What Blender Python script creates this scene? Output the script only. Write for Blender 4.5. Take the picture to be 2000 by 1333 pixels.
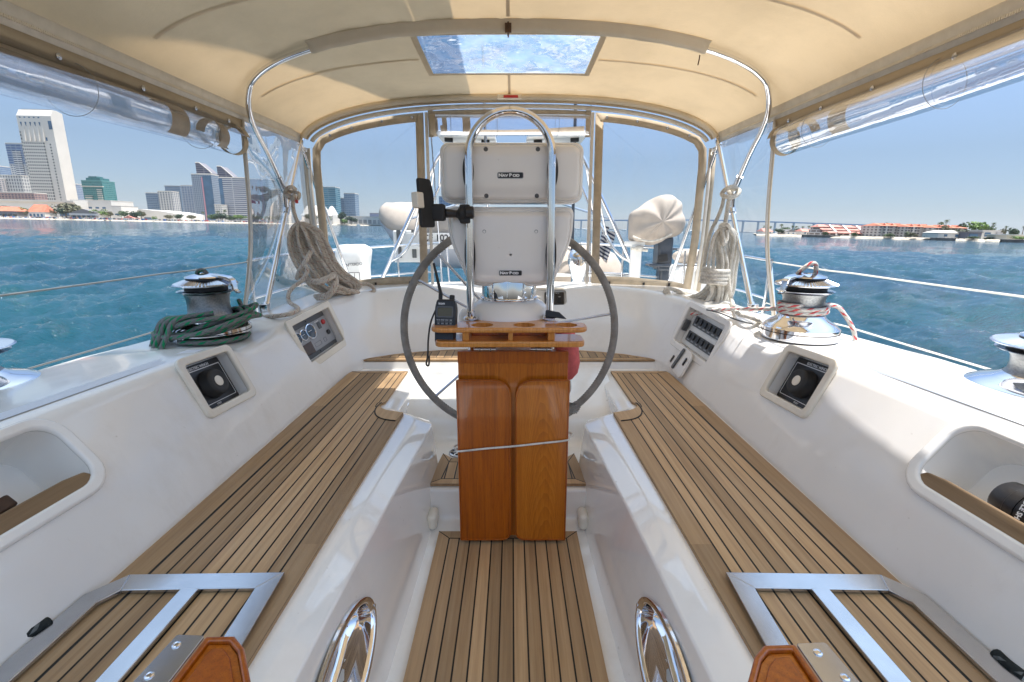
import bpy, bmesh, math, random
from mathutils import Vector, Matrix, Euler
import numpy as np
R = math.radians
sc = bpy.context.scene
for o in list(bpy.data.objects): bpy.data.objects.remove(o)
COL = sc.collection

# ------------------------------------------------ camera, sky, sun, exposure
F_PX, CX, CY = 920.0, 1000.0, 667.0
PITCH, HEEL = R(13.54), R(-1.17)
CAM = Vector((0.018, 0.0, 2.0))
cam_d = bpy.data.cameras.new('camera'); cam = bpy.data.objects.new('camera', cam_d); COL.objects.link(cam)
cam_d.sensor_width = 36; cam_d.lens = F_PX / 2000 * 36; cam_d.clip_start = 0.02; cam_d.clip_end = 60000
sc.camera = cam
HM = Matrix.Translation(CAM) @ Matrix.Rotation(HEEL, 4, 'Y') @ Matrix.Translation(-CAM)   # the boat heels a little
cam.matrix_world = HM @ (Matrix.Translation(CAM) @ Matrix.Rotation(R(90) - PITCH, 4, 'X'))
SUN_EL, SUN_AZ = R(75.5), R(84)          # azimuth measured from +Y towards +X
world = bpy.data.worlds.new('World'); sc.world = world; world.use_nodes = True
wn = world.node_tree; wn.nodes.clear()
sky = wn.nodes.new('ShaderNodeTexSky'); sky.sky_type = 'NISHITA'; sky.sun_disc = False
sky.sun_elevation = SUN_EL; sky.sun_rotation = SUN_AZ; sky.air_density = 1.0; sky.dust_density = 0.0; sky.ozone_density = 1.2
bg = wn.nodes.new('ShaderNodeBackground'); bg.inputs[1].default_value = 0.15
wo = wn.nodes.new('ShaderNodeOutputWorld')
tcw = wn.nodes.new('ShaderNodeTexCoord'); spw = wn.nodes.new('ShaderNodeSeparateXYZ'); wn.links.new(tcw.outputs['Generated'], spw.inputs[0])
rw = wn.nodes.new('ShaderNodeValToRGB'); wn.links.new(spw.outputs[2], rw.inputs[0])          # sea air: the pale band at the horizon is blue, not yellow
while len(rw.color_ramp.elements) < 4: rw.color_ramp.elements.new(.5)
for k_, (p_, c_) in enumerate(((0.0, (.096, .110, .157, 1)), (.13, (.164, .166, .184, 1)), (.38, (.42, .40, .40, 1)), (.7, (1.50, 1.12, .73, 1)))): rw.color_ramp.elements[k_].position = p_; rw.color_ramp.elements[k_].color = c_
mw = wn.nodes.new('ShaderNodeMix'); mw.data_type = 'RGBA'; mw.blend_type = 'MULTIPLY'; mw.inputs[0].default_value = 1
wn.links.new(sky.outputs[0], mw.inputs[6]); wn.links.new(rw.outputs[0], mw.inputs[7]); wn.links.new(mw.outputs[2], bg.inputs[0]); wn.links.new(bg.outputs[0], wo.inputs[0])
sun_d = bpy.data.lights.new('sun', 'SUN'); sun_d.energy = 2.25; sun_d.angle = R(0.53); sun_d.color = (1.0, 0.95, 0.87)
sun = bpy.data.objects.new('sun', sun_d); COL.objects.link(sun)
sd = Vector((math.cos(SUN_EL) * math.sin(SUN_AZ), math.cos(SUN_EL) * math.cos(SUN_AZ), math.sin(SUN_EL)))
sun.rotation_euler = sd.to_track_quat('Z', 'Y').to_euler(); sun.location = sd * 50
sc.view_settings.view_transform = 'Standard'; sc.view_settings.look = 'None'
sc.view_settings.gamma = 1.0; sc.view_settings.use_curve_mapping = False
sc.view_settings.exposure = 2.0
sc.render.engine = 'CYCLES'
cy = sc.cycles
cy.use_denoising = True
try: cy.denoiser = 'OPENIMAGEDENOISE'
except Exception: pass
cy.max_bounces = 12; cy.diffuse_bounces = 6; cy.glossy_bounces = 6; cy.transmission_bounces = 8; cy.transparent_max_bounces = 24
cy.caustics_reflective = False; cy.caustics_refractive = False; cy.sample_clamp_indirect = 8.0

# ------------------------------------------------ photo pixel -> ray in the boat frame (used for measuring real positions)
def ray(px, py):
    u, v = (px - CX) / F_PX, (py - CY) / F_PX
    s, c = math.sin(PITCH), math.cos(PITCH)
    return Vector((u, c - v * s, -s - v * c))
def P(px, py, x=None, y=None, z=None):
    d = ray(px, py)
    t = (x - CAM.x) / d.x if x is not None else (y - CAM.y) / d.y if y is not None else (z - CAM.z) / d.z
    return CAM + d * t

# ------------------------------------------------ things, parts, labels
BOAT = []
def tag(o, label=None, cat=None, group=None, kind=None):
    if label: o['label'] = label
    if cat: o['category'] = cat
    if group: o['group'] = group
    if kind: o['kind'] = kind
    return o
def thing(name, label, cat, loc=(0, 0, 0), group=None, boat=True):
    o = bpy.data.objects.new(name, None); COL.objects.link(o); o.location = loc; o.empty_display_size = 0.1
    tag(o, label, cat, group)
    if boat: BOAT.append(o)
    return o
def copy_tree(o, parent=None):
    c = o.copy(); COL.objects.link(c); c.parent = parent
    if parent is not None: c.matrix_parent_inverse = o.matrix_parent_inverse.copy()
    for ch in [q for q in bpy.data.objects if q.parent == o]: copy_tree(ch, c)
    return c

def frame(o, x, y):
    """matrix whose local axes are x, y and x cross y, at o"""
    x = Vector(x).normalized(); y = Vector(y); y = (y - x * y.dot(x)).normalized(); z = x.cross(y)
    m = Matrix((x, y, z)).transposed().to_4x4(); m.translation = Vector(o); return m

class MB:
    def __init__(s): s.v = []; s.f = []; s.m = []; s.t = []; s.uv = {}; s.mat = 0; s.tone = 0.5
    def add(s, vs, fs, uvs=None):
        n = len(s.v); s.v += [tuple(v) for v in vs]
        for i, f in enumerate(fs):
            if uvs: s.uv[len(s.f)] = uvs[i]
            s.f.append([n + k for k in f]); s.m.append(s.mat); s.t.append(s.tone)
        return s
    def box(s, c, d, M=None):
        c = Vector(c); h = Vector(d) / 2
        vs = [c + Vector((sx * h.x, sy * h.y, sz * h.z)) for sz in (-1, 1) for sy in (-1, 1) for sx in (-1, 1)]
        if M: vs = [M @ v for v in vs]
        return s.add(vs, [(0, 2, 3, 1), (4, 5, 7, 6), (0, 1, 5, 4), (2, 6, 7, 3), (0, 4, 6, 2), (1, 3, 7, 5)])
    def tube(s, pts, r, seg=10, closed=False, caps=True):
        pts = [Vector(p) for p in pts]; n = len(pts)
        rr = r if isinstance(r, (list, tuple)) else [r] * n
        T = []
        for i in range(n):
            a = pts[(i - 1) % n] if closed or i > 0 else pts[i]; b = pts[(i + 1) % n] if closed or i < n - 1 else pts[i]
            d = b - a; T.append(d.normalized() if d.length > 1e-9 else Vector((0, 0, 1)))
        ref = Vector((0, 0, 1)) if abs(T[0].z) < .9 else Vector((1, 0, 0))
        N = (ref - T[0] * ref.dot(T[0])).normalized(); vs = []; L = [0]
        for i in range(n):
            if i: 
                N = N - T[i] * N.dot(T[i]); N = N.normalized() if N.length > 1e-6 else T[i].orthogonal().normalized()
                L.append(L[-1] + (pts[i] - pts[i - 1]).length)
            B = T[i].cross(N)
            for k in range(seg):
                a = 2 * math.pi * k / seg; vs.append(pts[i] + (N * math.cos(a) + B * math.sin(a)) * rr[i])
        fs = []; us = []
        for i in range(n if closed else n - 1):
            j = (i + 1) % n; l2 = L[j] if j else L[-1] + (pts[0] - pts[-1]).length
            for k in range(seg):
                k2 = (k + 1) % seg
                fs.append((i * seg + k, i * seg + k2, j * seg + k2, j * seg + k))
                us.append(((k / seg, L[i]), ((k + 1) / seg, L[i]), ((k + 1) / seg, l2), (k / seg, l2)))
        if caps and not closed:
            fs.append(tuple(range(seg - 1, -1, -1))); us.append(tuple((0, 0) for _ in range(seg)))
            fs.append(tuple((n - 1) * seg + k for k in range(seg))); us.append(tuple((0, 0) for _ in range(seg)))
        return s.add(vs, fs, us)
    def lathe(s, prof, seg=32, M=None, cap0=True, cap1=True):
        """profile of (radius, height) turned about local z"""
        M = M or Matrix(); vs = []
        for r, z in prof:
            for k in range(seg):
                a = 2 * math.pi * k / seg; vs.append(M @ Vector((r * math.cos(a), r * math.sin(a), z)))
        fs = []
        for i in range(len(prof) - 1):
            for k in range(seg):
                k2 = (k + 1) % seg; fs.append((i * seg + k, i * seg + k2, (i + 1) * seg + k2, (i + 1) * seg + k))
        if cap0 and prof[0][0] > 1e-6: fs.append(tuple(range(seg - 1, -1, -1)))
        if cap1 and prof[-1][0] > 1e-6: fs.append(tuple((len(prof) - 1) * seg + k for k in range(seg)))
        return s.add(vs, fs)
    def prism(s, out, z0, z1, M=None):
        M = M or Matrix(); n = len(out)
        vs = [M @ Vector((p[0], p[1], z0)) for p in out] + [M @ Vector((p[0], p[1], z1)) for p in out]
        fs = [tuple(range(n - 1, -1, -1)), tuple(range(n, 2 * n))] + [(i, (i + 1) % n, n + (i + 1) % n, n + i) for i in range(n)]
        return s.add(vs, fs)
    def face(s, out, z=0, M=None):
        M = M or Matrix(); return s.add([M @ Vector((p[0], p[1], z)) for p in out], [tuple(range(len(out)))])
    def grid(s, rows, closed_u=False, skip=None):
        nr = len(rows); nc = len(rows[0]); fs = []
        for i in range(nr - 1):
            for j in range(nc if closed_u else nc - 1):
                if skip and skip(i, j): continue
                j2 = (j + 1) % nc; fs.append((i * nc + j, i * nc + j2, (i + 1) * nc + j2, (i + 1) * nc + j))
        return s.add([p for r in rows for p in r], fs)
    def ring(s, outer, inner, z0, z1, M=None):
        """a flat frame between two outlines with the same number of points"""
        M = M or Matrix(); n = len(outer)
        vs = [M @ Vector((p[0], p[1], z)) for z in (z0, z1) for o in (outer, inner) for p in o]; fs = []
        for i in range(n):
            j = (i + 1) % n
            fs += [(2 * n + i, 2 * n + j, 3 * n + j, 3 * n + i), (j, i, n + i, n + j), (i, j, 2 * n + j, 2 * n + i), (n + j, n + i, 3 * n + i, 3 * n + j)]
        return s.add(vs, fs)
    def sphere(s, c, r, seg=16, rings=10, M=None):
        r = Vector((r, r, r)) if not isinstance(r, (tuple, list, Vector)) else Vector(r)
        c = Vector(c); M = M or Matrix(); vs = []; fs = []
        for i in range(1, rings):
            a = math.pi * i / rings
            for k in range(seg):
                b = 2 * math.pi * k / seg
                vs.append(M @ (c + Vector((r.x * math.sin(a) * math.cos(b), r.y * math.sin(a) * math.sin(b), r.z * math.cos(a)))))
        top = len(vs); vs += [M @ (c + Vector((0, 0, r.z))), M @ (c - Vector((0, 0, r.z)))]
        for i in range(rings - 2):
            for k in range(seg):
                k2 = (k + 1) % seg; fs.append((i * seg + k, (i + 1) * seg + k, (i + 1) * seg + k2, i * seg + k2))
        for k in range(seg):
            k2 = (k + 1) % seg; fs.append((top, k, k2)); b = (rings - 2) * seg; fs.append((top + 1, b + k2, b + k))
        return s.add(vs, fs)
    def mesh(s, name, mats, smooth=40):
        me = bpy.data.meshes.new(name); me.from_pydata(s.v, [], s.f)
        for m in (mats if isinstance(mats, (list, tuple)) else [mats]): me.materials.append(m)
        me.polygons.foreach_set('material_index', s.m)
        a = me.attributes.new('tone', 'FLOAT', 'FACE'); a.data.foreach_set('value', s.t)
        if s.uv:
            ul = me.uv_layers.new(name='UVMap')
            for p in me.polygons:
                u = s.uv.get(p.index)
                if u:
                    for q, li in enumerate(p.loop_indices): ul.data[li].uv = u[q]
        if smooth:
            me.shade_smooth(); me.set_sharp_from_angle(angle=R(smooth))
        else: me.shade_flat()
        me.update(); return me
    def build(s, name, mats, parent=None, smooth=40, bevel=0, bseg=2, boat=True, solid=0, label=None):
        me = s.mesh(name, mats, smooth)
        o = bpy.data.objects.new(name, me); COL.objects.link(o)
        if parent: 
            o.parent = parent; p = parent; off = Vector((0, 0, 0))
            while p: off += p.location; p = p.parent
            me.transform(Matrix.Translation(-off))
        elif boat: BOAT.append(o)
        if solid:
            m = o.modifiers.new('thick', 'SOLIDIFY'); m.thickness = solid; m.offset = 0
        if bevel:
            m = o.modifiers.new('round', 'BEVEL'); m.width = bevel; m.segments = bseg; m.limit_method = 'ANGLE'; m.angle_limit = R(35); m.harden_normals = False
            o.modifiers.new('normals', 'WEIGHTED_NORMAL').keep_sharp = True
        if label: o['label'] = label
        return o

def world_built(mb, name, mats, **k): return mb.build(name, mats, boat=False, **k)

def rrect(w, h, r, n=5, cx=0, cy=0):
    o = []
    for sx, sy, a0 in ((1, 1, 0), (-1, 1, 90), (-1, -1, 180), (1, -1, 270)):
        for k in range(n + 1):
            a = R(a0 + 90 * k / n); o.append((cx + sx * (w / 2 - r) + r * math.cos(a), cy + sy * (h / 2 - r) + r * math.sin(a)))
    return o
def catmull(pts, n=8, closed=False):
    pts = [Vector(p) for p in pts]; N = len(pts); out = []
    for i in range(N if closed else N - 1):
        if closed: p0, p1, p2, p3 = pts[(i - 1) % N], pts[i], pts[(i + 1) % N], pts[(i + 2) % N]
        else: p1, p2 = pts[i], pts[i + 1]; p0 = pts[i - 1] if i else p1 * 2 - p2; p3 = pts[i + 2] if i + 2 < N else p2 * 2 - p1
        for k in range(n):
            t = k / n; out.append(0.5 * ((2 * p1) + (p2 - p0) * t + (2 * p0 - 5 * p1 + 4 * p2 - p3) * t * t + (3 * p1 - p0 - 3 * p2 + p3) * t ** 3))
    if not closed: out.append(pts[-1])
    return out
def fillet(poly, radii, n=4, closed=False):
    """round the corners of a polyline of Vectors"""
    out = []; N = len(poly)
    for i, p in enumerate(poly):
        r = radii[i] if isinstance(radii, (list, tuple)) else radii
        if (not closed and i in (0, N - 1)) or r <= 0: out.append(Vector(p)); continue
        a = Vector(poly[i - 1]) - Vector(p); b = Vector(poly[(i + 1) % N]) - Vector(p)
        p = Vector(p); r1 = min(r, a.length * .45, b.length * .45); A = p + a.normalized() * r1; B = p + b.normalized() * r1
        for k in range(n + 1):
            t = k / n; out.append(A * (1 - t) ** 2 + p * 2 * t * (1 - t) + B * t * t)
    return out
def text(name, body, size, M, mat, parent, ext=0.0006, boat=True, bold=0.0):
    cu = bpy.data.curves.new('t', 'FONT'); cu.body = body; cu.size = size; cu.extrude = ext; cu.align_x = 'CENTER'; cu.align_y = 'CENTER'; cu.offset = bold; cu.resolution_u = 3
    o = bpy.data.objects.new('t', cu); COL.objects.link(o); bpy.context.view_layer.update()
    me = bpy.data.meshes.new_from_object(o.evaluated_get(bpy.context.evaluated_depsgraph_get()))
    bpy.data.objects.remove(o); bpy.data.curves.remove(cu); me.name = name
    off = Vector((0, 0, 0)); p = parent
    while p: off += p.location; p = p.parent
    me.transform(Matrix.Translation(-off) @ M); me.materials.clear(); me.materials.append(mat)
    q = bpy.data.objects.new(name, me); COL.objects.link(q); q.parent = parent
    return q
def cut(target, cutters):
    """carve real recesses: boolean difference, applied to the mesh"""
    for cme in cutters:
        co = bpy.data.objects.new('c', cme); COL.objects.link(co)
        m = target.modifiers.new('b', 'BOOLEAN'); m.operation = 'DIFFERENCE'; m.solver = 'EXACT'; m.object = co
        bpy.context.view_layer.update()
        me = bpy.data.meshes.new_from_object(target.evaluated_get(bpy.context.evaluated_depsgraph_get()))
        target.modifiers.clear(); old = target.data; target.data = me; bpy.data.objects.remove(co)
    me = target.data; me.shade_smooth(); me.set_sharp_from_angle(angle=R(35)); target.modifiers.new('normals', 'WEIGHTED_NORMAL').keep_sharp = True

# ------------------------------------------------ materials
def nmat(name):
    m = bpy.data.materials.new(name); m.use_nodes = True; nt = m.node_tree; b = nt.nodes['Principled BSDF']
    return m, nt, b
def N(nt, typ, **k):
    n = nt.nodes.new(typ)
    for a, v in k.items():
        if a.startswith('i_'): n.inputs[int(a[2:]) if a[2:].isdigit() else a[2:].replace('_', ' ')].default_value = v
        else: setattr(n, a, v)
    return n
def L(nt, a, b): nt.links.new(a, b)
def ramp(nt, fac, stops):
    r = nt.nodes.new('ShaderNodeValToRGB'); e = r.color_ramp.elements
    while len(e) < len(stops): e.new(0.5)
    for q, (p, c) in zip(e, stops): q.position = p; q.color = (*c, 1) if len(c) == 3 else c
    L(nt, fac, r.inputs[0]); return r.outputs[0]
def math_(nt, op, a, b=None, c=None):
    n = N(nt, 'ShaderNodeMath', operation=op)
    for i, v in enumerate((a, b, c)):
        if v is None: continue
        if isinstance(v, (int, float)): n.inputs[i].default_value = v
        else: L(nt, v, n.inputs[i])
    return n.outputs[0]
def mix(nt, f, a, b, mode='MIX'):
    n = N(nt, 'ShaderNodeMix', data_type='RGBA', blend_type=mode)
    for s, v in ((n.inputs[0], f), (n.inputs[6], a), (n.inputs[7], b)):
        if isinstance(v, (int, float)): s.default_value = v
        elif isinstance(v, tuple): s.default_value = (*v, 1) if len(v) == 3 else v
        else: L(nt, v, s)
    return n.outputs[2]
def coords(nt, scale=(1, 1, 1), out='Object', rot=(0, 0, 0)):
    tc = N(nt, 'ShaderNodeTexCoord'); mp = N(nt, 'ShaderNodeMapping'); mp.inputs['Scale'].default_value = scale; mp.inputs['Rotation'].default_value = rot
    L(nt, tc.outputs[out], mp.inputs[0]); return mp.outputs[0]
def noise(nt, vec, s, det=4, rough=.55): 
    n = N(nt, 'ShaderNodeTexNoise'); n.inputs['Scale'].default_value = s; n.inputs['Detail'].default_value = det; n.inputs['Roughness'].default_value = rough
    if vec is not None: L(nt, vec, n.inputs['Vector'])
    return n.outputs[0]
def bump(nt, b, h, strength=.3, dist=.01):
    n = N(nt, 'ShaderNodeBump'); n.inputs['Strength'].default_value = strength; n.inputs['Distance'].default_value = dist
    L(nt, h, n.inputs['Height']); L(nt, n.outputs[0], b.inputs['Normal']); return n
def simple(name, col, rough=.5, metal=0, coat=0, var=.08, vs=6, bmp=0, bs=200, spec=.5):
    m, nt, b = nmat(name); v = coords(nt)
    n = noise(nt, v, vs, 5)
    c = tuple(max(0, x * (1 - var)) for x in col), tuple(min(1, x * (1 + var)) for x in col)
    L(nt, ramp(nt, n, [(.3, c[0]), (.7, c[1])]), b.inputs['Base Color'])
    b.inputs['Metallic'].default_value = metal; b.inputs['Coat Weight'].default_value = coat; b.inputs['Coat Roughness'].default_value = .04
    b.inputs['Specular IOR Level'].default_value = spec
    r = N(nt, 'ShaderNodeMapRange'); r.inputs['To Min'].default_value = rough * .8; r.inputs['To Max'].default_value = min(1, rough * 1.2); L(nt, noise(nt, v, vs * 3, 3), r.inputs[0]); L(nt, r.outputs[0], b.inputs['Roughness'])
    if bmp: bump(nt, b, noise(nt, v, bs, 3), bmp, .002)
    return m
M_ = {}
M_['gel'] = simple('white_gelcoat', (.87, .845, .805), .22, coat=.5, var=.025, vs=3)
M_['gel_bench'] = simple('polished_gelcoat', (.87, .84, .80), .06, coat=1.0, var=.02, vs=3)
M_['cream'] = simple('cream_gelcoat', (.80, .74, .63), .22, coat=.3, var=.04, vs=5)
M_['chrome'] = simple('polished_steel', (.80, .80, .82), .05, metal=1, var=.03)
M_['steel'] = simple('satin_steel', (.54, .57, .63), .18, metal=1, var=.08, vs=9)
M_['drum'] = simple('knurled_drum', (.30, .315, .33), .34, metal=1, var=.22, vs=120, bmp=.8, bs=160)
M_['black'] = simple('black_plastic', (.018, .018, .02), .38, var=.2)
M_['rubber'] = simple('black_rubber', (.02, .02, .021), .6, var=.2)
M_['caulk'] = simple('black_caulk', (.012, .012, .012), .6, var=.2, vs=30)
M_['pod'] = simple('pod_plastic', (.86, .835, .80), .2, coat=.4, var=.02)
M_['white'] = simple('white_paint', (.80, .80, .79), .35, var=.03)
M_['lettering'] = simple('white_lettering', (.8, .8, .8), .5, var=.02)
M_['dark_letter'] = simple('dark_lettering', (.05, .05, .06), .5, var=.02)
M_['tan'] = simple('tan_canvas_trim', (.49, .41, .31), .85, var=.16, vs=14, bmp=.35, bs=500)
M_['webbing'] = simple('white_webbing', (.72, .68, .62), .75, var=.08, vs=20, bmp=.4, bs=420)
M_['red'] = simple('red_plastic', (.5, .03, .03), .4)
M_['grey'] = simple('grey_panel', (.33, .34, .36), .45, var=.06)
M_['dkgrey'] = simple('dark_grey', (.10, .105, .11), .45, var=.1)
M_['redcloth'] = simple('red_cloth', (.62, .13, .12), .9, var=.25, vs=25, bmp=.5, bs=250)
M_['cover'] = simple('beige_cover', (.47, .405, .35), .9, var=.10, vs=7, bmp=.7, bs=9)
M_['hypalon'] = simple('grey_hypalon', (.42, .45, .52), .5, var=.05)
M_['navy'] = simple('navy_plastic', (.015, .03, .12), .3, coat=.3)
M_['outboard_grey'] = simple('dark_outboard_paint', (.05, .065, .09), .3, coat=.3)
M_['brown'] = simple('brown_leather', (.07, .035, .02), .5, var=.3, vs=20)

def weather(m, amount=.35, spot=(.50, .43, .33)):
    nt = m.node_tree; b = nt.nodes['Principled BSDF']; old = b.inputs['Base Color'].links[0].from_socket; v = coords(nt, (1, 1, .35))
    g = ramp(nt, noise(nt, v, 2.4, 9, .72), [(.52, (0, 0, 0)), (.82, (amount, amount, amount))]); sp = ramp(nt, noise(nt, coords(nt), 38, 2, .5), [(.74, (0, 0, 0)), (.80, (.35, .35, .35))])
    c = mix(nt, g, old, spot); c = mix(nt, sp, c, tuple(x * .75 for x in spot)); L(nt, c, b.inputs['Base Color'])
    bump(nt, b, noise(nt, coords(nt), 3.2, 2, .4), .10, .012)
weather(M_['gel']); weather(M_['gel_bench'], .22); weather(M_['cream'], .5, (.55, .42, .25)); weather(M_['pod'], .15)
def teak_mat():
    m, nt, b = nmat('weathered_teak')
    v = coords(nt, (60, 1.6, 60)); v2 = coords(nt, (1, 1, 1)); v3 = coords(nt, (170, 5, 170))
    at = N(nt, 'ShaderNodeAttribute', attribute_name='tone')
    off = N(nt, 'ShaderNodeVectorMath', operation='MULTIPLY_ADD'); off.inputs[1].default_value = (37, 53, 11)
    cb = N(nt, 'ShaderNodeCombineXYZ')
    for i in range(3): L(nt, at.outputs['Fac'], cb.inputs[i])
    L(nt, cb.outputs[0], off.inputs[0]); L(nt, v, off.inputs[2])
    g = noise(nt, off.outputs[0], 1.0, 6, .65); fine = noise(nt, v3, 1.0, 3, .6); big = noise(nt, v2, 2.6, 4)
    c = ramp(nt, g, [(.25, (.30, .165, .072)), (.5, (.47, .29, .14)), (.75, (.58, .39, .215))])
    c = mix(nt, math_(nt, 'MULTIPLY', fine, .45), c, (.15, .095, .058))
    c = mix(nt, math_(nt, 'MULTIPLY', big, .5), c, (.40, .325, .25))
    hv = N(nt, 'ShaderNodeHueSaturation'); hv.inputs['Saturation'].default_value = 1.07; L(nt, c, hv.inputs['Color'])
    L(nt, math_(nt, 'ADD', math_(nt, 'MULTIPLY', at.outputs['Fac'], .62), .74), hv.inputs['Value'])
    L(nt, hv.outputs[0], b.inputs['Base Color']); b.inputs['Roughness'].default_value = .6; b.inputs['Specular IOR Level'].default_value = .35
    bump(nt, b, fine, .35, .0015); return m
M_['teak'] = teak_mat()
def varnish_mat(name, dark, mid, light, rings=False, scale=1.0, seed=0.0):
    m, nt, b = nmat(name)
    tc = N(nt, 'ShaderNodeTexCoord'); mp = N(nt, 'ShaderNodeMapping'); mp.inputs['Scale'].default_value = (90 * scale, 90 * scale, 2.6 * scale); mp.inputs['Location'].default_value = (seed, seed, seed)
    L(nt, tc.outputs['Object'], mp.inputs[0])
    g = noise(nt, mp.outputs[0], 1.0, 6, .6)
    mp3 = N(nt, 'ShaderNodeMapping'); mp3.inputs['Scale'].default_value = (500, 500, 22); L(nt, tc.outputs['Object'], mp3.inputs[0]); pores = noise(nt, mp3.outputs[0], 1.0, 2, .6)
    big = N(nt, 'ShaderNodeMapping'); big.inputs['Scale'].default_value = (9, 9, 1.2); L(nt, tc.outputs['Object'], big.inputs[0]); bn = noise(nt, big.outputs[0], 1.0, 3)
    if rings:
        sp = N(nt, 'ShaderNodeSeparateXYZ'); L(nt, tc.outputs['Object'], sp.inputs[0])
        x = math_(nt, 'MULTIPLY', math_(nt, 'SUBTRACT', sp.outputs[0], rings[0]), 8.5); x2 = math_(nt, 'MULTIPLY', x, x)
        k = math_(nt, 'ADD', math_(nt, 'ADD', math_(nt, 'MULTIPLY', sp.outputs[2], -1.0), math_(nt, 'MULTIPLY', x2, -.9)), math_(nt, 'MULTIPLY', bn, .35))
        w = math_(nt, 'FRACT', math_(nt, 'MULTIPLY', k, 16.0)); g = math_(nt, 'ADD', math_(nt, 'MULTIPLY', w, .22), math_(nt, 'MULTIPLY', g, .70))
    c = ramp(nt, g, [(.25, dark), (.5, mid), (.78, light)])
    c = mix(nt, math_(nt, 'MULTIPLY', bn, .5), c, mid)
    c = mix(nt, ramp(nt, pores, [(.52, (0, 0, 0)), (.68, (.6, .6, .6))]), c, dark)
    hv = N(nt, 'ShaderNodeHueSaturation'); hv.inputs['Hue'].default_value = .494; hv.inputs['Saturation'].default_value = 1.05; hv.inputs['Value'].default_value = 1.02; L(nt, c, hv.inputs['Color']); L(nt, hv.outputs[0], b.inputs['Base Color']); b.inputs['Roughness'].default_value = .3; b.inputs['Coat Weight'].default_value = .55; b.inputs['Coat Roughness'].default_value = .05
    return m
M_['varnish'] = varnish_mat('varnished_teak', (.20, .055, .008), (.42, .135, .020), (.56, .22, .042))
M_['varnish_pale'] = varnish_mat('varnished_teak_pale', (.26, .078, .011), (.46, .16, .026), (.57, .235, .048), rings=(.125,), seed=3.0)
M_['varnish_dark'] = varnish_mat('varnished_teak_dark', (.16, .04, .006), (.36, .10, .014), (.47, .165, .028), seed=7.0)
M_['varnish_honey'] = varnish_mat('varnished_teak_honey', (.36, .14, .028), (.60, .28, .075), (.70, .38, .12), seed=5.0)

def rope_mat(name, base, fleck=None, amount=.5, pitch=60, rows=5, dirt=(.30, .26, .2)):
    m, nt, b = nmat(name)
    tc = N(nt, 'ShaderNodeTexCoord'); sp = N(nt, 'ShaderNodeSeparateXYZ'); L(nt, tc.outputs['UV'], sp.inputs[0])
    a = math_(nt, 'ADD', math_(nt, 'MULTIPLY', sp.outputs[0], 4.0), math_(nt, 'MULTIPLY', sp.outputs[1], pitch))
    d = math_(nt, 'SUBTRACT', math_(nt, 'MULTIPLY', sp.outputs[0], 4.0), math_(nt, 'MULTIPLY', sp.outputs[1], pitch))
    sa = math_(nt, 'ABSOLUTE', math_(nt, 'SINE', math_(nt, 'MULTIPLY', a, math.pi))); sb = math_(nt, 'ABSOLUTE', math_(nt, 'SINE', math_(nt, 'MULTIPLY', d, math.pi)))
    h = math_(nt, 'MULTIPLY', sa, sb)
    v = coords(nt); n = noise(nt, v, 30, 4)
    c = mix(nt, ramp(nt, n, [(.4, (0, 0, 0)), (.8, (.75, .75, .75))]), base, dirt)
    if fleck:
        f = math_(nt, 'MULTIPLY', math_(nt, 'GREATER_THAN', math_(nt, 'FRACT', math_(nt, 'MULTIPLY', a, .5)), 1 - amount), math_(nt, 'GREATER_THAN', math_(nt, 'FRACT', math_(nt, 'ADD', math_(nt, 'MULTIPLY', sp.outputs[0], 3.0), math_(nt, 'MULTIPLY', sp.outputs[1], 9))), .5))
        c = mix(nt, f, c, fleck)
    c = mix(nt, math_(nt, 'MULTIPLY', math_(nt, 'SUBTRACT', 1, h), .35), c, tuple(x * .45 for x in base))
    L(nt, c, b.inputs['Base Color']); b.inputs['Roughness'].default_value = .85; b.inputs['Specular IOR Level'].default_value = .2
    bump(nt, b, h, .6, .002); return m
M_['rope'] = rope_mat('white_braided_rope', (.80, .76, .69))
M_['rope_grey'] = rope_mat('tan_braided_rope', (.70, .63, .55), (.35, .10, .06), .12, 55)
M_['rope_green'] = rope_mat('grey_green_rope', (.20, .205, .20), (.0, .26, .10), .5, 45, dirt=(.13, .13, .12))
M_['rope_red'] = rope_mat('white_red_rope', (.74, .72, .69), (.62, .02, .03), .42, 45)
M_['rope_black'] = rope_mat('black_rope', (.03, .035, .035), (.16, .17, .17), .3, 60, dirt=(.01, .01, .01))

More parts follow.
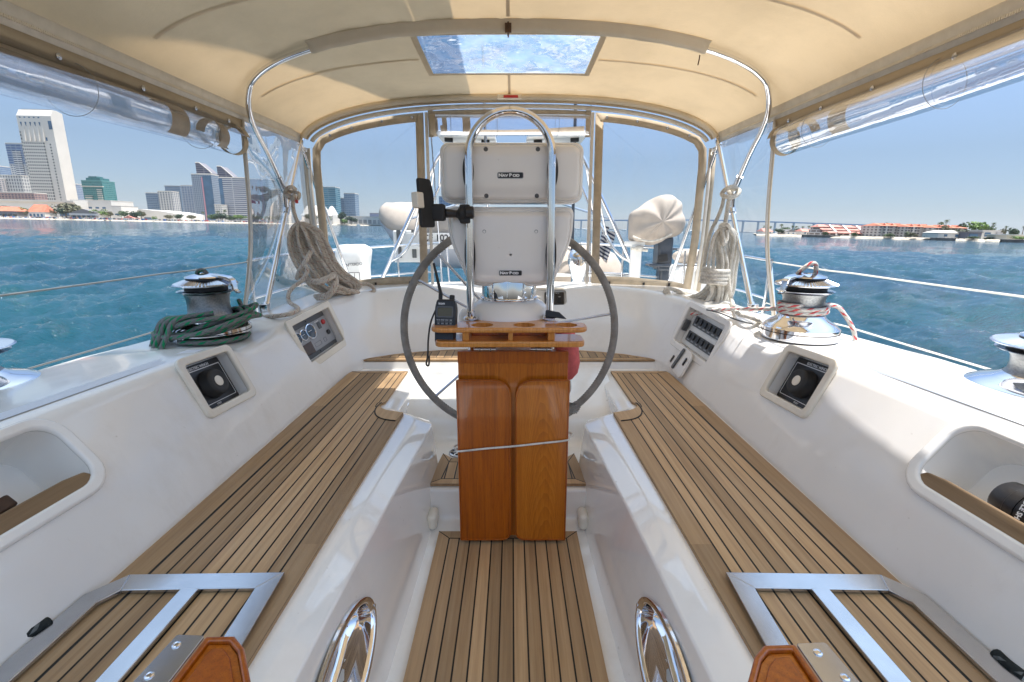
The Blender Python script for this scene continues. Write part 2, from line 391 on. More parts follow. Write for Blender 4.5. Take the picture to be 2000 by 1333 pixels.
def canvas_mat(name, col, transl, tcol):
    m, nt, b = nmat(name); out = nt.nodes['Material Output']
    v = coords(nt, (1, 1, 1)); w = coords(nt, (6, 90, 90)); st = noise(nt, v, 1.7, 6, .65); fib = noise(nt, w, 3, 3)
    mo = noise(nt, v, 4.5, 5, .7)
    c = mix(nt, ramp(nt, st, [(.42, (0, 0, 0)), (.75, (.7, .7, .7))]), col, tuple(x * .70 for x in col))
    c = mix(nt, math_(nt, 'MULTIPLY', fib, .4), c, tuple(x * .8 for x in col))
    c = mix(nt, ramp(nt, mo, [(.66, (0, 0, 0)), (.78, (.3, .3, .3))]), c, (col[0] * .6, col[1] * .66, col[2] * .4))
    df = N(nt, 'ShaderNodeBsdfDiffuse'); tr = N(nt, 'ShaderNodeBsdfTranslucent'); mx = N(nt, 'ShaderNodeMixShader'); mx.inputs[0].default_value = transl
    L(nt, c, df.inputs[0]); tm = mix(nt, 1.0, c, tcol, 'MULTIPLY'); L(nt, tm, tr.inputs[0])
    bp = N(nt, 'ShaderNodeBump'); bp.inputs['Strength'].default_value = .25; bp.inputs['Distance'].default_value = .004
    L(nt, math_(nt, 'ADD', math_(nt, 'MULTIPLY', noise(nt, v, 5, 4), 3.0), fib), bp.inputs['Height']); L(nt, bp.outputs[0], df.inputs['Normal'])
    L(nt, df.outputs[0], mx.inputs[1]); L(nt, tr.outputs[0], mx.inputs[2]); L(nt, mx.outputs[0], out.inputs[0]); nt.nodes.remove(b); return m
M_['canvas'] = canvas_mat('cream_canvas', (.74, .64, .49), .21, (.92, .75, .54))
M_['hem'] = canvas_mat('pale_hem_canvas', (.88, .81, .68), .25, (1, .88, .68))
M_['canvas_tan'] = canvas_mat('tan_canvas_binding', (.58, .49, .37), .2, (.9, .8, .64))

def vinyl_mat(name, tint, refl=.6, cr=6, strength=.25, haze=0.0, rough=.03, scatter=0.0):
    m, nt, b = nmat(name); out = nt.nodes['Material Output']; nt.nodes.remove(b)
    tr = N(nt, 'ShaderNodeBsdfTransparent'); tr.inputs[0].default_value = (*tint, 1)
    gl = N(nt, 'ShaderNodeBsdfGlossy'); gl.inputs['Roughness'].default_value = rough
    v = coords(nt, (1, 1, .45)); bp = N(nt, 'ShaderNodeBump'); bp.inputs['Strength'].default_value = strength; bp.inputs['Distance'].default_value = .03
    L(nt, noise(nt, v, cr, 3, .5), bp.inputs['Height']); L(nt, bp.outputs[0], gl.inputs['Normal'])
    fr = N(nt, 'ShaderNodeFresnel'); fr.inputs[0].default_value = 1.45; L(nt, bp.outputs[0], fr.inputs['Normal'])
    mx = N(nt, 'ShaderNodeMixShader'); L(nt, math_(nt, 'MULTIPLY', fr.outputs[0], refl), mx.inputs[0])
    L(nt, tr.outputs[0], mx.inputs[1]); L(nt, gl.outputs[0], mx.inputs[2]); last = mx.outputs[0]
    if haze:
        df = N(nt, 'ShaderNodeBsdfDiffuse'); df.inputs[0].default_value = (.8, .8, .82, 1); m2 = N(nt, 'ShaderNodeMixShader')
        L(nt, ramp(nt, noise(nt, coords(nt, (1, 1, .3)), 7, 5, .65), [(.45, (0, 0, 0)), (.9, (haze, haze, haze))]), m2.inputs[0]); L(nt, last, m2.inputs[1]); L(nt, df.outputs[0], m2.inputs[2]); last = m2.outputs[0]
    if scatter:
        tl = N(nt, 'ShaderNodeBsdfTranslucent'); tl.inputs[0].default_value = (.22, .31, .44, 1); m3 = N(nt, 'ShaderNodeMixShader')
        L(nt, ramp(nt, noise(nt, coords(nt, (1, .8, 1)), 6, 6, .6), [(.35, (scatter * .55,) * 3), (.75, (min(1, scatter * 1.5),) * 3)]), m3.inputs[0]); L(nt, last, m3.inputs[1]); L(nt, tl.outputs[0], m3.inputs[2]); last = m3.outputs[0]
    L(nt, last, out.inputs[0]); return m
M_['vinyl'] = vinyl_mat('clear_vinyl', (.955, .968, .98), .55, 4, .22, .10)
M_['vinyl_roll'] = vinyl_mat('rolled_vinyl', (.965, .972, .995), .5, 4, .22, .07, .05)
M_['skylight'] = vinyl_mat('skylight_vinyl', (.93, .95, .98), .6, 5, .5, 0, .05, .5)
M_['glass'] = simple('dark_glass', (.05, .08, .12), .08, var=.2)
def nonskid_mat():
    m, nt, b = nmat('nonskid_gelcoat'); v = coords(nt, (90, 90, 90), rot=(0, 0, R(45)))
    ck = N(nt, 'ShaderNodeTexChecker'); ck.inputs['Scale'].default_value = 1; L(nt, v, ck.inputs[0])
    b.inputs['Base Color'].default_value = (.66, .67, .70, 1); b.inputs['Roughness'].default_value = .4; bump(nt, b, ck.outputs[1], .5, .001); return m
M_['nonskid'] = nonskid_mat()
# ================================================ the sailboat: moulding, benches, teak
boat = thing('sailboat', 'white sailboat cockpit with teak benches seen looking aft', 'sailboat', (0, 1.5, 0))
S_A = [(-1.04, -.3, 1.08), (-1.04, 1.0, 1.08), (-1.04, 1.5, 1.08), (-1.04, 1.95, 1.08), (-1.04, 2.12, 1.08), (-1.04, 2.45, 1.08), (-1.035, 2.6, 1.09), (-1.03, 2.76, 1.11), (-1.0, 2.93, 1.13), (-.86, 3.12, 1.14), (-.62, 3.25, 1.14), (-.32, 3.33, 1.14), (0, 3.36, 1.14)]
S_B = [(-1.13, -.3, 1.28), (-1.13, 1.0, 1.28), (-1.13, 1.5, 1.28), (-1.13, 1.95, 1.28), (-1.13, 2.12, 1.28), (-1.13, 2.45, 1.28), (-1.125, 2.6, 1.28), (-1.11, 2.78, 1.30), (-1.05, 3.02, 1.33), (-.91, 3.25, 1.35), (-.65, 3.40, 1.355), (-.34, 3.49, 1.36), (0, 3.52, 1.36)]
S_C = [(-1.34, -.3, 1.51), (-1.30, 1.0, 1.505), (-1.26, 1.5, 1.505), (-1.225, 1.96, 1.50), (-1.225, 2.12, 1.452), (-1.235, 2.45, 1.455), (-1.215, 2.6, 1.505), (-1.19, 2.8, 1.53), (-1.13, 3.1, 1.545), (-.98, 3.42, 1.56), (-.7, 3.58, 1.57), (-.35, 3.66, 1.575), (0, 3.69, 1.58)]
S_D = [(-1.46, -.3, 1.50), (-1.43, 1.0, 1.50), (-1.40, 1.5, 1.50), (-1.38, 1.96, 1.495), (-1.44, 2.12, 1.452), (-1.47, 2.45, 1.455), (-1.44, 2.6, 1.50), (-1.44, 2.85, 1.52), (-1.42, 3.4, 1.54), (-1.25, 3.72, 1.555), (-.8, 3.82, 1.57), (-.4, 3.86, 1.575), (0, 3.88, 1.58)]
S_D2 = [(-1.92, -.3, 1.44), (-1.90, 1.0, 1.445), (-1.90, 1.5, 1.445), (-1.90, 1.96, 1.447), (-1.88, 2.12, 1.447), (-1.82, 2.45, 1.45), (-1.76, 2.7, 1.45), (-1.72, 3.0, 1.44), (-1.62, 3.6, 1.43), (-1.45, 4.0, 1.43), (-.9, 4.2, 1.43), (-.45, 4.25, 1.43), (0, 4.27, 1.43)]
S_E = [(-1.96, -.3, 1.24), (-1.95, 1.0, 1.24), (-1.95, 1.5, 1.24), (-1.95, 1.96, 1.24), (-1.94, 2.12, 1.24), (-1.90, 2.45, 1.24), (-1.86, 2.7, 1.25), (-1.82, 3.0, 1.26), (-1.75, 3.7, 1.30), (-1.55, 4.3, 1.36), (-1.0, 4.6, 1.38), (-.5, 4.65, 1.38), (0, 4.66, 1.38)]
S_G = [(-2.2, -.3, 1.2), (-2.2, 1.0, 1.2), (-2.2, 1.5, 1.2), (-2.2, 1.96, 1.2), (-2.19, 2.12, 1.2), (-2.18, 2.45, 1.2), (-2.16, 2.7, 1.21), (-2.14, 3.0, 1.22), (-2.05, 3.9, 1.26), (-1.88, 4.9, 1.32), (-1.3, 5.2, 1.35), (-.6, 5.28, 1.36), (0, 5.3, 1.36)]
def full(S): return [Vector(p) for p in S] + [Vector((-p[0], p[1], p[2])) for p in reversed(S[:-1])]
def dense(S):
    p = full(S); out = []
    for i in range(len(p) - 1):
        seg = [p[max(i - 1, 0)], p[i], p[i + 1], p[min(i + 2, len(p) - 1)]]
        n = 3 if (i < 3 or i >= len(p) - 4) else 6
        # shape-preserving: tangents limited so the winch pads stay crisp
        m1 = (seg[2] - seg[0]) * .5; m2 = (seg[3] - seg[1]) * .5; d = seg[2] - seg[1]
        l = d.length; m1 = m1 * min(1, 1.2 * l / max(m1.length, 1e-6)); m2 = m2 * min(1, 1.2 * l / max(m2.length, 1e-6))
        for k in range(n):
            t = k / n; t2 = t * t; t3 = t2 * t
            out.append(seg[1] * (2 * t3 - 3 * t2 + 1) + m1 * (t3 - 2 * t2 + t) + seg[2] * (-2 * t3 + 3 * t2) + m2 * (t3 - t2))
    out.append(p[-1]); return out
dA, dB, dC, dD, dD2, dE, dG = map(dense, (S_A, S_B, S_C, S_D, S_D2, S_E, S_G))
rows = []
for i in range(len(dA)):
    a, b, c, d, d2, e, g = (q[i] for q in (dA, dB, dC, dD, dD2, dE, dG))
    h = Vector((g.x * .96, g.y - .15 if g.y > 4.5 else g.y, -.5)); low = Vector((a.x, a.y, -.5))
    rows.append(fillet([low, a, b, c, d, d2, e, g, h], [0, .04, .05, .05, .06, .05, .05, .04, 0], 4))
mb = MB(); mb.grid(rows)
nc = len(rows[0])
for i in range(len(rows) - 1):
    n = len(mb.v)
    mb.add([rows[i][0], rows[i][-1], rows[i + 1][-1], rows[i + 1][0]], [(0, 1, 2, 3)])
mb.add(rows[0], [tuple(range(nc))]); mb.add(rows[-1], [tuple(range(nc - 1, -1, -1))])
def weld(o):
    bm = bmesh.new(); bm.from_mesh(o.data); bmesh.ops.remove_doubles(bm, verts=bm.verts, dist=1e-5); bmesh.ops.recalc_face_normals(bm, faces=bm.faces); bm.to_mesh(o.data); bm.free()
hull = mb.build('hull_moulding', [M_['gel']], boat, 0); weld(hull)

# frames lying on the coaming's inner face: x along the text's reading direction, y up the face, z inward
def coam(side, y, v, dy=.25):
    def pt(yy):
        def at(S):
            p = S
            for k in range(len(p) - 1):
                if p[k][1] <= yy <= p[k + 1][1]:
                    t = (yy - p[k][1]) / (p[k + 1][1] - p[k][1]); return Vector(p[k]).lerp(Vector(p[k + 1]), t)
            return Vector(p[-1])
        return at(S_B), at(S_C)
    b, c = pt(y); b1, c1 = pt(y - dy); b2, c2 = pt(y + dy)
    o = b.lerp(c, v); u = (b2.lerp(c2, v) - b1.lerp(c1, v)).normalized(); up = c - b
    if side > 0: o.x = -o.x; u.x = -u.x; up.x = -up.x; u = -u
    return frame(o, u, up)
FR = {}
for sd_ in (-1, 1):
    FR['switch', sd_] = coam(sd_, 1.835, .52); FR['cubby', sd_] = coam(sd_, .93, .50); FR['inst', sd_] = coam(sd_, 2.76, .36, .1)
def rp(w, h, r, z0, z1, M):
    q = MB(); q.prism(rrect(w, h, r), z0, z1, M); return q.mesh('c', [M_['cream']], 0)
cutters = []
for sd_ in (-1, 1):
    cutters.append(rp(.27, .20, .022, -.055, .2, FR['switch', sd_]))
    cutters.append(rp(.56, .205, .06, -.17, .2, FR['cubby', sd_]))
    cutters.append(rp(.40, .235, .015, -.05, .2, FR['inst', sd_]))
cutters.append(rp(.27, .13, .03, -.03, .2, frame((.30, 3.60, 1.475), (1, 0, 0), (0, .42, 1))))
cut(hull, cutters)

# lips round the recesses
def lip(name, M, w, h, r, t, z, parent, mat='cream'):
    q = MB(); q.ring(rrect(w + 2 * t, h + 2 * t, r + t * .8, 6), rrect(w - .006, h - .006, max(r - .003, .004), 6), -.006, z, M); return q.build(name, [M_[mat]], parent, 40, bevel=min(z * .6, t * .35), bseg=3)
for sd_ in (-1, 1): lip('storage_lip', FR['cubby', sd_], .56, .205, .06, .03, .014, boat, 'gel')
lip('switch_recess_lip', frame((.30, 3.60, 1.475), (1, 0, 0), (0, .42, 1)), .27, .13, .03, .014, .006, boat)

# bench bodies
def bench(s):
    rows = []
    for y, xl, xf, zl in ((-.3, .470, .372, 1.062), (.5, .456, .362, 1.062), (.95, .438, .352, 1.062), (1.5, .412, .340, 1.062), (2.0, .380, .333, 1.062), (2.14, .372, .331, 1.062), (2.19, .39, .345, 1.062), (2.23, .45, .42, 1.064), (2.27, .545, .53, 1.066), (2.32, .575, .565, 1.068), (2.6, .575, .565, 1.07), (3.05, .575, .565, 1.07)):
        zb = .70 if y < 2.3 else .80
        poly = [Vector((s * 1.12, y, 1.088)), Vector((s * (xl + .075), y, 1.088)), Vector((s * xl, y, zl)), Vector((s * xf, y, zb - .05))]
        rows.append(fillet(poly, [0, .02, .007, 0], 5))
    q = MB(); q.grid(rows)
    low = [Vector((s * 1.12, r[0].y, .60)) for r in rows]; lo2 = [Vector((r[-1].x, r[-1].y, .60)) for r in rows]
    q.grid([[r[0], l] for r, l in zip(rows, low)]); q.grid([[r[-1], l] for r, l in zip(rows, lo2)]); q.grid([[a, b] for a, b in zip(low, lo2)])
    for k in (0, -1): q.add(rows[k] + [lo2[k], low[k]], [tuple(range(len(rows[k]) + 2))])
    o = q.build('bench', [M_['gel_bench']], boat, 0); weld(o); return o
# planked teak: border boards with mitred caulk and straight planks inside, one mesh
def clip(poly, a, b, sgn):
    out = []; n = len(poly)
    f = lambda p: sgn * (p[0] * a[0] + p[1] * a[1] - b)
    for i in range(n):
        p, q = poly[i], poly[(i + 1) % n]; fp, fq = f(p), f(q)
        if fp >= 0: out.append(p)
        if fp * fq < 0: t = fp / (fp - fq); out.append((p[0] + (q[0] - p[0]) * t, p[1] + (q[1] - p[1]) * t))
    return out
def area(p): return .5 * sum(p[i][0] * p[(i + 1) % len(p)][1] - p[(i + 1) % len(p)][0] * p[i][1] for i in range(len(p)))
def inset(p, d):
    if area(p) < 0: p = p[::-1]
    n = len(p); out = []; ds = d if isinstance(d, list) else [d] * n
    for i in range(n):
        a, b, c = Vector((*p[i - 1], 0)), Vector((*p[i], 0)), Vector((*p[(i + 1) % n], 0))
        e1 = (b - a).normalized(); e2 = (c - b).normalized(); n1 = Vector((-e1.y, e1.x, 0)); n2 = Vector((-e2.y, e2.x, 0)); d1, d2 = ds[i - 1], ds[i]
        cr = e1.x * e2.y - e1.y * e2.x
        if abs(cr) < 1e-4: q = b + n1 * d2
        else:
            p1 = b + n1 * d1; p2 = b + n2 * d2; w = p2 - p1; t = (w.x * e2.y - w.y * e2.x) / cr; q = p1 + e1 * t
        out.append((q.x, q.y))
    return out
rng = random.Random(4)
def teak(name, out, z, widths, w, x0=0.0, gap=.0055, ang=0.0, thick=.012, parent=None, curve=None):
    """out: outline (xy), widths: border width per edge (0 = none), planks run along y turned by ang"""
    if area(out) < 0: out = out[::-1]; widths = ([widths[(len(widths) - 2 - i) % len(widths)] for i in range(len(widths))] if isinstance(widths, list) else widths)
    q = MB(); q.mat = 0; q.tone = .4; n = len(out)
    q.prism(out, z - thick, z - .0014); q.m[-n - 1] = 1                       # caulk bed under the planks, teak edge
    ds = widths if isinstance(widths, list) else [widths] * n
    inn = inset(out, ds)
    for i in range(n):
        if ds[i] <= 0: continue
        j = (i + 1) % n; q.tone = rng.random(); q.add([(*out[i], z), (*out[j], z), (*inn[j], z), (*inn[i], z)], [(0, 1, 2, 3)])
    q.mat = 1
    for i in range(n):
        a, b, c = Vector(out[i - 1]), Vector(out[i]), Vector(out[(i + 1) % n])
        if (b - a).angle(c - b) > R(28) and ds[i] > 0 and ds[i - 1] > 0:
            d = (Vector(inn[i]) - b); pr = Vector((-d.y, d.x)).normalized() * gap * .4
            q.add([(*(b + pr), z + .0004), (*(b - pr), z + .0004), (*(Vector(inn[i]) - pr), z + .0004), (*(Vector(inn[i]) + pr), z + .0004)], [(0, 1, 2, 3)])
    core = inset(inn, [gap if d > 0 else 0 for d in ds]); q.mat = 0
    ca, sa = math.cos(ang), math.sin(ang); ax = (ca, -sa)
    pr = [p[0] * ax[0] + p[1] * ax[1] for p in core]; k = math.floor((min(pr) - x0) / w)
    while x0 + k * w < max(pr):
        poly = clip(clip(core, ax, x0 + k * w + gap / 2, 1), ax, x0 + (k + 1) * w - gap / 2, -1)
        if len(poly) >= 3 and abs(area(poly)) > 2e-5: q.tone = rng.random(); q.add([(*p, z) for p in poly], [tuple(range(len(poly)))])
        k += 1
    return q.build(name, [M_['teak'], M_['caulk']], parent or boat, 0)
benches = {s: bench(s) for s in (-1, 1)}
for s in (-1, 1):
    # footwell lights / lockers let into the bench faces: real recesses
    E1 = frame((s * .404, .95, .91), (0, 1, 0), (0, 0, 1)) ; E2 = frame((s * .58, 2.56, .93), (0, 1, 0), (0, 0, 1))
    c1 = MB(); c1.prism([(.222 * math.cos(a), .092 * math.sin(a)) for a in [2 * math.pi * k / 28 for k in range(28)]], -.15, .15, E1)
    c2 = MB(); c2.prism([(.11 * math.cos(a), .085 * math.sin(a)) for a in [2 * math.pi * k / 24 for k in range(24)]], -.07, .07, E2)
    cut(benches[s], [c1.mesh('c', [M_['gel']], 0), c2.mesh('c', [M_['gel']], 0)])
    arc = [(s * (.66 - .012 * k), 2.33 - .028 * k) for k in range(0)]
    nt_ = [(.655, 2.36), (.668, 2.335), (.667, 2.30), (.650, 2.268), (.62, 2.245), (.585, 2.228), (.525, 2.205)]
    out = [(1.035, -.25), (1.028, 2.3), (1.02, 2.905), (.655, 2.91)] + nt_ + [(.54, 1.2), (.552, -.25)]
    out = [(s * x, y) for x, y in out]
    teak('seat_planking', out, 1.10, [.075, .075, .04, .028] + [.02] * 6 + [.062, .062, 0], .0445, x0=s * .95575, ang=-s * .0048, parent=boat)
# curved teak infill at the bench notch
for s in (-1, 1):
    q = MB(); pts = [(.54, 2.10), (.60, 2.12), (.645, 2.16), (.672, 2.22), (.678, 2.28), (.672, 2.34)]
    pts2 = [(.525, 2.207), (.585, 2.226), (.622, 2.243), (.650, 2.268), (.668, 2.30), (.668, 2.337)]
    q.tone = .9; q.mat = 0
    rows = [[Vector((s * a[0], a[1], 1.1016)), Vector((s * b[0], b[1], 1.1016))] for a, b in zip(catmull([(*p, 0) for p in pts], 4), catmull([(*p, 0) for p in pts2], 4))]
    q.grid(rows); q.mat = 1
    e = [r[0] for r in rows]; q.tube([v + Vector((0, 0, .0004)) for v in e], .0034, 6)
    q.build('notch_board', [M_['teak'], M_['caulk']], boat, 40)

# sole, step, helm footwell
q = MB(); q.box((0, .8, .664), (.90, 2.3, .05)); q.build('cockpit_floor', [M_['gel']], boat, 30, bevel=.004)
teak('floor_planking', [(-.302, -.25), (.302, -.25), (.302, 1.815), (-.302, 1.815)], .704, [0, .048, .045, .048], .0462, x0=-.0231, parent=boat)
# white coved riser up to the helm step
rows = []
for x in np.linspace(-.62, .62, 25):
    ax = abs(x); 
    poly = [Vector((x, 1.79, .688)), Vector((x, 1.84, .69)), Vector((x, 1.905, .70)), Vector((x, 1.935, .838)), Vector((x, 2.40, .840)), Vector((x, 2.445, 1.00)), Vector((x, 2.78, 1.088)), Vector((x, 2.985, 1.112)), Vector((x, 3.0, 1.132)), Vector((x, 3.40, 1.136))]
    rows.append(fillet(poly, [0, .02, .035, .02, .05, .10, .1, .02, .02, 0], 5))
q = MB(); q.grid(rows); q.build('helm_step', [M_['gel']], boat, 60)
rows = []
for x in np.linspace(-1.06, 1.06, 9):
    rows.append([Vector((x, 2.93, 1.085)), Vector((x, 2.99, 1.09)), Vector((x, 3.0, 1.133)), Vector((x, 3.42, 1.137))])
q = MB(); q.grid(rows); q.build('helm_seat_base', [M_['gel']], boat, 30)
for sx in (-1, 1):                                                            # raised cove pads each side of the riser
    q = MB(); q.box((sx * .335, 1.865, .735), (.045, .09, .075)); q.build('riser_pad', [M_['cream']], boat, 40, bevel=.02, bseg=4)
teak('step_planking', [(-.372, 1.955), (.372, 1.955), (.342, 2.255), (.29, 2.205), (-.29, 2.205), (-.342, 2.255)], .853, [.042, .05, .035, .04, .035, .05], .0462, x0=-.0231, parent=boat)
hs = [(-1.0, 3.005), (1.0, 3.005)] + [(x, y) for x, y in [(.93, 3.055), (.80, 3.145), (.64, 3.215), (.45, 3.27), (.22, 3.305), (0, 3.315), (-.22, 3.305), (-.45, 3.27), (-.64, 3.215), (-.80, 3.145), (-.93, 3.055)]]
teak('helm_seat_planking', hs, 1.149, [.05] + [.022] * 12, .052, x0=-.026, ang=0.0, parent=boat)

# wooden fiddles across the coaming storage
for sd_ in (-1, 1):
    M = FR['cubby', sd_]; q = MB(); q.tone = -.25
    o_ = [(-.265, -.115), (.265, -.115), (.272, -.085), (.255, -.064), (.2, -.057), (-.2, -.057), (-.255, -.064), (-.272, -.085)]
    q.prism(o_, -.012, .004, M); q.build('storage_fiddle', [M_['teak']], boat, 30, bevel=.006)
# non-skid strips moulded into the coaming tops
for s in (-1, 1):
    rows = []
    for y in np.linspace(-.2, 1.92, 24):
        def at(S):
            for k in range(len(S) - 1):
                if S[k][1] <= y <= S[k + 1][1]:
                    t = (y - S[k][1]) / (S[k + 1][1] - S[k][1]); return Vector(S[k]).lerp(Vector(S[k + 1]), t)
        c, d = at(S_C), at(S_D); a = c.lerp(d, .34); b = c.lerp(d, .80)
        rows.append([Vector((-s * a.x, y, a.z + .0025)), Vector((-s * b.x, y, b.z + .0025))])
    q = MB(); q.grid(rows); q.build('nonskid_strip', [M_['nonskid']], boat, 30)
# mast, boom and loose-footed mainsail above the canvas
q = MB(); q.tube([(0, -2.6, 1.2), (0, -2.6, 16)], .09, 16); q.build('mast', [M_['white']], boat)
q = MB(); q.tube([(0, -2.5, 4.08), (0, 4.9, 4.20)], .085, 14); q.build('boom', [M_['white']], boat)
q = MB(); q.grid([[Vector((.10 * math.sin(math.pi * u) * math.sin(math.pi * min(v, 1)), -2.48 + (7.2) * (1 - v) * u, 4.50 + 9.5 * v)) for u in np.linspace(0, 1, 9)] for v in np.linspace(0, 1, 12)]); q.build('mainsail', [M_['white']], boat, solid=.004)
# ================================================ canvas canopy, windows, steel frame
canopy = thing('canvas_canopy', 'cream canvas cockpit canopy with clear vinyl skylight overhead', 'canopy', (0, 2.0, 2.6))
def hw(y): return 1.50 - .012 * max(0, y - 2.8) 
def roofz(x, y):
    a = min(1.0, abs(x) / hw(y)); H = .335 if y < 2.3 else .335 - (.335 - .295) * min(1, (y - 2.3) / 1.35)
    sag = -.012 * math.sin(math.pi * max(0, min(1, (y - 2.5) / 1.15))) if y > 2.5 else -.014 * math.sin(math.pi * max(0, min(1, (2.5 - y) / 2.2)))
    return 2.612 + H * max(0.0, 1 - a ** 2.6) ** .555 + sag * (1 - a)
xs = sorted(set([round(1.5 * math.sin(t), 4) for t in np.linspace(-math.pi / 2, math.pi / 2, 141)] + [-.462, .462]))
ys = sorted(set([round(v, 3) for v in np.linspace(.42, 3.66, 130)] + [2.622, 3.155]))
SK = (-.462, .462, 2.622, 3.155)
def pucker(x, y):
    e = max(0, abs(x) - .9) / .6
    return .0035 * math.exp(-((y - 2.47) / .10) ** 2) * math.sin(x * 37 + 2 * math.sin(x * 11)) + .004 * math.exp(-((y - 3.5) / .10) ** 2) * math.sin(x * 31 + 1) + .0035 * e * math.sin(y * 16 + 3 * math.sin(y * 5) + (2 if x > 0 else 0)) * (1 - .5 * e)
rows = [[Vector((x * hw(y) / 1.5, y, roofz(x * hw(y) / 1.5, y) + .002 * math.sin(x * 9 + y * 7) * math.sin(y * 11 - x * 4) + pucker(x, y))) for x in xs] for y in ys]
def in_sky(i, j):
    x = (xs[j] + xs[j + 1]) / 2; y = (ys[i] + ys[i + 1]) / 2; return SK[0] < x < SK[1] and SK[2] < y < SK[3]
q = MB(); q.grid(rows, skip=in_sky); q.build('canvas_roof', [M_['canvas']], canopy, 60)
q = MB(); q.grid([[Vector((x, y, roofz(x, y) + .003 + .004 * math.sin(x * 30) * math.sin(y * 23))) for x in np.linspace(-.48, .48, 30)] for y in np.linspace(2.604, 3.173, 20)]); q.build('skylight', [M_['skylight']], canopy, 60)
q = MB()
for e in ([( -.472, 2.612), (.472, 2.612)], [(.472, 2.612), (.472, 3.165)], [(.472, 3.165), (-.472, 3.165)], [(-.472, 3.165), (-.472, 2.612)]):
    a, b = Vector(e[0]), Vector(e[1]); d = (b - a); pr = Vector((-d.y, d.x)).normalized() * .016
    q.grid([[Vector((*(a + d * t + pr * k), roofz((a + d * t + pr * k).x, (a + d * t + pr * k).y) - .003)) for k in (-1, 1)] for t in np.linspace(-.015, 1.015, 16)])
q.build('skylight_hem', [M_['canvas_tan']], canopy, 60)
q = MB()
for y0, y1 in ((.42, 2.44), (3.18, 3.64)): q.grid([[Vector((x, y, roofz(x, y) - .0035)) for x in (-.008, .008)] for y in np.linspace(y0, y1, 20)])
q.build('centre_seam', [M_['canvas_tan']], canopy, 60)

for y in (1.28, 2.10, 2.92):
    q = MB(); q.grid([[Vector((x, y + k * .009, roofz(x, y) + pucker(x, y) - .0045)) for k in (-1, 1)] for x in np.linspace(-1.4, -.50 if y > 2.6 else 1.4, 90)])
    if y > 2.6: q.build('cross_seam', [M_['canvas']], canopy, 60); q = MB(); q.grid([[Vector((x, y + k * .009, roofz(x, y) + pucker(x, y) - .0045)) for k in (-1, 1)] for x in np.linspace(.50, 1.4, 60)])
    q.build('cross_seam', [M_['canvas']], canopy, 60)
def mid_bow(ts):                                                             # middle bow of the frame: leans aft going down
    pts = []
    for px, py in [(565, 380), (528, 312), (500, 268), (485, 230), (482, 190), (487, 155), (502, 128), (540, 104), (605, 86), (720, 60), (850, 45), (990, 41), (1130, 46), (1260, 63), (1375, 90), (1440, 114), (1478, 140), (1496, 168), (1499, 205), (1487, 245), (1468, 292), (1440, 372)]:
        d = ray(px, py); n = Vector((0, 1, 1)); p0 = Vector((0, 2.5, 2.95)); t = (p0 - CAM).dot(n) / d.dot(n); p = CAM + d * t; pts.append(p)
    m = len(pts); s = []
    for i in range(m): a, b = pts[i], pts[m - 1 - i]; s.append(Vector(((a.x - b.x) / 2, (a.y + b.y) / 2, (a.z + b.z) / 2)))
    return catmull(s, ts)
bow = mid_bow(5)
for i, p in enumerate(bow):                                                  # the tube stays just under the canvas
    if abs(p.x) < 1.42 and p.z > 2.55:
        zz = roofz(p.x, p.y) - .024
        if p.z > zz or abs(p.x) < 1.15: p.z = zz
fr = thing('canopy_frame', 'polished steel tube bows holding up the canvas canopy', 'frame', (0, 3.0, 1.6))
q = MB(); q.tube(bow, .0145, 14); q.build('middle_bow', [M_['chrome']], fr, 60)
foot = lambda s: Vector((s * 1.47, 2.80, 1.50))
top = lambda s: Vector((s * 1.487, 3.60, 2.60))
aft = []
for s in (-1, 1):
    q = MB(); q.tube([foot(s), top(s)], .0155, 14); q.build('main_bow_leg', [M_['chrome']], fr, 60)
    q = MB(); q.tube([top(s) + Vector((0, .02, -.06)), Vector((s * 1.36, 4.02, 1.56))], .0145, 14)
    q.build('strut', [M_['chrome']], fr, 60)
    q = MB(); d = (top(s) - foot(s)).normalized(); q.tube([foot(s), foot(s) + d * .07], .021, 14); q.box(foot(s) + Vector((0, 0, -.005)), (.075, .06, .02)); q.box(foot(s) + Vector((0, 0, .03)), (.05, .03, .05))
    q.build('deck_fitting', [M_['chrome']], fr, 40, bevel=.004)
    j = foot(s).lerp(top(s), .56); q = MB(); q.tube([j - d * .03, j + d * .03], .022, 14); q.tube([bow[0 if s < 0 else -1], bow[2 if s < 0 else -3]], .019, 12); q.tube([j, bow[0 if s < 0 else -1]], .014, 8)
    q.build('jaw_slide', [M_['steel']], fr, 40)
    q = MB(); t = top(s); q.tube([t - d * .05, t + d * .03], .021, 12); q.box(t + Vector((0, .02, -.06)), (.035, .05, .05)); q.tube([t + Vector((-.03, .02, -.06)), t + Vector((.03, .02, -.06))], .009, 8); q.build('hinge', [M_['chrome']], fr, 40, bevel=.003)
def arch_pts(y, drop, a=1.487, n=41):
    return [Vector((x, y, roofz(x, 3.6) - drop)) for x in [a * math.sin(t) for t in np.linspace(-math.pi / 2, math.pi / 2, n)]]
q = MB(); q.tube(arch_pts(3.62, .016), .017, 10); q.build('aft_bow', [M_['webbing']], fr, 60)

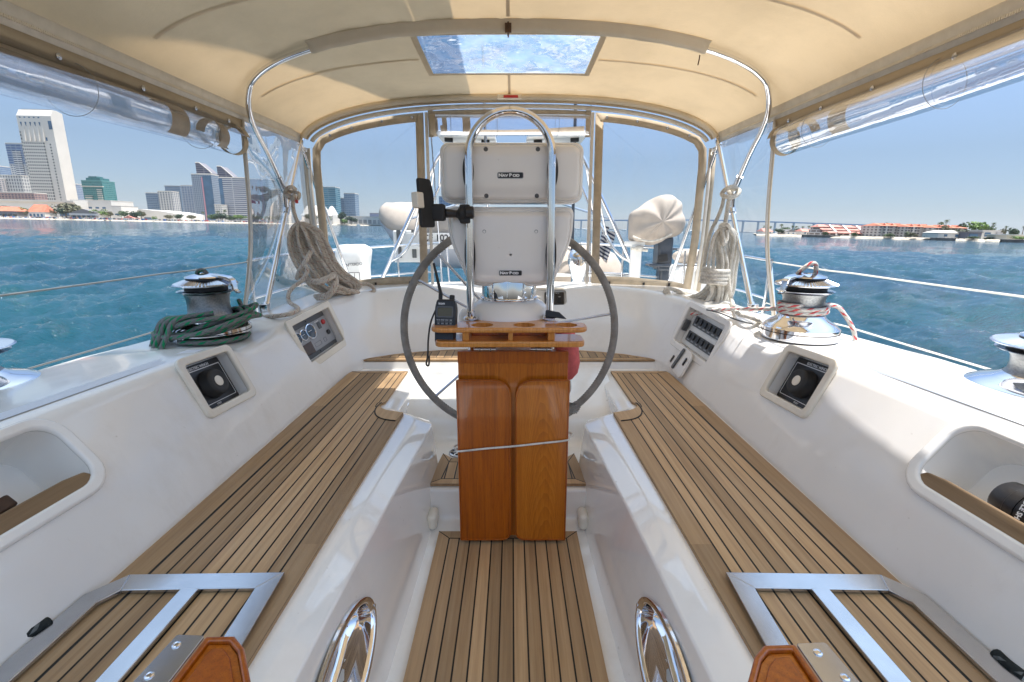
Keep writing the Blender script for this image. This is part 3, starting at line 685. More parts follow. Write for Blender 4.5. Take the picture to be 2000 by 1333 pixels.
# sleeve that laces the canvas round the middle bow
sl = [p for p in bow if abs(p.x) < .985]; 
q = MB()
ring = []
for i, p in enumerate(sl):
    a = sl[max(i - 1, 0)]; b = sl[min(i + 1, len(sl) - 1)]; t = (b - a).normalized(); n1 = Vector((0, 1, 0)); n1 = (n1 - t * n1.dot(t)).normalized(); n2 = t.cross(n1); w = .0025 * math.sin(i * 2.3) + .0015 * math.sin(i * 5.1)
    up = n2 if n2.z > 0 else -n2
    ring.append([p + up * .022 - n1 * .045, p + up * .012 - n1 * .024, p - n1 * .021 - up * .006, p - up * (.021 + w) - n1 * .004, p - up * .015 + n1 * (.018 + w), p + n1 * (.028 + w) + up * .002, p + up * (.020) + n1 * (.055 + 2 * w)])
q.grid(ring); q.build('bow_sleeve', [M_['hem']], canopy, 70, solid=.002)
q = MB(); c = (bow[len(bow) // 2 - 1] + bow[len(bow) // 2]) / 2 if len(bow) % 2 == 0 else bow[len(bow) // 2]
q.tube([c + Vector((0, .034 * math.cos(a), .034 * math.sin(a) - .004)) for a in np.linspace(0, 2 * math.pi, 14)[:-1]], .004, 6, closed=True); q.box(c + Vector((0, -.03, -.012)), (.03, .006, .04)); q.build('hanging_ring', [M_['brown']], canopy, 40)
q = MB(); e = sl[-1]; q.tube([e + Vector((-.03, -.01, -.03)), e + Vector((-.032, -.012, -.05)), e + Vector((-.036, -.012, -.075))], .003, 6); q.build('zip_pull', [M_['brown']], canopy, 40)
# aft hem, welt and zipper along the aft arch
def band(name, y, d0, d1, mat, n=61, a=1.487, wob=0, y1=None, xr=None):
    q = MB(); T = np.linspace(-math.pi / 2, math.pi / 2, n); rows = []
    for t in T:
        x = a * math.sin(t)
        if xr and not (xr[0] <= x <= xr[1]): continue
        # inward direction of the arch
        e = .004; x2 = max(-a, min(a, x + e)); x1 = max(-a, min(a, x - e)); tz = (roofz(x2, 3.6) - roofz(x1, 3.6)) / max(1e-6, x2 - x1); nrm = Vector((tz, 0, -1)).normalized()
        if abs(nrm.x) > .93: nrm = Vector((math.copysign(.93, nrm.x), 0, -.36)).normalized()
        p = Vector((x, y, roofz(x, 3.6))); w = wob * math.sin(t * 34 + math.sin(t * 11) * 2)
        rows.append([p + nrm * d0, p + nrm * ((d0 + d1) / 2 + w) + Vector((0, -.004, 0)), p + nrm * d1 + Vector((0, (y1 - y) if y1 else 0, 0))])
    q.grid(rows); return q.build(name, [mat], canopy, 60, solid=.003)
band('aft_hem', 3.585, .004, .045, M_['hem'], wob=.002, y1=3.60)
band('aft_welt', 3.60, .040, .056, M_['canvas_tan'], wob=.005)
band('aft_zipper', 3.635, .056, .085, M_['webbing'])
# cabin lamp under the arch
q = MB(); q.box((.0, 3.565, roofz(0, 3.6) - .028), (.17, .03, .032)); q.build('lamp_housing', [M_['cream']], canopy, 40, bevel=.006)
q = MB(); q.box((.01, 3.547, roofz(0, 3.6) - .029), (.10, .012, .016)); q.build('red_tag', [M_['red']], canopy, 40, bevel=.003)

# side hems: white zipper webbing and tan strip that the rolled windows hang from
for s in (-1, 1):
    yy = np.linspace(.42, 3.58, 44)
    q = MB(); q.grid([[Vector((s * (hw(y) - .015), y, 2.655)), Vector((s * (hw(y) - .004), y, 2.62)), Vector((s * (hw(y) - .002), y, 2.585))] for y in yy]); q.build('side_zipper', [M_['webbing']], canopy, 60, solid=.004)
    q = MB()
    for y in np.linspace(.3, 3.5, 420): q.box((s * (hw(y) - .012), y, 2.612), (.006, .004, .010))
    q.build('zipper_teeth', [M_['cream']], canopy, 0)
    q = MB(); q.grid([[Vector((s * (hw(y) - .003), y, 2.587)), Vector((s * (hw(y) + .003), y, 2.53))] for y in np.linspace(.42, 2.86, 34)]); q.build('side_strip', [M_['canvas_tan']], canopy, 60, solid=.003)
    for y in (1.05, 1.4, 1.75, 2.12, 2.45, 2.72):
        q = MB(); q.lathe([(.011, 0), (.011, .003), (.007, .006), (0.0001, .007)], 12, frame((s * (hw(y) - .005), y, 2.555), (0, 1, 0), (0, 0, 1 if s < 0 else -1))); q.build('snap_button', [M_['steel']], canopy, 50)
    # clear wing panel between the aft arch and the zipped edge
    A = [Vector((s * 1.497, 2.86, 2.585)), Vector((s * 1.50, 2.80, 1.95)), Vector((s * 1.56, 2.72, 1.47))]; B = [Vector((s * 1.478, 3.585, 2.585)), Vector((s * 1.475, 3.66, 2.05)), Vector((s * 1.44, 3.70, 1.50))]
    ea, eb = catmull(A, 10), catmull(B, 10)
    q = MB(); q.grid([[a.lerp(b, t) + Vector((s * .012 * math.sin(t * 9 + i * .3) * math.sin(math.pi * t), 0, 0)) for t in np.linspace(0, 1, 18)] for i, (a, b) in enumerate(zip(ea, eb))]); q.build('wing_window', [M_['vinyl']], canopy, 70)
    q = MB(); q.tube(ea, .011, 8); q.build('wing_edge_zipper', [M_['tan']], canopy, 60)
    q = MB()
    for k in range(len(ea) - 1):
        for t in np.linspace(0, 1, 9)[:-1]: p = ea[k].lerp(ea[k + 1], t); q.box(p + Vector((-s * .010, -.006, 0)), (.010, .008, .007))
    q.build('wing_zipper_teeth', [M_['webbing']], canopy, 0)
    q = MB(); q.grid([[Vector((s * 1.497, y, 2.585)), Vector((s * 1.499, y, 2.53 if y < 3.3 else 2.545))] for y in np.linspace(2.88, 3.58, 12)]); q.build('wing_top_strip', [M_['vinyl_roll']], canopy, 60)

# aft windows left and right of the middle roll-up panel
def zs(x): return roofz(x, 3.6) - .088
for s in (-1, 1):
    o = [Vector((s * x, 3.67, zs(x))) for x in np.linspace(.618, 1.28, 16)] + [Vector((s * 1.38, 3.67, zs(1.38))), Vector((s * 1.437, 3.67, 2.56)), Vector((s * 1.447, 3.67, 2.44)), Vector((s * 1.445, 3.68, 1.9)), Vector((s * 1.42, 3.70, 1.50)), Vector((s * 1.25, 3.70, 1.535)), Vector((s * .95, 3.70, 1.565)), Vector((s * .64, 3.70, 1.575))]
    c = Vector((s * 1.0, 3.68, 2.1))
    cur = [Vector((p.x, p.z)) for p in o]
    inn = inset([(p.x, p.y) for p in cur] if area([(p.x, p.y) for p in cur]) > 0 else [(p.x, p.y) for p in cur][::-1], .058)
    src = o if area([(p.x, p.z) for p in o]) > 0 else o[::-1]
    q = MB(); n = len(src); fo = [Vector((p.x, p.y, p.z)) for p in src]; fi = [Vector((a[0], p.y, a[1])) for a, p in zip(inn, src)]
    q.add(fo + fi, [(i, (i + 1) % n, n + (i + 1) % n, n + i) for i in range(n)])
    w = q.build('window_binding', [M_['tan']], canopy, 30, solid=.005)
    q = MB(); ctr = sum(fi, Vector()) / n; K = 7; rows = []
    for k in range(K + 1):
        r = []
        for i, p in enumerate(fi + fi[:1]): v = ctr.lerp(p, max(k / K, .002)); r.append(v + Vector((0, .018 * (math.sin(v.x * 11 + v.z * 5) * math.sin(v.z * 8 + 1)) * (1 - (k / K) ** 2), 0)))
        rows.append(r)
    q.grid(rows); q.build('window', [M_['vinyl']], canopy, 80)
    # white zipper posts either side of the middle opening
    q = MB(); q.box((s * .598, 3.665, (zs(.6) + 1.575) / 2), (.022, .008, zs(.6) - 1.575)); q.build('zipper_post', [M_['webbing']], canopy, 30, bevel=.002)
    q = MB(); q.grid([[Vector((s * (x - .012), 3.655, z)), Vector((s * (x + .012), 3.655, z))] for x, z in [(1.462, 2.56), (1.468, 2.3), (1.463, 1.9), (1.44, 1.52)]]); q.build('corner_zipper', [M_['webbing']], canopy, 60, solid=.004)
    q = MB(); q.grid([[Vector((s * (x - .016), 3.66, z)), Vector((s * (x + .016), 3.66, z))] for x, z in [(1.492, 2.54), (1.494, 2.3), (1.488, 1.9), (1.468, 1.50)]]); q.build('corner_binding', [M_['tan']], canopy, 60, solid=.004)
    for x in (.70, .92, 1.14, 1.3):
        q = MB(); q.lathe([(.010, 0), (.010, .003), (.006, .006), (0.0001, .007)], 12, frame((s * x, 3.664, zs(x) - .026), (1, 0, 0), (0, 0, 1)) @ Matrix.Rotation(math.pi, 4, 'X') @ Matrix.Rotation(math.pi, 4, 'X')); q.build('window_snap', [M_['steel']], canopy, 50)
    for x in (.78, 1.05, 1.25):
        q = MB(); q.box((s * x, 3.693, 1.585 - .03 * (x - .6)), (.016, .006, .022)); q.build('turn_button', [M_['black']], canopy, 30, bevel=.002)

# rolled-up clear side windows
def roll(name, label, cat, axis0, axis1, r0, turns, start, s, group, hem):
    root = thing(name, label, cat, tuple(axis0), group)
    ax = (Vector(axis1) - Vector(axis0)); Lr = ax.length; ax.normalize()
    e1 = Vector((0, 0, 1)); e1 = (e1 - ax * e1.dot(ax)).normalized(); e2 = ax.cross(e1)
    def sp(t, l):
        a = start + s * t * turns * 2 * math.pi; r = r0 * (1 - .26 * t) * (1 + .05 * math.sin(a * 2 + l * 2.1) + .03 * math.sin(l * 5 + t * 7))
        return Vector(axis0) + ax * l + e1 * (r * math.cos(a)) + e2 * (r * math.sin(a))
    T = np.linspace(0, 1, 60); Ls = np.linspace(.045, Lr, 40)
    q = MB(); q.grid([[sp(t, l) for t in T] for l in Ls]); q.build('clear_sheet', [M_['vinyl_roll']], root, 80)
    q = MB(); q.grid([[sp(t, l) for t in T] for l in np.linspace(0, .045, 4)]); q.build('end_binding', [M_['canvas_tan']], root, 80, solid=.002)
    # the inner turns carry tan bindings that show through the outer turn
    q = MB(); T2 = np.linspace(.50, .80, 20)
    def spi(t, l): 
        p = sp(t, l); c = Vector(axis0) + ax * l; return c + (p - c) * .965
    q.grid([[spi(t, l) for t in T2] for l in np.linspace(Lr * .20, Lr * .25, 4)]); q.grid([[spi(t, l) for t in np.linspace(.5, .9, 20)] for l in np.linspace(Lr * .07, Lr * .10, 4)])
    T3 = [.72 + .14 * k for k in range(2)]
    q.grid([[spi(t + .03 * math.sin(l * 3), l) for t in np.linspace(.66, .74, 6)] for l in np.linspace(Lr * .25, Lr * .98, 24)])
    q.build('inner_binding', [M_['tan']], root, 80)
    for l in (.42 * Lr, .13 * Lr, .8 * Lr):
        q = MB(); q.tube([Vector(axis0) + ax * (l + .008 * math.sin(a)) + e1 * (r0 * 1.04 * math.cos(a)) + e2 * (r0 * 1.04 * math.sin(a)) for a in np.linspace(0, 2 * math.pi, 30)[:-1]], .0011, 6, closed=True); q.build('retaining_cord', [M_['grey']], root, 60)
    if hem:
        q = MB(); q.grid([[Vector(hem[0]).lerp(Vector(hem[1]), t), sp(0, .045 + t * (Lr - .045))] for t in np.linspace(0, 1, 20)]); q.build('upper_flap', [M_['vinyl_roll']], root, 70)
    return root
G_ = 'clear window panels rolled up under the canopy edge'
roll('rolled_window', 'rolled up clear window over the left coaming by the white tower', 'rolled window', (-1.515, 2.80, 2.468), (-1.545, .45, 2.478), .085, 1.6, R(-80), 1, G_, ((-1.50, 2.80, 2.535), (-1.50, .5, 2.535)))
roll('rolled_window', 'rolled up clear window over the right coaming above the red roofed shore', 'rolled window', (1.515, 2.80, 2.462), (1.555, .45, 2.535), .082, 1.6, R(80), -1, G_, ((1.50, 2.80, 2.535), (1.50, .5, 2.535)))
mr = roll('rolled_window', 'rolled up middle aft window above the wheel between two flat windows', 'rolled window', (-.572, 3.665, 2.72), (.572, 3.665, 2.72), .078, 1.9, R(0), -1, G_, None)
q = MB(); n = 24
q.grid([[Vector((x, 3.66, zs(x) + .004)), Vector((x, 3.66, zs(x) - .042))] for x in np.linspace(-.585, .585, n)]); q.build('top_binding', [M_['tan']], mr, 60, solid=.004)
for x in (-.565, .565):
    q = MB(); q.box((x, 3.655, 2.735), (.036, .006, .20)); q.build('side_binding', [M_['tan']], mr, 30, bevel=.002)
q = MB(); q.grid([[Vector((x, 3.668, zs(x) - .04)), Vector((x, 3.668, 2.78))] for x in np.linspace(-.57, .57, n)]); q.build('flat_sheet', [M_['vinyl_roll']], mr, 60)
# ================================================ pedestal, guard, instrument pods, wheel, table
ped = thing('steering_pedestal', 'white steering pedestal with polished compass cylinder below the instrument pods', 'pedestal', (0.005, 2.0, .84))
q = MB(); q.lathe([(.17, .84), (.165, .87), (.135, .90), (.12, 1.0), (.115, 1.45), (.13, 1.53), (.165, 1.575), (.185, 1.60), (.19, 1.63), (.175, 1.665), (.14, 1.695), (.115, 1.705), (0, 1.706)], 40, Matrix.Translation((.005, 2.0, 0))); q.build('column', [M_['gel']], ped, 60)
q = MB(); q.grid([[Vector((.005 + r * (1 + fl * math.cos(11 * a)) * math.cos(a), 2.0 + r * (1 + fl * math.cos(11 * a)) * math.sin(a), z)) for a in np.linspace(0, 2 * math.pi, 133)[:-1]] for r, z, fl in ((.118, 1.703, 0), (.122, 1.710, 0), (.121, 1.716, 0), (.115, 1.719, .008), (.115, 1.80, .008), (.110, 1.815, 0), (.001, 1.82, 0))], closed_u=True); q.build('compass_housing', [M_['chrome']], ped, 40)
for s in (-1, 1):
    q = MB(); q.prism(rrect(.09, .12, .03), -.03, .03, frame((s * .165, 2.01, 1.60), (1, 0, 0), (0, 0, 1))); q.build('cheek', [M_['gel']], ped, 40, bevel=.012, bseg=3)

gd = thing('pedestal_guard', 'polished steel hoop handrail arching over both instrument pods', 'handrail', (.012, 1.86, 1.62))
pts = [(-.147, 1.86, 1.44), (-.147, 1.86, 1.85), (-.143, 1.86, 2.05)] + [(.012 - .155 * math.cos(a), 1.86, 2.258 + .155 * math.sin(a)) for a in np.linspace(0, math.pi, 25)] + [(.167, 1.86, 2.05), (.169, 1.86, 1.85), (.169, 1.86, 1.44)]
q = MB(); q.tube(pts, .0155, 20); q.build('hoop', [M_['chrome']], gd, 60)
for s in (-1, 1):
    q = MB(); q.lathe([(.03, 0), (.03, .006), (.018, .012), (.018, .03), (.0157, .032)], 20, Matrix.Translation((.011 + s * .158, 1.86, 1.644))); q.build('foot_collar', [M_['chrome']], gd, 40)

def pod(name, label, z0, z1, out, yb, yf, plate_z, screws, plate_w):
    root = thing(name, label, 'instrument pod', (0.015, 1.9, z0))
    F_ = frame((0, yb, 0), (1, 0, 0), (0, 0, 1))        # local z points to -y (towards the camera)
    c = (sum(p[0] for p in out) / len(out), sum(p[1] for p in out) / len(out))
    def sc_(k, d): return [Vector((c[0] + (p[0] - c[0]) * k[0], yb - d, c[1] + (p[1] - c[1]) * k[1])) for p in out]
    rows = [sc_((1, 1), -.115), sc_((1.0, 1.0), 0), sc_((.995, .985), .012), sc_((.975, .95), .019), sc_((.962, .935), .021), sc_((.948, .912), .019), sc_((.938, .896), .024), sc_((.922, .862), .038), sc_((.88, .79), .044), sc_((.5, .4), .046), sc_((.02, .02), .0465)]
    q = MB(); q.grid(rows, closed_u=True); q.add(rows[0], [tuple(range(len(out)))]); q.build('shell', [M_['pod']], root, 50)
    q = MB(); g0 = sc_((1.004, 1.008), -.028); g1 = sc_((1.004, 1.008), -.022); q.grid([g0, g1], closed_u=True); q.build('gasket', [M_['dkgrey']], root, 50)
    for sx, sz in screws:
        s_ = MB(); s_.lathe([(.0135, -.006), (.0135, .010), (.0105, .013), (.0095, .009), (0.0001, .009)], 18, frame((sx, yb - .032, sz), (1, 0, 0), (0, 0, 1))); pb = s_.build('screw_boss', [M_['pod']], root, 50)
        s_ = MB(); s_.lathe([(.0085, 0), (.0085, .0035), (.006, .005), (.004, .0035), (0.0001, .0035)], 12, frame((sx, yb - .041, sz), (1, 0, 0), (0, 0, 1))); s_.build('screw', [M_['dkgrey']], pb, 40)
    q = MB(); q.prism(rrect(plate_w, plate_w * .20, plate_w * .05), 0, .002, frame((.012, yb - .0465, plate_z), (1, 0, 0), (0, 0, 1))); pl = q.build('name_plate', [M_['black']], root, 30)
    q = MB(); q.ring(rrect(plate_w * 1.04, plate_w * .24, plate_w * .06), rrect(plate_w * .98, plate_w * .185, plate_w * .045), 0, .0015, frame((.012, yb - .0465, plate_z), (1, 0, 0), (0, 0, 1))); q.build('plate_rim', [M_['grey']], pl, 30)
    T = frame((.012, yb - .0487, plate_z), (1, 0, 0), (0, 0, 1))
    text('plate_text', 'N', plate_w * .165, T @ Matrix.Translation((-plate_w * .395, 0, 0)) @ Matrix.Scale(1.25, 4, (1, 0, 0)), M_['lettering'], pl, bold=.0009)
    text('plate_text', 'AV', plate_w * .135, T @ Matrix.Translation((-plate_w * .21, -plate_w * .012, 0)) @ Matrix.Scale(1.3, 4, (1, 0, 0)), M_['lettering'], pl, bold=.0008)
    text('plate_text', 'P', plate_w * .165, T @ Matrix.Translation((0.0, 0, 0)) @ Matrix.Scale(1.25, 4, (1, 0, 0)), M_['lettering'], pl, bold=.0009)
    text('plate_text', 'OD', plate_w * .135, T @ Matrix.Translation((plate_w * .225, -plate_w * .012, 0)) @ Matrix.Scale(1.3, 4, (1, 0, 0)), M_['lettering'], pl, bold=.0008)
    for s in (-1, 1):                                   # black clamp pads behind the guard tube
        h = (z1 - z0) * (.62 if z0 > 2 else .62)
        zc = (z0 + z1) / 2 + (0 if z0 > 2 else -.03)
        q = MB(); q.prism([(.021 * math.cos(a), h / 2 * math.sin(a)) for a in np.linspace(0, 2 * math.pi, 29)[:-1]], 0, .014, frame((.012 + s * .1585, yb - .045, zc), (1, 0, 0), (0, 0, 1))); q.build('clamp_pad', [M_['rubber']], root, 40, bevel=.003)
    return root
o1 = rrect(.55, .222, .034, 6, .017, 2.204)
pod('instrument_pod', 'wide white instrument pod with rounded ends at the top of the steel hoop', 2.10, 2.31, o1, 1.925, 1.86, 2.192, [(-.08, 2.285), (.115, 2.285), (-.08, 2.118), (.113, 2.118)], .095)
def poly_round(pts, r, n=5): return [(p.x, p.y) for p in fillet([Vector((*p, 0)) for p in pts], r, n, closed=True)]
o2 = poly_round([(.14, 1.768), (.185, 1.778), (.258, 1.96), (.262, 2.078), (-.237, 2.078), (-.233, 1.96), (-.158, 1.778), (-.115, 1.768)], [.02, .03, .05, .03, .03, .05, .03, .02], 5)
pod('instrument_pod', 'tapered white instrument pod below the wide one and above the compass', 1.775, 2.075, o2, 1.925, 1.86, 1.825, [(-.09, 1.985), (.112, 1.985)], .088)
for o in bpy.data.objects:
    if o.name.startswith('instrument_pod'): pass

# steering wheel (aft of the pedestal)
wh = thing('helm', 'large steering wheel with stitched grey leather rim behind the pedestal', 'steering wheel', (.005, 2.2, 1.528))
wc = Vector((.005, 2.2, 1.518)); WR = .503
W = lambda a, r=WR, dy=0: wc + Vector((r * math.sin(a), dy, r * math.cos(a)))
def leather():
    m, nt, b = nmat('grey_leather'); v = coords(nt); n = noise(nt, v, 18, 5, .7)
    L(nt, ramp(nt, n, [(.3, (.19, .175, .155)), (.7, (.33, .31, .28))]), b.inputs['Base Color']); b.inputs['Roughness'].default_value = .72; bump(nt, b, noise(nt, v, 240, 3), .5, .002); return m
M_['leather'] = leather()
q = MB(); q.tube([W(a) for a in np.linspace(0, 2 * math.pi, 97)[:-1]], .0175, 14, closed=True); rim = q.build('rim', [M_['leather']], wh, 60)
q = MB()
for a in np.linspace(0, 2 * math.pi, 240)[:-1]:
    r_ = WR - .0165; t = Vector((math.cos(a), 0, -math.sin(a))); q.tube([W(a, r_, -.006) - t * .0035, W(a, r_ - .002, 0), W(a, r_, .006) + t * .0035], .0016, 4)
q.build('stitching', [M_['dkgrey']], rim, 40)
rr_ = random.Random(8)
for a0, a1 in ((R(138), R(153)),):
    pts = []; q = MB()
    for k in range(46): a = a0 + (a1 - a0) * k / 45; pts.append(W(a, WR + .0225 * math.cos(k * 2.1), .0225 * math.sin(k * 2.1)))
    q.tube(pts, .006, 7); pts = [W(a0 + (a1 - a0) * k / 30, WR + .027 * math.cos(k * 2.9 + 1), .027 * math.sin(k * 2.9 + 1)) for k in range(31)]; q.tube(pts, .006, 7); q.build('lashing', [M_['leather']], rim, 60)
q = MB(); q.lathe([(.05, -.03), (.05, .02), (.03, .04), (0, .042)], 24, frame(wc, (1, 0, 0), (0, 0, 1))); q.build('hub', [M_['chrome']], wh, 40)
for k, a in enumerate([R(x) for x in (-42, 80, 160, 228, 300)]):
    q = MB(); q.tube([W(a, .03), W(a, WR - .015)], .0065, 10); q.build('spoke', [M_['steel']], wh, 60)

# two-tier wooden drinks holder
cup = thing('drinks_holder', 'varnished wooden two tier drinks holder across the pedestal', 'drinks holder', (.01, 1.78, 1.57))
def board_out(w, y0, y1, r): return None
top_o = [(p[0], p[1]) for p in poly_round([(-.285, 1.70), (.30, 1.70), (.305, 1.815), (.21, 1.825), (.165, 1.87), (.115, 1.93), (-.09, 1.93), (-.14, 1.87), (-.19, 1.825), (-.29, 1.815)], [.045, .045, .04, .02, .02, .03, .03, .02, .02, .04], 5)]
q = MB(); q.prism(top_o, 1.620, 1.640); tb = q.build('top_board', [M_['varnish_honey']], cup, 40, bevel=.008, bseg=3)
cm = []
for x, rad in ((-.095, .042), (.065, .042), (.225, .042)):
    c = MB(); c.lathe([(rad, 1.5), (rad, 1.8)], 32, Matrix.Translation((x, 1.757, 0))); cm.append(c.mesh('c', [M_['varnish']], 40))
cut(tb, cm)
low_o = poly_round([(-.272, 1.70), (.292, 1.70), (.292, 1.835), (-.272, 1.835)], .035, 5)
q = MB(); q.prism(low_o, 1.565, 1.588); q.build('lower_board', [M_['varnish_honey']], cup, 40, bevel=.006, bseg=3)
for x in (-.155, .013, .165):
    q = MB(); q.box((x, 1.74, 1.605), (.026 if abs(x) > .1 else .018, .05, .036)); q.build('post', [M_['varnish_honey']], cup, 30, bevel=.003)
q = MB(); q.box((.01, 1.81, 1.605), (.30, .02, .035)); q.build('back_rail', [M_['varnish_dark']], cup, 30, bevel=.002)

# folded teak table leaf
tbl = thing('folded_table', 'varnished teak table folded down in front of the steering pedestal', 'table', (.022, 1.76, .72))
MT = lambda x0, x1, z0, z1, y0, y1: ((x0 + x1) / 2, (y0 + y1) / 2, (z0 + z1) / 2)
def slab(x0, x1, z0, z1, y0, y1, r=(.004,) * 4, mat='varnish', name='panel', par=tbl, bev=.007):
    pts = poly_round([(x0, z0), (x1, z0), (x1, z1), (x0, z1)], list(r), 7)
    q = MB(); q.prism(pts, 0, y1 - y0, frame((0, y1, 0), (1, 0, 0), (0, 0, 1))); return q.build(name, [M_[mat]], par, 40, bevel=bev, bseg=3)
slab(-.192, .236, .725, 1.535, 1.757, 1.785, mat='varnish', name='back_leaf')
slab(-.192, .236, 1.49, 1.537, 1.752, 1.757, mat='varnish_dark', name='top_band', bev=.001)
slab(-.195, .012, .722, 1.425, 1.734, 1.754, (.004, .045, .075, .004), 'varnish_dark', 'leaf_panel')
slab(.034, .238, .722, 1.425, 1.734, 1.754, (.045, .004, .004, .075), 'varnish_pale', 'leaf_panel')
for x0, x1, rr4 in ((-.196, .012, (.004, .045, .075, .004)), (.034, .239, (.045, .004, .004, .075))):
    pts = poly_round([(x0, .722), (x1, .722), (x1, 1.426), (x0, 1.426)], list(rr4), 7)
    q = MB(); q.tube([Vector((p[0], 1.7335, p[1])) for p in pts], .0035, 6, closed=True); q.build('edge_bead', [M_['varnish_dark']], tbl, 60)
for x in (-.085, .13):
    q = MB(); q.tube([(x - .04, 1.757, 1.545), (x + .04, 1.757, 1.545)], .007, 10); q.box((x, 1.762, 1.555), (.08, .004, .022)); q.box((x - .02, 1.757, 1.545), (.003, .016, .016)); q.box((x + .02, 1.757, 1.545), (.003, .016, .016)); q.build('hinge', [M_['steel']], tbl, 40)
q = MB(); q.tube([(-.12, 1.76, .715), (-.05, 1.76, .715)], .006, 8); q.build('lower_latch', [M_['steel']], tbl, 40)
cord = MB(); cp = [(-.203, 1.80, 1.125), (-.205, 1.745, 1.128), (-.195, 1.728, 1.13), (-.08, 1.7275, 1.143), (.022, 1.7275, 1.152), (.14, 1.7275, 1.166), (.232, 1.728, 1.177), (.246, 1.745, 1.179), (.246, 1.80, 1.18), (.02, 1.85, 1.16)]
cord.tube(catmull(cp, 6, closed=True), .0042, 8, closed=True); tag(cord.build('cord', [M_['rope']], None, 60), 'thin white cord tied round the folded table', 'cord')
# red bag hanging behind the table
q = MB(); rows = []
for k, (z, w, d, dx) in enumerate([(1.60, .030, .022, -.01), (1.56, .042, .03, 0), (1.50, .052, .038, .004), (1.44, .058, .042, .006), (1.40, .055, .040, .005), (1.375, .04, .03, .0), (1.365, .012, .01, -.005)]):
    rows.append([Vector((.240 + dx + w * math.cos(a) * (1 + .10 * math.sin(a * 3 + k)), 1.93 + d * math.sin(a), z + .006 * math.sin(a * 2 + k))) for a in np.linspace(0, 2 * math.pi, 21)[:-1]])
q.grid(rows, closed_u=True); tag(q.build('cloth_bag', [M_['redcloth']], None, 70), 'faded red cloth bag hanging behind the right side of the table', 'bag')
q = MB(); q.tube(catmull([(.262, 1.93, 1.39), (.27, 1.95, 1.31), (.25, 1.97, 1.25), (.27, 2.0, 1.2)], 6), .006, 8); tag(q.build('cord', [M_['rope']], None, 60), 'short white line hanging below the red bag', 'cord')
# black cloth tip at the right foot of the hoop
q = MB(); q.add([(.150, 1.845, 1.655), (.235, 1.80, 1.652), (.205, 1.835, 1.676), (.152, 1.842, 1.684), (.155, 1.90, 1.655), (.2, 1.88, 1.66)], [(0, 1, 2, 3), (3, 2, 5, 4), (0, 4, 5, 1), (1, 5, 2), (0, 3, 4)]); tag(q.build('cloth', [M_['black']], None, 30, bevel=.003), 'small folded black cloth wedged against the right hoop foot', 'cloth')

# hand-held radio in the left well of the holder
rd = thing('handheld_radio', 'black handheld radio with a long aerial standing in the drinks holder', 'radio', (-.235, 1.765, 1.56))
RM = frame((-.237, 1.757, 1.59), (1, -.12, 0), (.03, .28, 1)) @ Matrix.Scale(1.14, 4)
q = MB(); q.prism(poly_round([(-.032, -.02), (.032, -.02), (.036, .06), (.036, .10), (.03, .128), (-.03, .128), (-.036, .10), (-.036, .06)], .009, 4), -.018, .018, RM); q.build('body', [M_['black']], rd, 40, bevel=.006, bseg=3)
q = MB(); q.prism(rrect(.05, .03, .004, 4, 0, .085), .018, .0195, RM); scn = q.build('screen', [simple('radio_screen', (.10, .085, .04), .25)], rd, 30)
q = MB(); q.ring(rrect(.058, .038, .006, 4, 0, .085), rrect(.049, .029, .004, 4, 0, .085), .018, .0215, RM); q.build('bezel', [M_['dkgrey']], rd, 30)
for k in range(8):
    q = MB(); q.prism(rrect(.011, .0065, .002, 3, -.021 + .014 * (k % 4), .052 - .012 * (k // 4)), .018, .0205, RM); q.build('key', [M_['dkgrey']], rd, 30)
for k in range(8): text('key_label', ('hi lo', 'dual', 'scan', 'tag', '16', 'wx', 'sql', 'ch')[k], .0068, RM @ Matrix.Translation((-.021 + .014 * (k % 4), .0585 - .012 * (k // 4), .0195)), M_['lettering'], rd, .0003)
text('maker_text', 'icom', .011, RM @ Matrix.Translation((-.012, .113, .0192)), M_['lettering'], rd, .0003, bold=.0003)
q = MB(); q.tube([RM @ Vector((-.022, .12, 0)), RM @ Vector((-.022, .15, 0))], .008, 12); a0 = RM @ Vector((-.022, .15, 0)); q.tube([a0, P(847, 515, y=1.84)], [.0065, .0045], 10); q.build('aerial', [M_['rubber']], rd, 50)
q = MB(); q.lathe([(.009, 0), (.009, .014), (.006, .016), (0.0001, .016)], 14, RM @ Matrix.Translation((.018, .128, 0)) @ Matrix.Rotation(R(-90), 4, 'X')); q.build('knob', [M_['rubber']], rd, 40)
q = MB(); q.tube(catmull([RM @ Vector((-.034, .10, 0)), (-.287, 1.74, 1.655), (-.292, 1.70, 1.60), (-.295, 1.69, 1.54), (-.302, 1.69, 1.505), (-.293, 1.69, 1.50), (-.290, 1.69, 1.535)], 6), .0035, 7); q.build('wrist_strap', [M_['rubber']], rd, 60)

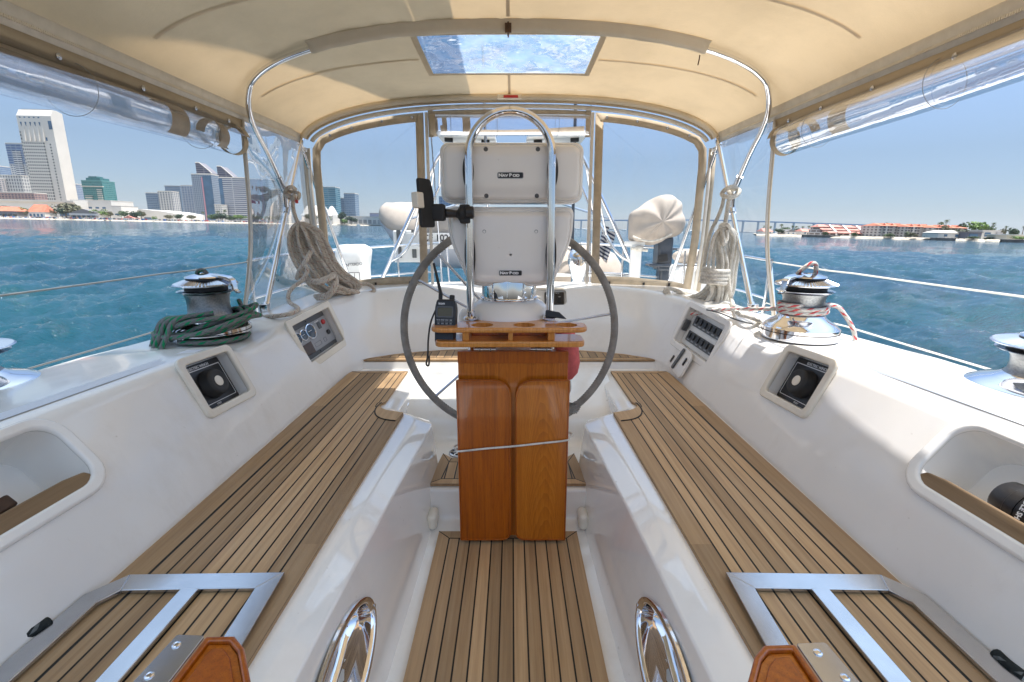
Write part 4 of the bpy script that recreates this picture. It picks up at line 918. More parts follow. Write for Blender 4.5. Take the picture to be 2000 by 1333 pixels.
# phone on a ball-joint clamp on the left side of the hoop
ph = thing('phone_holder', 'smartphone in a black ball joint clamp on the left side of the steel hoop', 'phone', (-.23, 1.86, 2.04))
PM = frame((-.297, 1.80, 2.085), (.42, .9, 0), (-.03, .05, 1))
q = MB(); q.prism(poly_round([(-.045, -.085), (.04, -.085), (.045, .04), (.03, .088), (-.045, .088)], .012, 4), -.006, .006, PM); q.build('case', [M_['rubber']], ph, 40, bevel=.003)
q = MB(); q.prism(rrect(.074, .16, .008), -.0075, -.006, PM); q.build('screen', [M_['glass']], ph, 30)
q = MB(); q.prism(rrect(.04, .055, .006, 4, -.05, .01), -.014, .014, PM); q.build('grip', [M_['cream']], ph, 40, bevel=.004)
q = MB(); q.box((-.262, 1.845, 2.055), (.055, .05, .062)); q.build('cradle', [M_['rubber']], ph, 40, bevel=.008)
q = MB(); q.sphere((-.228, 1.855, 2.053), .017, 14, 10); q.tube([(-.228, 1.855, 2.053), (-.188, 1.856, 2.050)], [.017, .013], 12); q.sphere((-.186, 1.856, 2.050), .016, 14, 10); q.build('ball_arm', [M_['black']], ph, 60)
q = MB(); q.lathe([(.017, -.02), (.028, -.014), (.030, 0), (.028, .014), (.017, .02)], 22, frame((-.168, 1.857, 2.050), (0, 1, 0), (0, 0, 1))); q.box((-.160, 1.858, 2.05), (.04, .045, .07)); q.build('clamp', [M_['rubber']], ph, 40, bevel=.006)
q = MB(); q.lathe([(.02, 0), (.024, .004), (.024, .03), (.018, .034), (0.0001, .034)], 12, frame((-.13, 1.845, 2.055), (0, 1, .2), (0, .2, -1)) @ Matrix.Translation((0, 0, -.004))); q.build('clamp_knob', [M_['black']], ph, 40, bevel=.002)
# ================================================ deck gear in and around the cockpit
def radial(fn, n, seg_h):  pass
def make_winch(label, loc, sc_, arm_ang, group='self tailing winches on the coamings'):
    w = thing('winch', label, 'winch', loc, group); o = Vector(loc)
    def T(z=0): return Matrix.Translation(o + Vector((0, 0, z * sc_))) @ Matrix.Scale(sc_, 4)
    q = MB(); q.lathe([(.172, 0), (.176, .004), (.176, .058), (.172, .062), (.170, .062)], 48, T(), True, False); q.build('base', [M_['chrome']], w, 40)
    q = MB(); q.lathe([(.1775, .038), (.1775, .042)], 48, T(), False, False); q.build('base_joint', [M_['black']], w, 40)
    q = MB(); q.lathe([(.171, .061), (.168, .066), (.150, .082), (.122, .098), (.108, .112), (.103, .122)], 48, T(), False, False); q.build('skirt', [M_['chrome']], w, 60)
    q = MB(); q.lathe([(.103, .120), (.096, .135), (.093, .17), (.095, .205), (.104, .228)], 48, T(), False, False); q.build('drum', [M_['drum']], w, 60)
    q = MB(); q.lathe([(.104, .227), (.128, .238), (.130, .242), (.120, .246), (.095, .246)], 48, T(), False, False); q.build('drum_flange', [M_['steel']], w, 60)
    q = MB(); q.lathe([(.095, .244), (.094, .252), (.094, .262), (.108, .268)], 40, T(), False, False); q.build('self_tailer_groove', [M_['rubber']], w, 50)
    q = MB()
    rows = []
    for r, z, k in ((.108, .266, 0), (.140, .269, 0), (.142, .273, 0), (.136, .277, 1), (.085, .296, 1), (.080, .296, 0)):
        rows.append([o + Vector(((r + (.0016 * (j % 2) if k else 0)) * math.cos(a), (r + (.0016 * (j % 2) if k else 0)) * math.sin(a), z + (.0035 * (j % 2) if k else 0))) * sc_ for j, a in enumerate(np.linspace(0, 2 * math.pi, 121)[:-1])])
    q.grid(rows, closed_u=True); q.build('ribbed_jaw', [M_['steel']], w, 25)
    q = MB(); q.lathe([(.082, .290), (.084, .300), (.078, .308), (.072, .309)], 36, T(), False, False); q.build('black_collar', [M_['black']], w, 50)
    q = MB(); q.lathe([(.088, .307), (.086, .313), (.055, .322), (.030, .326), (.028, .322), (0.0001, .322)], 40, T(), False, False); q.build('cap', [M_['chrome']], w, 50)
    ca, sa = math.cos(arm_ang), math.sin(arm_ang)
    q = MB(); rows = []
    for r, z, wd, th in ((.02, .318, .02, .006), (.09, .316, .02, .006), (.142, .308, .018, .006), (.158, .298, .016, .007), (.164, .272, .014, .007), (.166, .252, .013, .007), (.180, .240, .012, .006), (.19, .238, .010, .004)):
        c = o + Vector((r * ca, r * sa, z)) * sc_; t = Vector((-sa, ca, 0)); nrm = Vector((ca, sa, 0)) if r > .15 and z > .245 else Vector((0, 0, 1))
        rows.append([c - t * wd * sc_ - nrm * th * sc_, c + t * wd * sc_ - nrm * th * sc_, c + t * wd * sc_ + nrm * th * sc_, c - t * wd * sc_ + nrm * th * sc_])
    q.grid(rows, closed_u=True); q.add(rows[0], [(0, 1, 2, 3)]); q.add(rows[-1], [(3, 2, 1, 0)]); q.build('line_guide_arm', [M_['chrome']], w, 40, bevel=.002)
    return w
LW = Vector((-1.515, 2.36, 1.452)); RW = Vector((1.49, 2.36, 1.452)); LW2 = Vector((-1.92, 1.55, 1.43)); RW2 = Vector((1.835, 1.50, 1.43))
make_winch('winch with grey and green rope heaped round its base', LW, 1.0, R(-12))
make_winch('winch with two turns of white and red rope on its drum', RW, 1.0, R(205))
make_winch('winch cut off by the left edge of the photo', LW2, 1.0, R(200)).scale = (1.25, 1.25, .60)
make_winch('winch cut off by the right edge of the photo', RW2, 1.0, R(250)).scale = (1.25, 1.25, .70)

def helix(c, r, z0, z1, turns, n, a0=0, wob=0, sd=0):
    g = random.Random(sd); return [Vector((c.x + (r + wob * math.sin(t * 9 + sd)) * math.cos(a0 + t * turns * 2 * math.pi), c.y + (r + wob * math.sin(t * 9 + sd)) * math.sin(a0 + t * turns * 2 * math.pi), z0 + (z1 - z0) * t)) for t in np.linspace(0, 1, n)]
# red and white sheet on the right winch
pts = helix(RW, .108, 1.452 + .132, 1.452 + .175, 2.3, 60, R(120)) 
pre = [RW + Vector((-.35, .55, .02)), RW + Vector((-.22, .33, .09))]
tail = [RW + Vector((.135, -.03, .17)), RW + Vector((.20, -.03, .12)), RW + Vector((.24, -.05, .05)), RW + Vector((.26, -.08, -.02)), RW + Vector((.34, -.2, -.02)), RW + Vector((.4, -.5, -.02))]
q = MB(); q.tube(catmull(pre, 4) + pts + catmull([pts[-1]] + tail, 6)[1:], .0105, 10); tag(q.build('sheet_rope', [M_['rope_red']], None, 60), 'white and red rope wound on the winch right of the wheel', 'rope')
q = MB(); q.tube(catmull([RW + Vector(p) for p in ((-.04, .03, .30), (-.035, 0, .34), (0, -.015, .375), (.028, -.01, .37), (.04, .0, .335), (.042, .02, .30))], 6), .0105, 10); tag(q.build('rope_bight', [M_['rope_red']], None, 60), 'small red and white rope loop standing on top of the right winch', 'rope')
q = MB(); q.tube(catmull([P(1735, 728, z=1.44), P(1770, 738, z=1.455), P(1830, 748, z=1.46), P(1880, 768, z=1.46), P(1925, 790, z=1.46)], 8), .012, 10); tag(q.build('sheet_rope', [M_['rope_red']], None, 60), 'red and white rope lying on the right deck edge beside the outer winch', 'rope')
# green rope heap on the left winch
g = random.Random(11); q = MB(); 
for k in range(7):
    r = .150 + .020 * (k % 4) + g.uniform(-.008, .008); h = .055 + .017 * (k // 2)
    tilt = R(g.uniform(8, 16)); pa = R(-35 + g.uniform(-14, 14)); pts = []
    for a in np.linspace(0, 2 * math.pi, 40)[:-1]:
        x = r * 1.12 * math.cos(a); y = r * .95 * math.sin(a); z = h + .042 * math.cos(a - pa - .9) + .012 * math.sin(3 * a + k)
        pts.append(LW + Vector((x + .012 * math.sin(2 * a + k), y - .01, max(.016, z))))
    q.tube(pts, .0125, 9, closed=True)
for k in range(6):                                         # bights falling outboard and forward over the coaming
    a = R(192 + 13 * k); b = R(215 + 9 * k)
    s0 = LW + Vector((.14 * math.cos(a + .9), .14 * math.sin(a + .9), .115 + .006 * k)); s1 = LW + Vector((.19 * math.cos(a), .19 * math.sin(a), .105 + .004 * k)); s2 = LW + Vector((.235 * math.cos(a - .12), .235 * math.sin(a - .12), .045)); s3 = LW + Vector((.26 * math.cos(a - .2), .27 * math.sin(a - .2), -.02))
    q.tube(catmull([s0, s1, s2, s3], 7), .0125, 9)
q.tube(catmull([LW + Vector(p) for p in ((.17, .02, .016), (.19, -.06, .016), (.15, -.15, .016), (.06, -.19, .016), (-.05, -.19, .018))], 6), .0125, 9)
q.tube(catmull([LW + Vector(p) for p in ((.06, .16, .17), (.10, .12, .11), (.12, .05, .085))], 6), .011, 9)
tag(q.build('rope_heap', [M_['rope_green']], None, 60), 'heap of grey and green rope round the left winch base', 'rope')
q = MB(); q.tube(catmull([LW + Vector(p) for p in ((-.04, .0, .315), (-.02, -.01, .34), (.0, 0, .34), (.015, .005, .315))], 5), .010, 8); tag(q.build('rope_bight', [M_['rope_green']], None, 60), 'tip of green rope poking from the top of the left winch', 'rope')

# electric winch switches in their recesses
def switch(sd_, label):
    M = FR['switch', sd_]; t = thing('winch_switch', label, 'switch', tuple(M.translation), 'winch switch panels set into the coamings')
    q = MB(); q.ring(rrect(.325, .255, .03, 6), rrect(.262, .192, .016, 6), -.004, .014, M); q.build('frame', [M_['cream']], t, 40, bevel=.006, bseg=3)
    q = MB(); q.prism(rrect(.262, .19, .004), -.053, -.047, M); pl = q.build('panel', [M_['black']], t, 30)
    q = MB(); q.ring(rrect(.245, .150, .006, 3, 0, -.004), rrect(.240, .145, .005, 3, 0, -.004), -.047, -.0462, M); q.box((0, .0715, -.0464), (.245, .0018, .0006), M); q.build('panel_line', [M_['lettering']], pl, 0)
    c = Matrix.Translation((.012 if sd_ < 0 else -.012, -.004, 0))
    q = MB(); q.lathe([(.062, -.047), (.062, -.036), (.057, -.03), (.055, -.012), (.050, -.005), (.040, -.003), (.030, -.006), (.022, -.0065)], 36, M @ c, False, False); kb = q.build('knob', [M_['rubber']], t, 50)
    q = MB(); q.lathe([(.022, -.012), (.022, -.005), (.017, -.0035), (0.0001, -.0035)], 28, M @ c); q.build('push_button', [M_['cream']], kb, 40)
    text('panel_text', 'ELECTRIC WINCH', .0155, M @ Matrix.Translation((0, .081, -.0468)), M_['lettering'], pl, .0005, bold=.0004)
    text('panel_text', 'STBD' if sd_ < 0 else 'PORT', .011, M @ Matrix.Translation((.0, -.088, -.0468)), M_['lettering'], pl, .0005)
switch(-1, 'black winch switch framed in cream beside the green roped winch')
switch(1, 'black winch switch framed in cream beside the red roped winch')

# engine panel on the left
M = FR['inst', -1]; ep = thing('engine_panel', 'grey engine panel with three gauges in the left coaming near the wheel', 'engine panel', tuple(M.translation))
q = MB(); q.ring(rrect(.47, .305, .018, 5), rrect(.392, .227, .008, 5), -.004, .012, M); q.build('frame', [M_['cream']], ep, 40, bevel=.005, bseg=3)
q = MB(); q.prism(rrect(.39, .225, .004), -.049, -.044, M); q.build('back_plate', [M_['dkgrey']], ep, 30)
q = MB(); q.prism(rrect(.385, .165, .006, 4, 0, -.005), -.044, -.038, M); bp_ = q.build('panel', [M_['grey']], ep, 30, bevel=.002)
for x, r in ((-.145, .03), (-.085, .03), (-.012, .042)):
    q = MB(); q.lathe([(r * 1.12, -.038), (r * 1.12, -.030), (r, -.029), (r * .96, -.034), (0.0001, -.034)], 28, M @ Matrix.Translation((x, .032, 0))); gq = q.build('gauge', [M_['chrome']], bp_, 40)
    q = MB(); q.lathe([(r * .95, -.0338), (r * .7, -.0325), (0.0001, -.032)], 28, M @ Matrix.Translation((x, .032, 0))); q.build('gauge_face', [M_['glass']], gq, 60)
    q = MB(); q.box((x - r * .2, .032 + r * .1, -.0315), (r * .9, .002, .001), M); q.build('needle', [M_['lettering']], gq, 0)
for x, y, r, mm in ((.142, .045, .016, 'red'), (.145, -.025, .015, 'black')):
    q = MB(); q.lathe([(r, -.038), (r, -.030), (r * .8, -.027), (0.0001, -.027)], 20, M @ Matrix.Translation((x, y, 0))); q.build('button', [M_[mm]], bp_, 40)
q = MB(); q.prism(rrect(.03, .042, .003, 3, .092, .038), -.038, -.034, M); q.build('indicator_display', [M_['dkgrey']], bp_, 30)
q = MB(); q.prism(rrect(.115, .068, .003, 3, -.11, -.052), -.038, -.0345, M); q.build('hour_display', [simple('brown_display', (.06, .035, .03), .25)], bp_, 30)
for x, w in ((.005, .07), (.085, .03)):
    q = MB(); q.ring(rrect(w, .026, .004, 3, x, -.055), rrect(w - .004, .022, .003, 3, x, -.055), -.038, -.037, M); q.build('label_box', [M_['dkgrey']], bp_, 0)
for x, y in ((.07, .066), (.085, .066), (.10, .066)): 
    q = MB(); q.prism(rrect(.008, .006, .001, 3, x, y), -.038, -.0365, M); q.build('warning_light', [M_['lettering']], bp_, 0)
for x, y in ((0, .095), (0, -.1)):
    q = MB(); q.lathe([(.005, -.044), (.005, -.041), (0.0001, -.040)], 12, M @ Matrix.Translation((x, y, 0))); q.build('screw', [M_['black']], ep, 40)
# breaker panel on the right
M = FR['inst', 1]; bk = thing('switch_panel', 'white panel with two black rows of switches in the right coaming', 'switch panel', tuple(M.translation))
q = MB(); q.ring(rrect(.47, .305, .03, 5), rrect(.392, .227, .010, 5), -.004, .016, M); q.build('frame', [M_['gel']], bk, 40, bevel=.007, bseg=3)
q = MB(); q.prism(rrect(.39, .225, .004), -.049, -.040, M); q.build('back_plate', [M_['white']], bk, 30)
for y in (.05, -.05):
    q = MB(); q.prism(rrect(.31, .066, .004, 3, 0, y), -.040, -.032, M); rb = q.build('switch_row', [M_['dkgrey']], bk, 30, bevel=.002)
    for k in range(6):
        x = -.125 + .05 * k; q = MB(); q.prism(rrect(.028, .036, .004, 3, x, y + .008), -.032, -.022, M); q.build('rocker_switch', [M_['black']], rb, 30, bevel=.003)
        q = MB(); q.prism(rrect(.026, .007, .001, 3, x, y - .021), -.032, -.0314, M); q.build('switch_label', [M_['grey']], rb, 0)
for x, y in ((.19, .01), (-.19, .0)):
    q = MB(); q.box((x, y, -.02), (.02, .075, .03), M); q.build('cover_latch', [M_['dkgrey']], bk, 30, bevel=.003)
# throttle strap slots below it
lv = thing('throttle_plate', 'white plate with a black lever slot low in the right coaming corner', 'lever plate', (1.06, 2.86, 1.2))
LM = frame((1.055, 2.80, 1.205), (-.03, -1, -.06), (.42, 0, 1))
q = MB(); q.prism(rrect(.26, .17, .04, 5), -.006, .006, LM); q.build('plate', [M_['gel']], lv, 40, bevel=.003)
q = MB(); q.prism(rrect(.030, .15, .012, 4, -.01, -.0), .006, .016, LM @ Matrix.Rotation(R(-12), 4, 'Z')); q.build('lever_slot', [M_['dkgrey']], lv, 30, bevel=.003)
for x, y in ((.085, .03), (-.085, -.04)):
    q = MB(); q.prism(rrect(.018, .05, .004, 3, x, y), .006, .013, LM @ Matrix.Rotation(R(-8), 4, 'Z')); q.build('lever_stop', [M_['black']], lv, 30, bevel=.002)
# thruster panel on the aft coaming
TM = frame((.30, 3.60, 1.475), (1, 0, 0), (0, .42, 1)); tp = thing('thruster_panel', 'small black control panel with a red button behind the pedestal', 'control panel', (.30, 3.6, 1.47))
q = MB(); q.prism(rrect(.15, .10, .008, 4, .045, 0), -.030, -.018, TM); q.build('panel', [M_['black']], tp, 30, bevel=.002)
q = MB(); q.lathe([(.014, -.018), (.014, -.012), (0.0001, -.010)], 16, TM @ Matrix.Translation((.02, .018, 0))); q.build('button', [M_['red']], tp, 40)
q = MB(); q.ring(rrect(.034, .034, .015, 4, .02, .018), rrect(.029, .029, .013, 4, .02, .018), -.018, -.016, TM); q.build('button_ring', [M_['grey']], tp, 0)
q = MB(); q.prism(rrect(.032, .034, .004, 3, .085, -.015), -.018, -.008, TM); q.build('toggle', [M_['rubber']], tp, 30, bevel=.003)
text('panel_text', 'BOW THRUST', .011, TM @ Matrix.Translation((.05, .041, -.0177)), M_['lettering'], tp, .0004)
text('panel_text', 'ON', .010, TM @ Matrix.Translation((.02, -.012, -.0177)), M_['lettering'], tp, .0004); text('panel_text', 'OFF', .010, TM @ Matrix.Translation((.085, .012, -.0177)), M_['lettering'], tp, .0004)

# polished frames lying on the benches
def seat_frame(s, label):
    t = thing('steel_frame', label, 'steel frame', (s * .78, .9, 1.11), 'flat steel frames on the benches')
    w = .05; out = [(.545, .55), (.585, 1.072), (.985, 1.06), (1.035, 1.00), (1.035, .55)]
    bars = [[(.545, .3), (.595, .3), (.632, 1.012), (.583, 1.068)], [(.583, 1.068), (.632, 1.012), (.965, 1.004), (.985, 1.060)], [(.965, 1.004), (.985, 1.060), (1.045, .99), (1.045, .3), (.99, .3), (.992, .965)], [(.770, .3), (.822, .3), (.818, 1.0095), (.773, 1.0105)]]
    for k, b_ in enumerate(bars):
        o = [(s * x, y) for x, y in b_]
        if area(o) < 0: o = o[::-1]
        q = MB(); q.prism(o, 1.1045 + .0001 * (k == 3), 1.115 - .0004 * (k % 2)); q.build('bar', [M_['steel']], t, 30, bevel=.0015)
    return t
seat_frame(-1, 'flat steel frame on the left teak bench near the camera')
seat_frame(1, 'flat steel frame on the right teak bench near the camera')
# teak hatch-board ends with steel plates at the bottom edge of the photo
def bracket(s, label):
    t = thing('wooden_bracket', label, 'bracket', (s * .36, .50, 1.40), 'teak brackets with steel plates below the camera')
    zt = 1.40; pp = lambda L_: [(lambda v: (v.x, v.y))(P(x, y, z=zt)) for x, y in L_]
    wood = [(402, 1243), (458, 1242), (477, 1266), (500, 1385), (292, 1385)] if s < 0 else [(1553, 1258), (1492, 1260), (1474, 1282), (1446, 1385), (1640, 1385)]
    plate = [(346, 1241), (400, 1243), (290, 1385), (212, 1385)] if s < 0 else [(1612, 1256), (1555, 1258), (1642, 1385), (1722, 1385)]
    wo_, po_ = pp(wood), pp(plate)
    wo_ = wo_ if area(wo_) > 0 else wo_[::-1]; po_ = po_ if area(po_) > 0 else po_[::-1]
    inn = inset(wo_, .009)
    q = MB(); q.ring(wo_, inn, zt - .26, zt); q.build('frame', [M_['varnish_dark']], t, 30, bevel=.003, bseg=3)
    q = MB(); q.prism(inset(wo_, .0092), zt - .24, zt - .007); q.build('core', [M_['varnish']], t, 30, bevel=.001)
    c = inset(wo_, .019); q = MB(); q.prism(c, zt - .0072, zt - .003); q.build('inlay', [M_['varnish_dark']], t, 30, bevel=.0015)
    q = MB(); q.prism(poly_round(po_, .004, 4), zt - .003, zt + .001); q.build('plate', [M_['steel']], t, 30, bevel=.0008)
    for x, y in (((345, 1262), (292, 1322)) if s < 0 else ((1597, 1277), (1650, 1326))):
        v = P(x, y, z=zt); q = MB(); q.lathe([(.0062, 0), (.006, .0015), (.004, .0025), (.003, .0012), (0.0001, .0012)], 16, Matrix.Translation((v.x, v.y, zt + .001))); q.build('screw', [M_['chrome']], t, 40)
bracket(-1, 'teak bracket with steel plate in front of the left bench')
bracket(1, 'teak bracket with steel plate in front of the right bench')

# polished bowls let into the bench faces
def bowl(s, c, a, b_, label, depth, group, nrm=(1, 0, 0.12)):
    t = thing('recessed_bowl', label, 'recessed bowl', c, group)
    M = frame(c, (0, 1, 0), (s * (.24 if c[1] < 2 else .03), 0, 1)); 
    if (M.to_3x3() @ Vector((0, 0, 1))).x * s > 0: M = M @ Matrix.Rotation(math.pi, 4, 'Y')
    A = np.linspace(0, 2 * math.pi, 41)[:-1]; E = lambda k, z, dk=0: [M @ Vector(((a * k + dk) * math.cos(x), (b_ * k + dk) * math.sin(x), z)) for x in A]
    q = MB(); q.grid([E(1, -.002, .020), E(1, .006, .018), E(1, .008, .010), E(1, .006, .002), E(1, -.004, -.003)], closed_u=True); q.build('rim', [M_['chrome']], t, 60)
    q = MB(); q.grid([E(1, -.003, -.002), E(.98, -depth * .4), E(.92, -depth * .75), E(.78, -depth * .95), E(.4, -depth), E(.01, -depth)], closed_u=True); q.build('bowl', [M_['chrome']], t, 70)
    q = MB(); q.lathe([(.014, -depth + .001), (.014, -depth + .006), (.010, -depth + .01), (0.0001, -depth + .01)], 16, M); q.build('lamp', [M_['steel']], t, 40)
    for x in (0, math.pi):
        q = MB(); q.lathe([(.005, 0), (.0045, .002), (0.0001, .0025)], 10, M @ Matrix.Translation(((a + .010) * math.cos(x), 0, .0078))); q.build('screw', [M_['steel']], t, 40)
bowl(-1, (-.397, .95, .91), .214, .086, 'polished oval bowl low in the left bench face near the camera', .09, 'polished bowls in the near bench faces')
bowl(1, (.397, .95, .91), .214, .086, 'polished oval bowl low in the right bench face near the camera', .09, 'polished bowls in the near bench faces')
bowl(-1, (-.574, 2.56, .93), .10, .078, 'polished oval bowl in the left bench face behind the wheel rim', .06, None)
# deck drains
for s, lb in ((-1, 'round steel drain grating left of the folded table'), (1, 'round steel drain grating right of the folded table')):
    c = (s * .265, 2.285, .842); t = thing('floor_drain', lb, 'drain', c, 'drain gratings in the helm floor')
    q = MB(); q.lathe([(.050, 0), (.050, .004), (.042, .006), (.041, .003)], 28, Matrix.Translation(c), False, False); q.build('rim', [M_['steel']], t, 50)
    q = MB(); q.lathe([(.042, .001), (0.0001, .001)], 24, Matrix.Translation(c), False, False); q.build('drain_hole', [M_['black']], t, 50)
    q = MB()
    for k in range(6): a = R(60 * k); q.tube([Vector(c) + Vector((.008 * math.cos(a), .008 * math.sin(a), .004)), Vector(c) + Vector((.043 * math.cos(a), .043 * math.sin(a), .004))], .0035, 6)
    q.tube([Vector(c) + Vector((.024 * math.cos(a), .024 * math.sin(a), .004)) for a in np.linspace(0, 2 * math.pi, 21)[:-1]], .003, 6, closed=True); q.build('grating', [M_['steel']], t, 40)

# coiled ropes tied to the frame legs
def rope_coil(s, label, knot_label, mat):
    t = thing('rope_coil', label, 'rope', (s * 1.35, 3.25, 1.9), None)
    g = random.Random(5 if s < 0 else 9)
    if s < 0:
        pt = lambda x, y, d=3.12: P(x, y, y=d)
        q = MB()
        loops = 7
        for k in range(loops):
            o = k * 5.5; dd = 3.05 + .035 * (k % 3)
            path = [pt(583 + o * .2, 437, dd), pt(566 + o * .9, 455 + g.uniform(-4, 4), dd), pt(566 + o * 1.4, 490, dd), pt(582 + o * 1.7, 525, dd), pt(606 + o * 1.6, 556 + g.uniform(-4, 4), dd + .05), pt(636 + o * 1.9, 574 - o * .1, dd + .12), pt(662 + o, 576 - o * .2, dd + .2), pt(668 + o * 1.1, 566 - o * .3, dd + .22), pt(644 + o * 1.1, 548 - o * .3, dd + .16), pt(622 + o * 1.1, 516, dd + .05), pt(606 + o * 1.1, 480 + g.uniform(-5, 5), dd + .03), pt(597 + o * .8, 452, dd + .02)]
            q.tube(catmull(path, 6, closed=True), .0118, 9, closed=True)
        q.build('loops', [M_[mat]], t, 60)
        q = MB()
        q.tube(catmull([pt(660, 577, 3.26), pt(690, 577, 3.34), pt(722, 573, 3.4), pt(731, 566, 3.42), pt(718, 556, 3.44), pt(700, 558, 3.42), pt(688, 566, 3.38), pt(676, 568, 3.34), pt(668, 560, 3.3)], 7), .0138, 9)
        q.tube(catmull([pt(650, 540, 3.2), pt(672, 556, 3.3), pt(684, 566, 3.34), pt(694, 558, 3.38), pt(690, 551, 3.4), pt(682, 556, 3.4)], 7), .0138, 9); q.build('loose_loop', [M_[mat]], t, 60)
        q = MB()                                         # wraps round the waist of the coil
        for k in range(2):
            q.tube(catmull([pt(588 + 8 * k, 541 + 8 * k, 3.0), pt(612 + 10 * k, 550 + 3 * k, 2.93), pt(640 + 6 * k, 543 + k, 2.96), pt(652 + 3 * k, 536 + 4 * k, 3.1), pt(655 + 2 * k, 552 + 6 * k, 3.02), pt(640 + 2 * k, 575 + 5 * k, 2.98), pt(615 + 4 * k, 580 + 4 * k, 3.02)], 7), .0138, 9)
        q.tube(catmull([pt(607, 492, 3.0), pt(597, 512, 2.95), pt(585, 530, 2.96), pt(580, 545, 3.0)], 6), .0138, 9); q.build('wrapping', [M_[mat]], t, 60)
        q = MB(); q.tube(catmull([pt(593, 512, 2.96), pt(600, 530, 2.93), pt(590, 548, 2.92), pt(572, 562, 2.9), pt(563, 577, 2.88), pt(566, 592, 2.86), P(582, 603, z=1.535), P(570, 613, z=1.53), P(540, 618, z=1.52), P(512, 620, z=1.50), P(495, 625, z=1.47)], 7), .0125, 9); q.build('tail', [M_[mat]], t, 60)
        q = MB(); kn = pt(566, 375, 3.2); q.tube(catmull([pt(578, 372, 3.15), pt(570, 366, 3.13), pt(560, 370, 3.13), pt(557, 380, 3.15), pt(566, 388, 3.13), pt(580, 390, 3.14), pt(584, 380, 3.17), pt(576, 376, 3.22), pt(562, 376, 3.24), pt(568, 384, 3.18), pt(576, 384, 3.12), pt(572, 396, 3.12), pt(574, 415, 3.11), pt(582, 438, 3.08)], 7), .0125, 9); q.build('knot', [M_[mat]], t, 60)
        q = MB(); q.tube([pt(579, 392, 3.11), pt(580, 398, 3.11)], .010, 8); q.build('whipping', [M_['red']], t, 50)
    else:
        pt = lambda x, y, d=3.05: P(x, y, y=d)
        q = MB()
        for k in range(6):
            o = k * 6.0; dd = 3.0 + .04 * (k % 3)
            path = [pt(1412 + o * .3, 446, dd), pt(1396 + o * .5, 462 + g.uniform(-3, 3), dd), pt(1388 + o * 1.1, 490, dd), pt(1384 + o * 1.5, 520, dd), pt(1384 + o * 1.2, 545, dd), pt(1390 + o * .8, 572 + .6 * o * .3, dd + .02), pt(1378 + o * 1.2, 594, dd + .02), pt(1394 + o * .9, 598 - .2 * o, dd + .08), pt(1402 + o * 1.0, 570, dd + .08), pt(1404 + o * 1.1, 530, dd + .07), pt(1412 + o * 1.0, 495, dd + .06), pt(1420 + o * .7, 462, dd + .05)]
            q.tube(catmull(path, 6, closed=True), .0118, 9, closed=True)
        q.build('loops', [M_[mat]], t, 60)
        q = MB()
        for k in range(5):
            o = 3.2 * k; q.tube(catmull([pt(1386 + k * 6, 555 + o, 3.05), pt(1368 + k * 4, 574 + o * 1.3, 3.1), pt(1340 + k * 2, 583 + o * 1.2, 3.2), pt(1312 - o * .3 + 10, 582 + o * .4, 3.25), pt(1298 + o * .6, 572 - o * .1, 3.28), pt(1304 + o * .6, 564 + o * .1, 3.3), pt(1322 + o * .3, 568 + o * .3, 3.3), pt(1334 + o * .8, 574 + o * .3, 3.28)], 7), .0118, 9)
        q.build('loose_loop', [M_[mat]], t, 60)
        q = MB(); 
        for k in range(4): 
            y = 528 + 7.4 * k; q.tube(catmull([pt(1374 - k * 1.2, y, 3.02), pt(1384, y + 1.5, 2.95), pt(1400, y + 3, 2.93), pt(1418 - k, y + 4, 2.97), pt(1421 - k, y + 2, 3.08), pt(1400, y - 2, 3.16), pt(1378, y - 2, 3.12)], 6, closed=True), .0148, 9, closed=True)
        q.build('wrapping', [M_[mat]], t, 60)
        q = MB(); q.tube(catmull([pt(1422, 538, 3.0), pt(1425, 565, 2.98), pt(1430, 590, 2.95), P(1440, 612, z=1.535), P(1462, 620, z=1.53), P(1478, 626, z=1.51), P(1489, 633, z=1.475)], 7), .0125, 9); q.build('tail', [M_[mat]], t, 60)
        q = MB(); q.tube(catmull([pt(1440, 370, 3.12), pt(1434, 366, 3.08), pt(1420, 369, 3.07), pt(1410, 380, 3.08), pt(1420, 386, 3.05), pt(1436, 384, 3.06), pt(1444, 374, 3.1), pt(1436, 370, 3.16), pt(1424, 376, 3.18), pt(1430, 384, 3.10), pt(1424, 392, 3.06), pt(1420, 415, 3.06), pt(1416, 440, 3.04)], 7), .0135, 9)
        q.tube(catmull([pt(1414, 384, 3.1), pt(1410, 405, 3.1), pt(1400, 430, 3.12), pt(1388, 455, 3.14), pt(1380, 490, 3.14), pt(1374, 530, 3.16)], 7), .0115, 9)
        q.tube(catmull([pt(1408, 442, 3.0), pt(1420, 440, 2.98), pt(1424, 448, 3.0), pt(1412, 452, 3.02)], 6, closed=True), .0135, 9, closed=True)
        q.tube(catmull([pt(1410, 450, 2.98), pt(1413, 470, 2.96), pt(1412, 478, 2.97), pt(1419, 470, 2.98), pt(1420, 450, 2.99)], 6), .0125, 9); q.build('knot', [M_[mat]], t, 60)
rope_coil(-1, 'coiled tan flecked rope tied to the left canopy leg', '', 'rope_grey')
rope_coil(1, 'coiled white rope tied to the right canopy leg', '', 'rope')
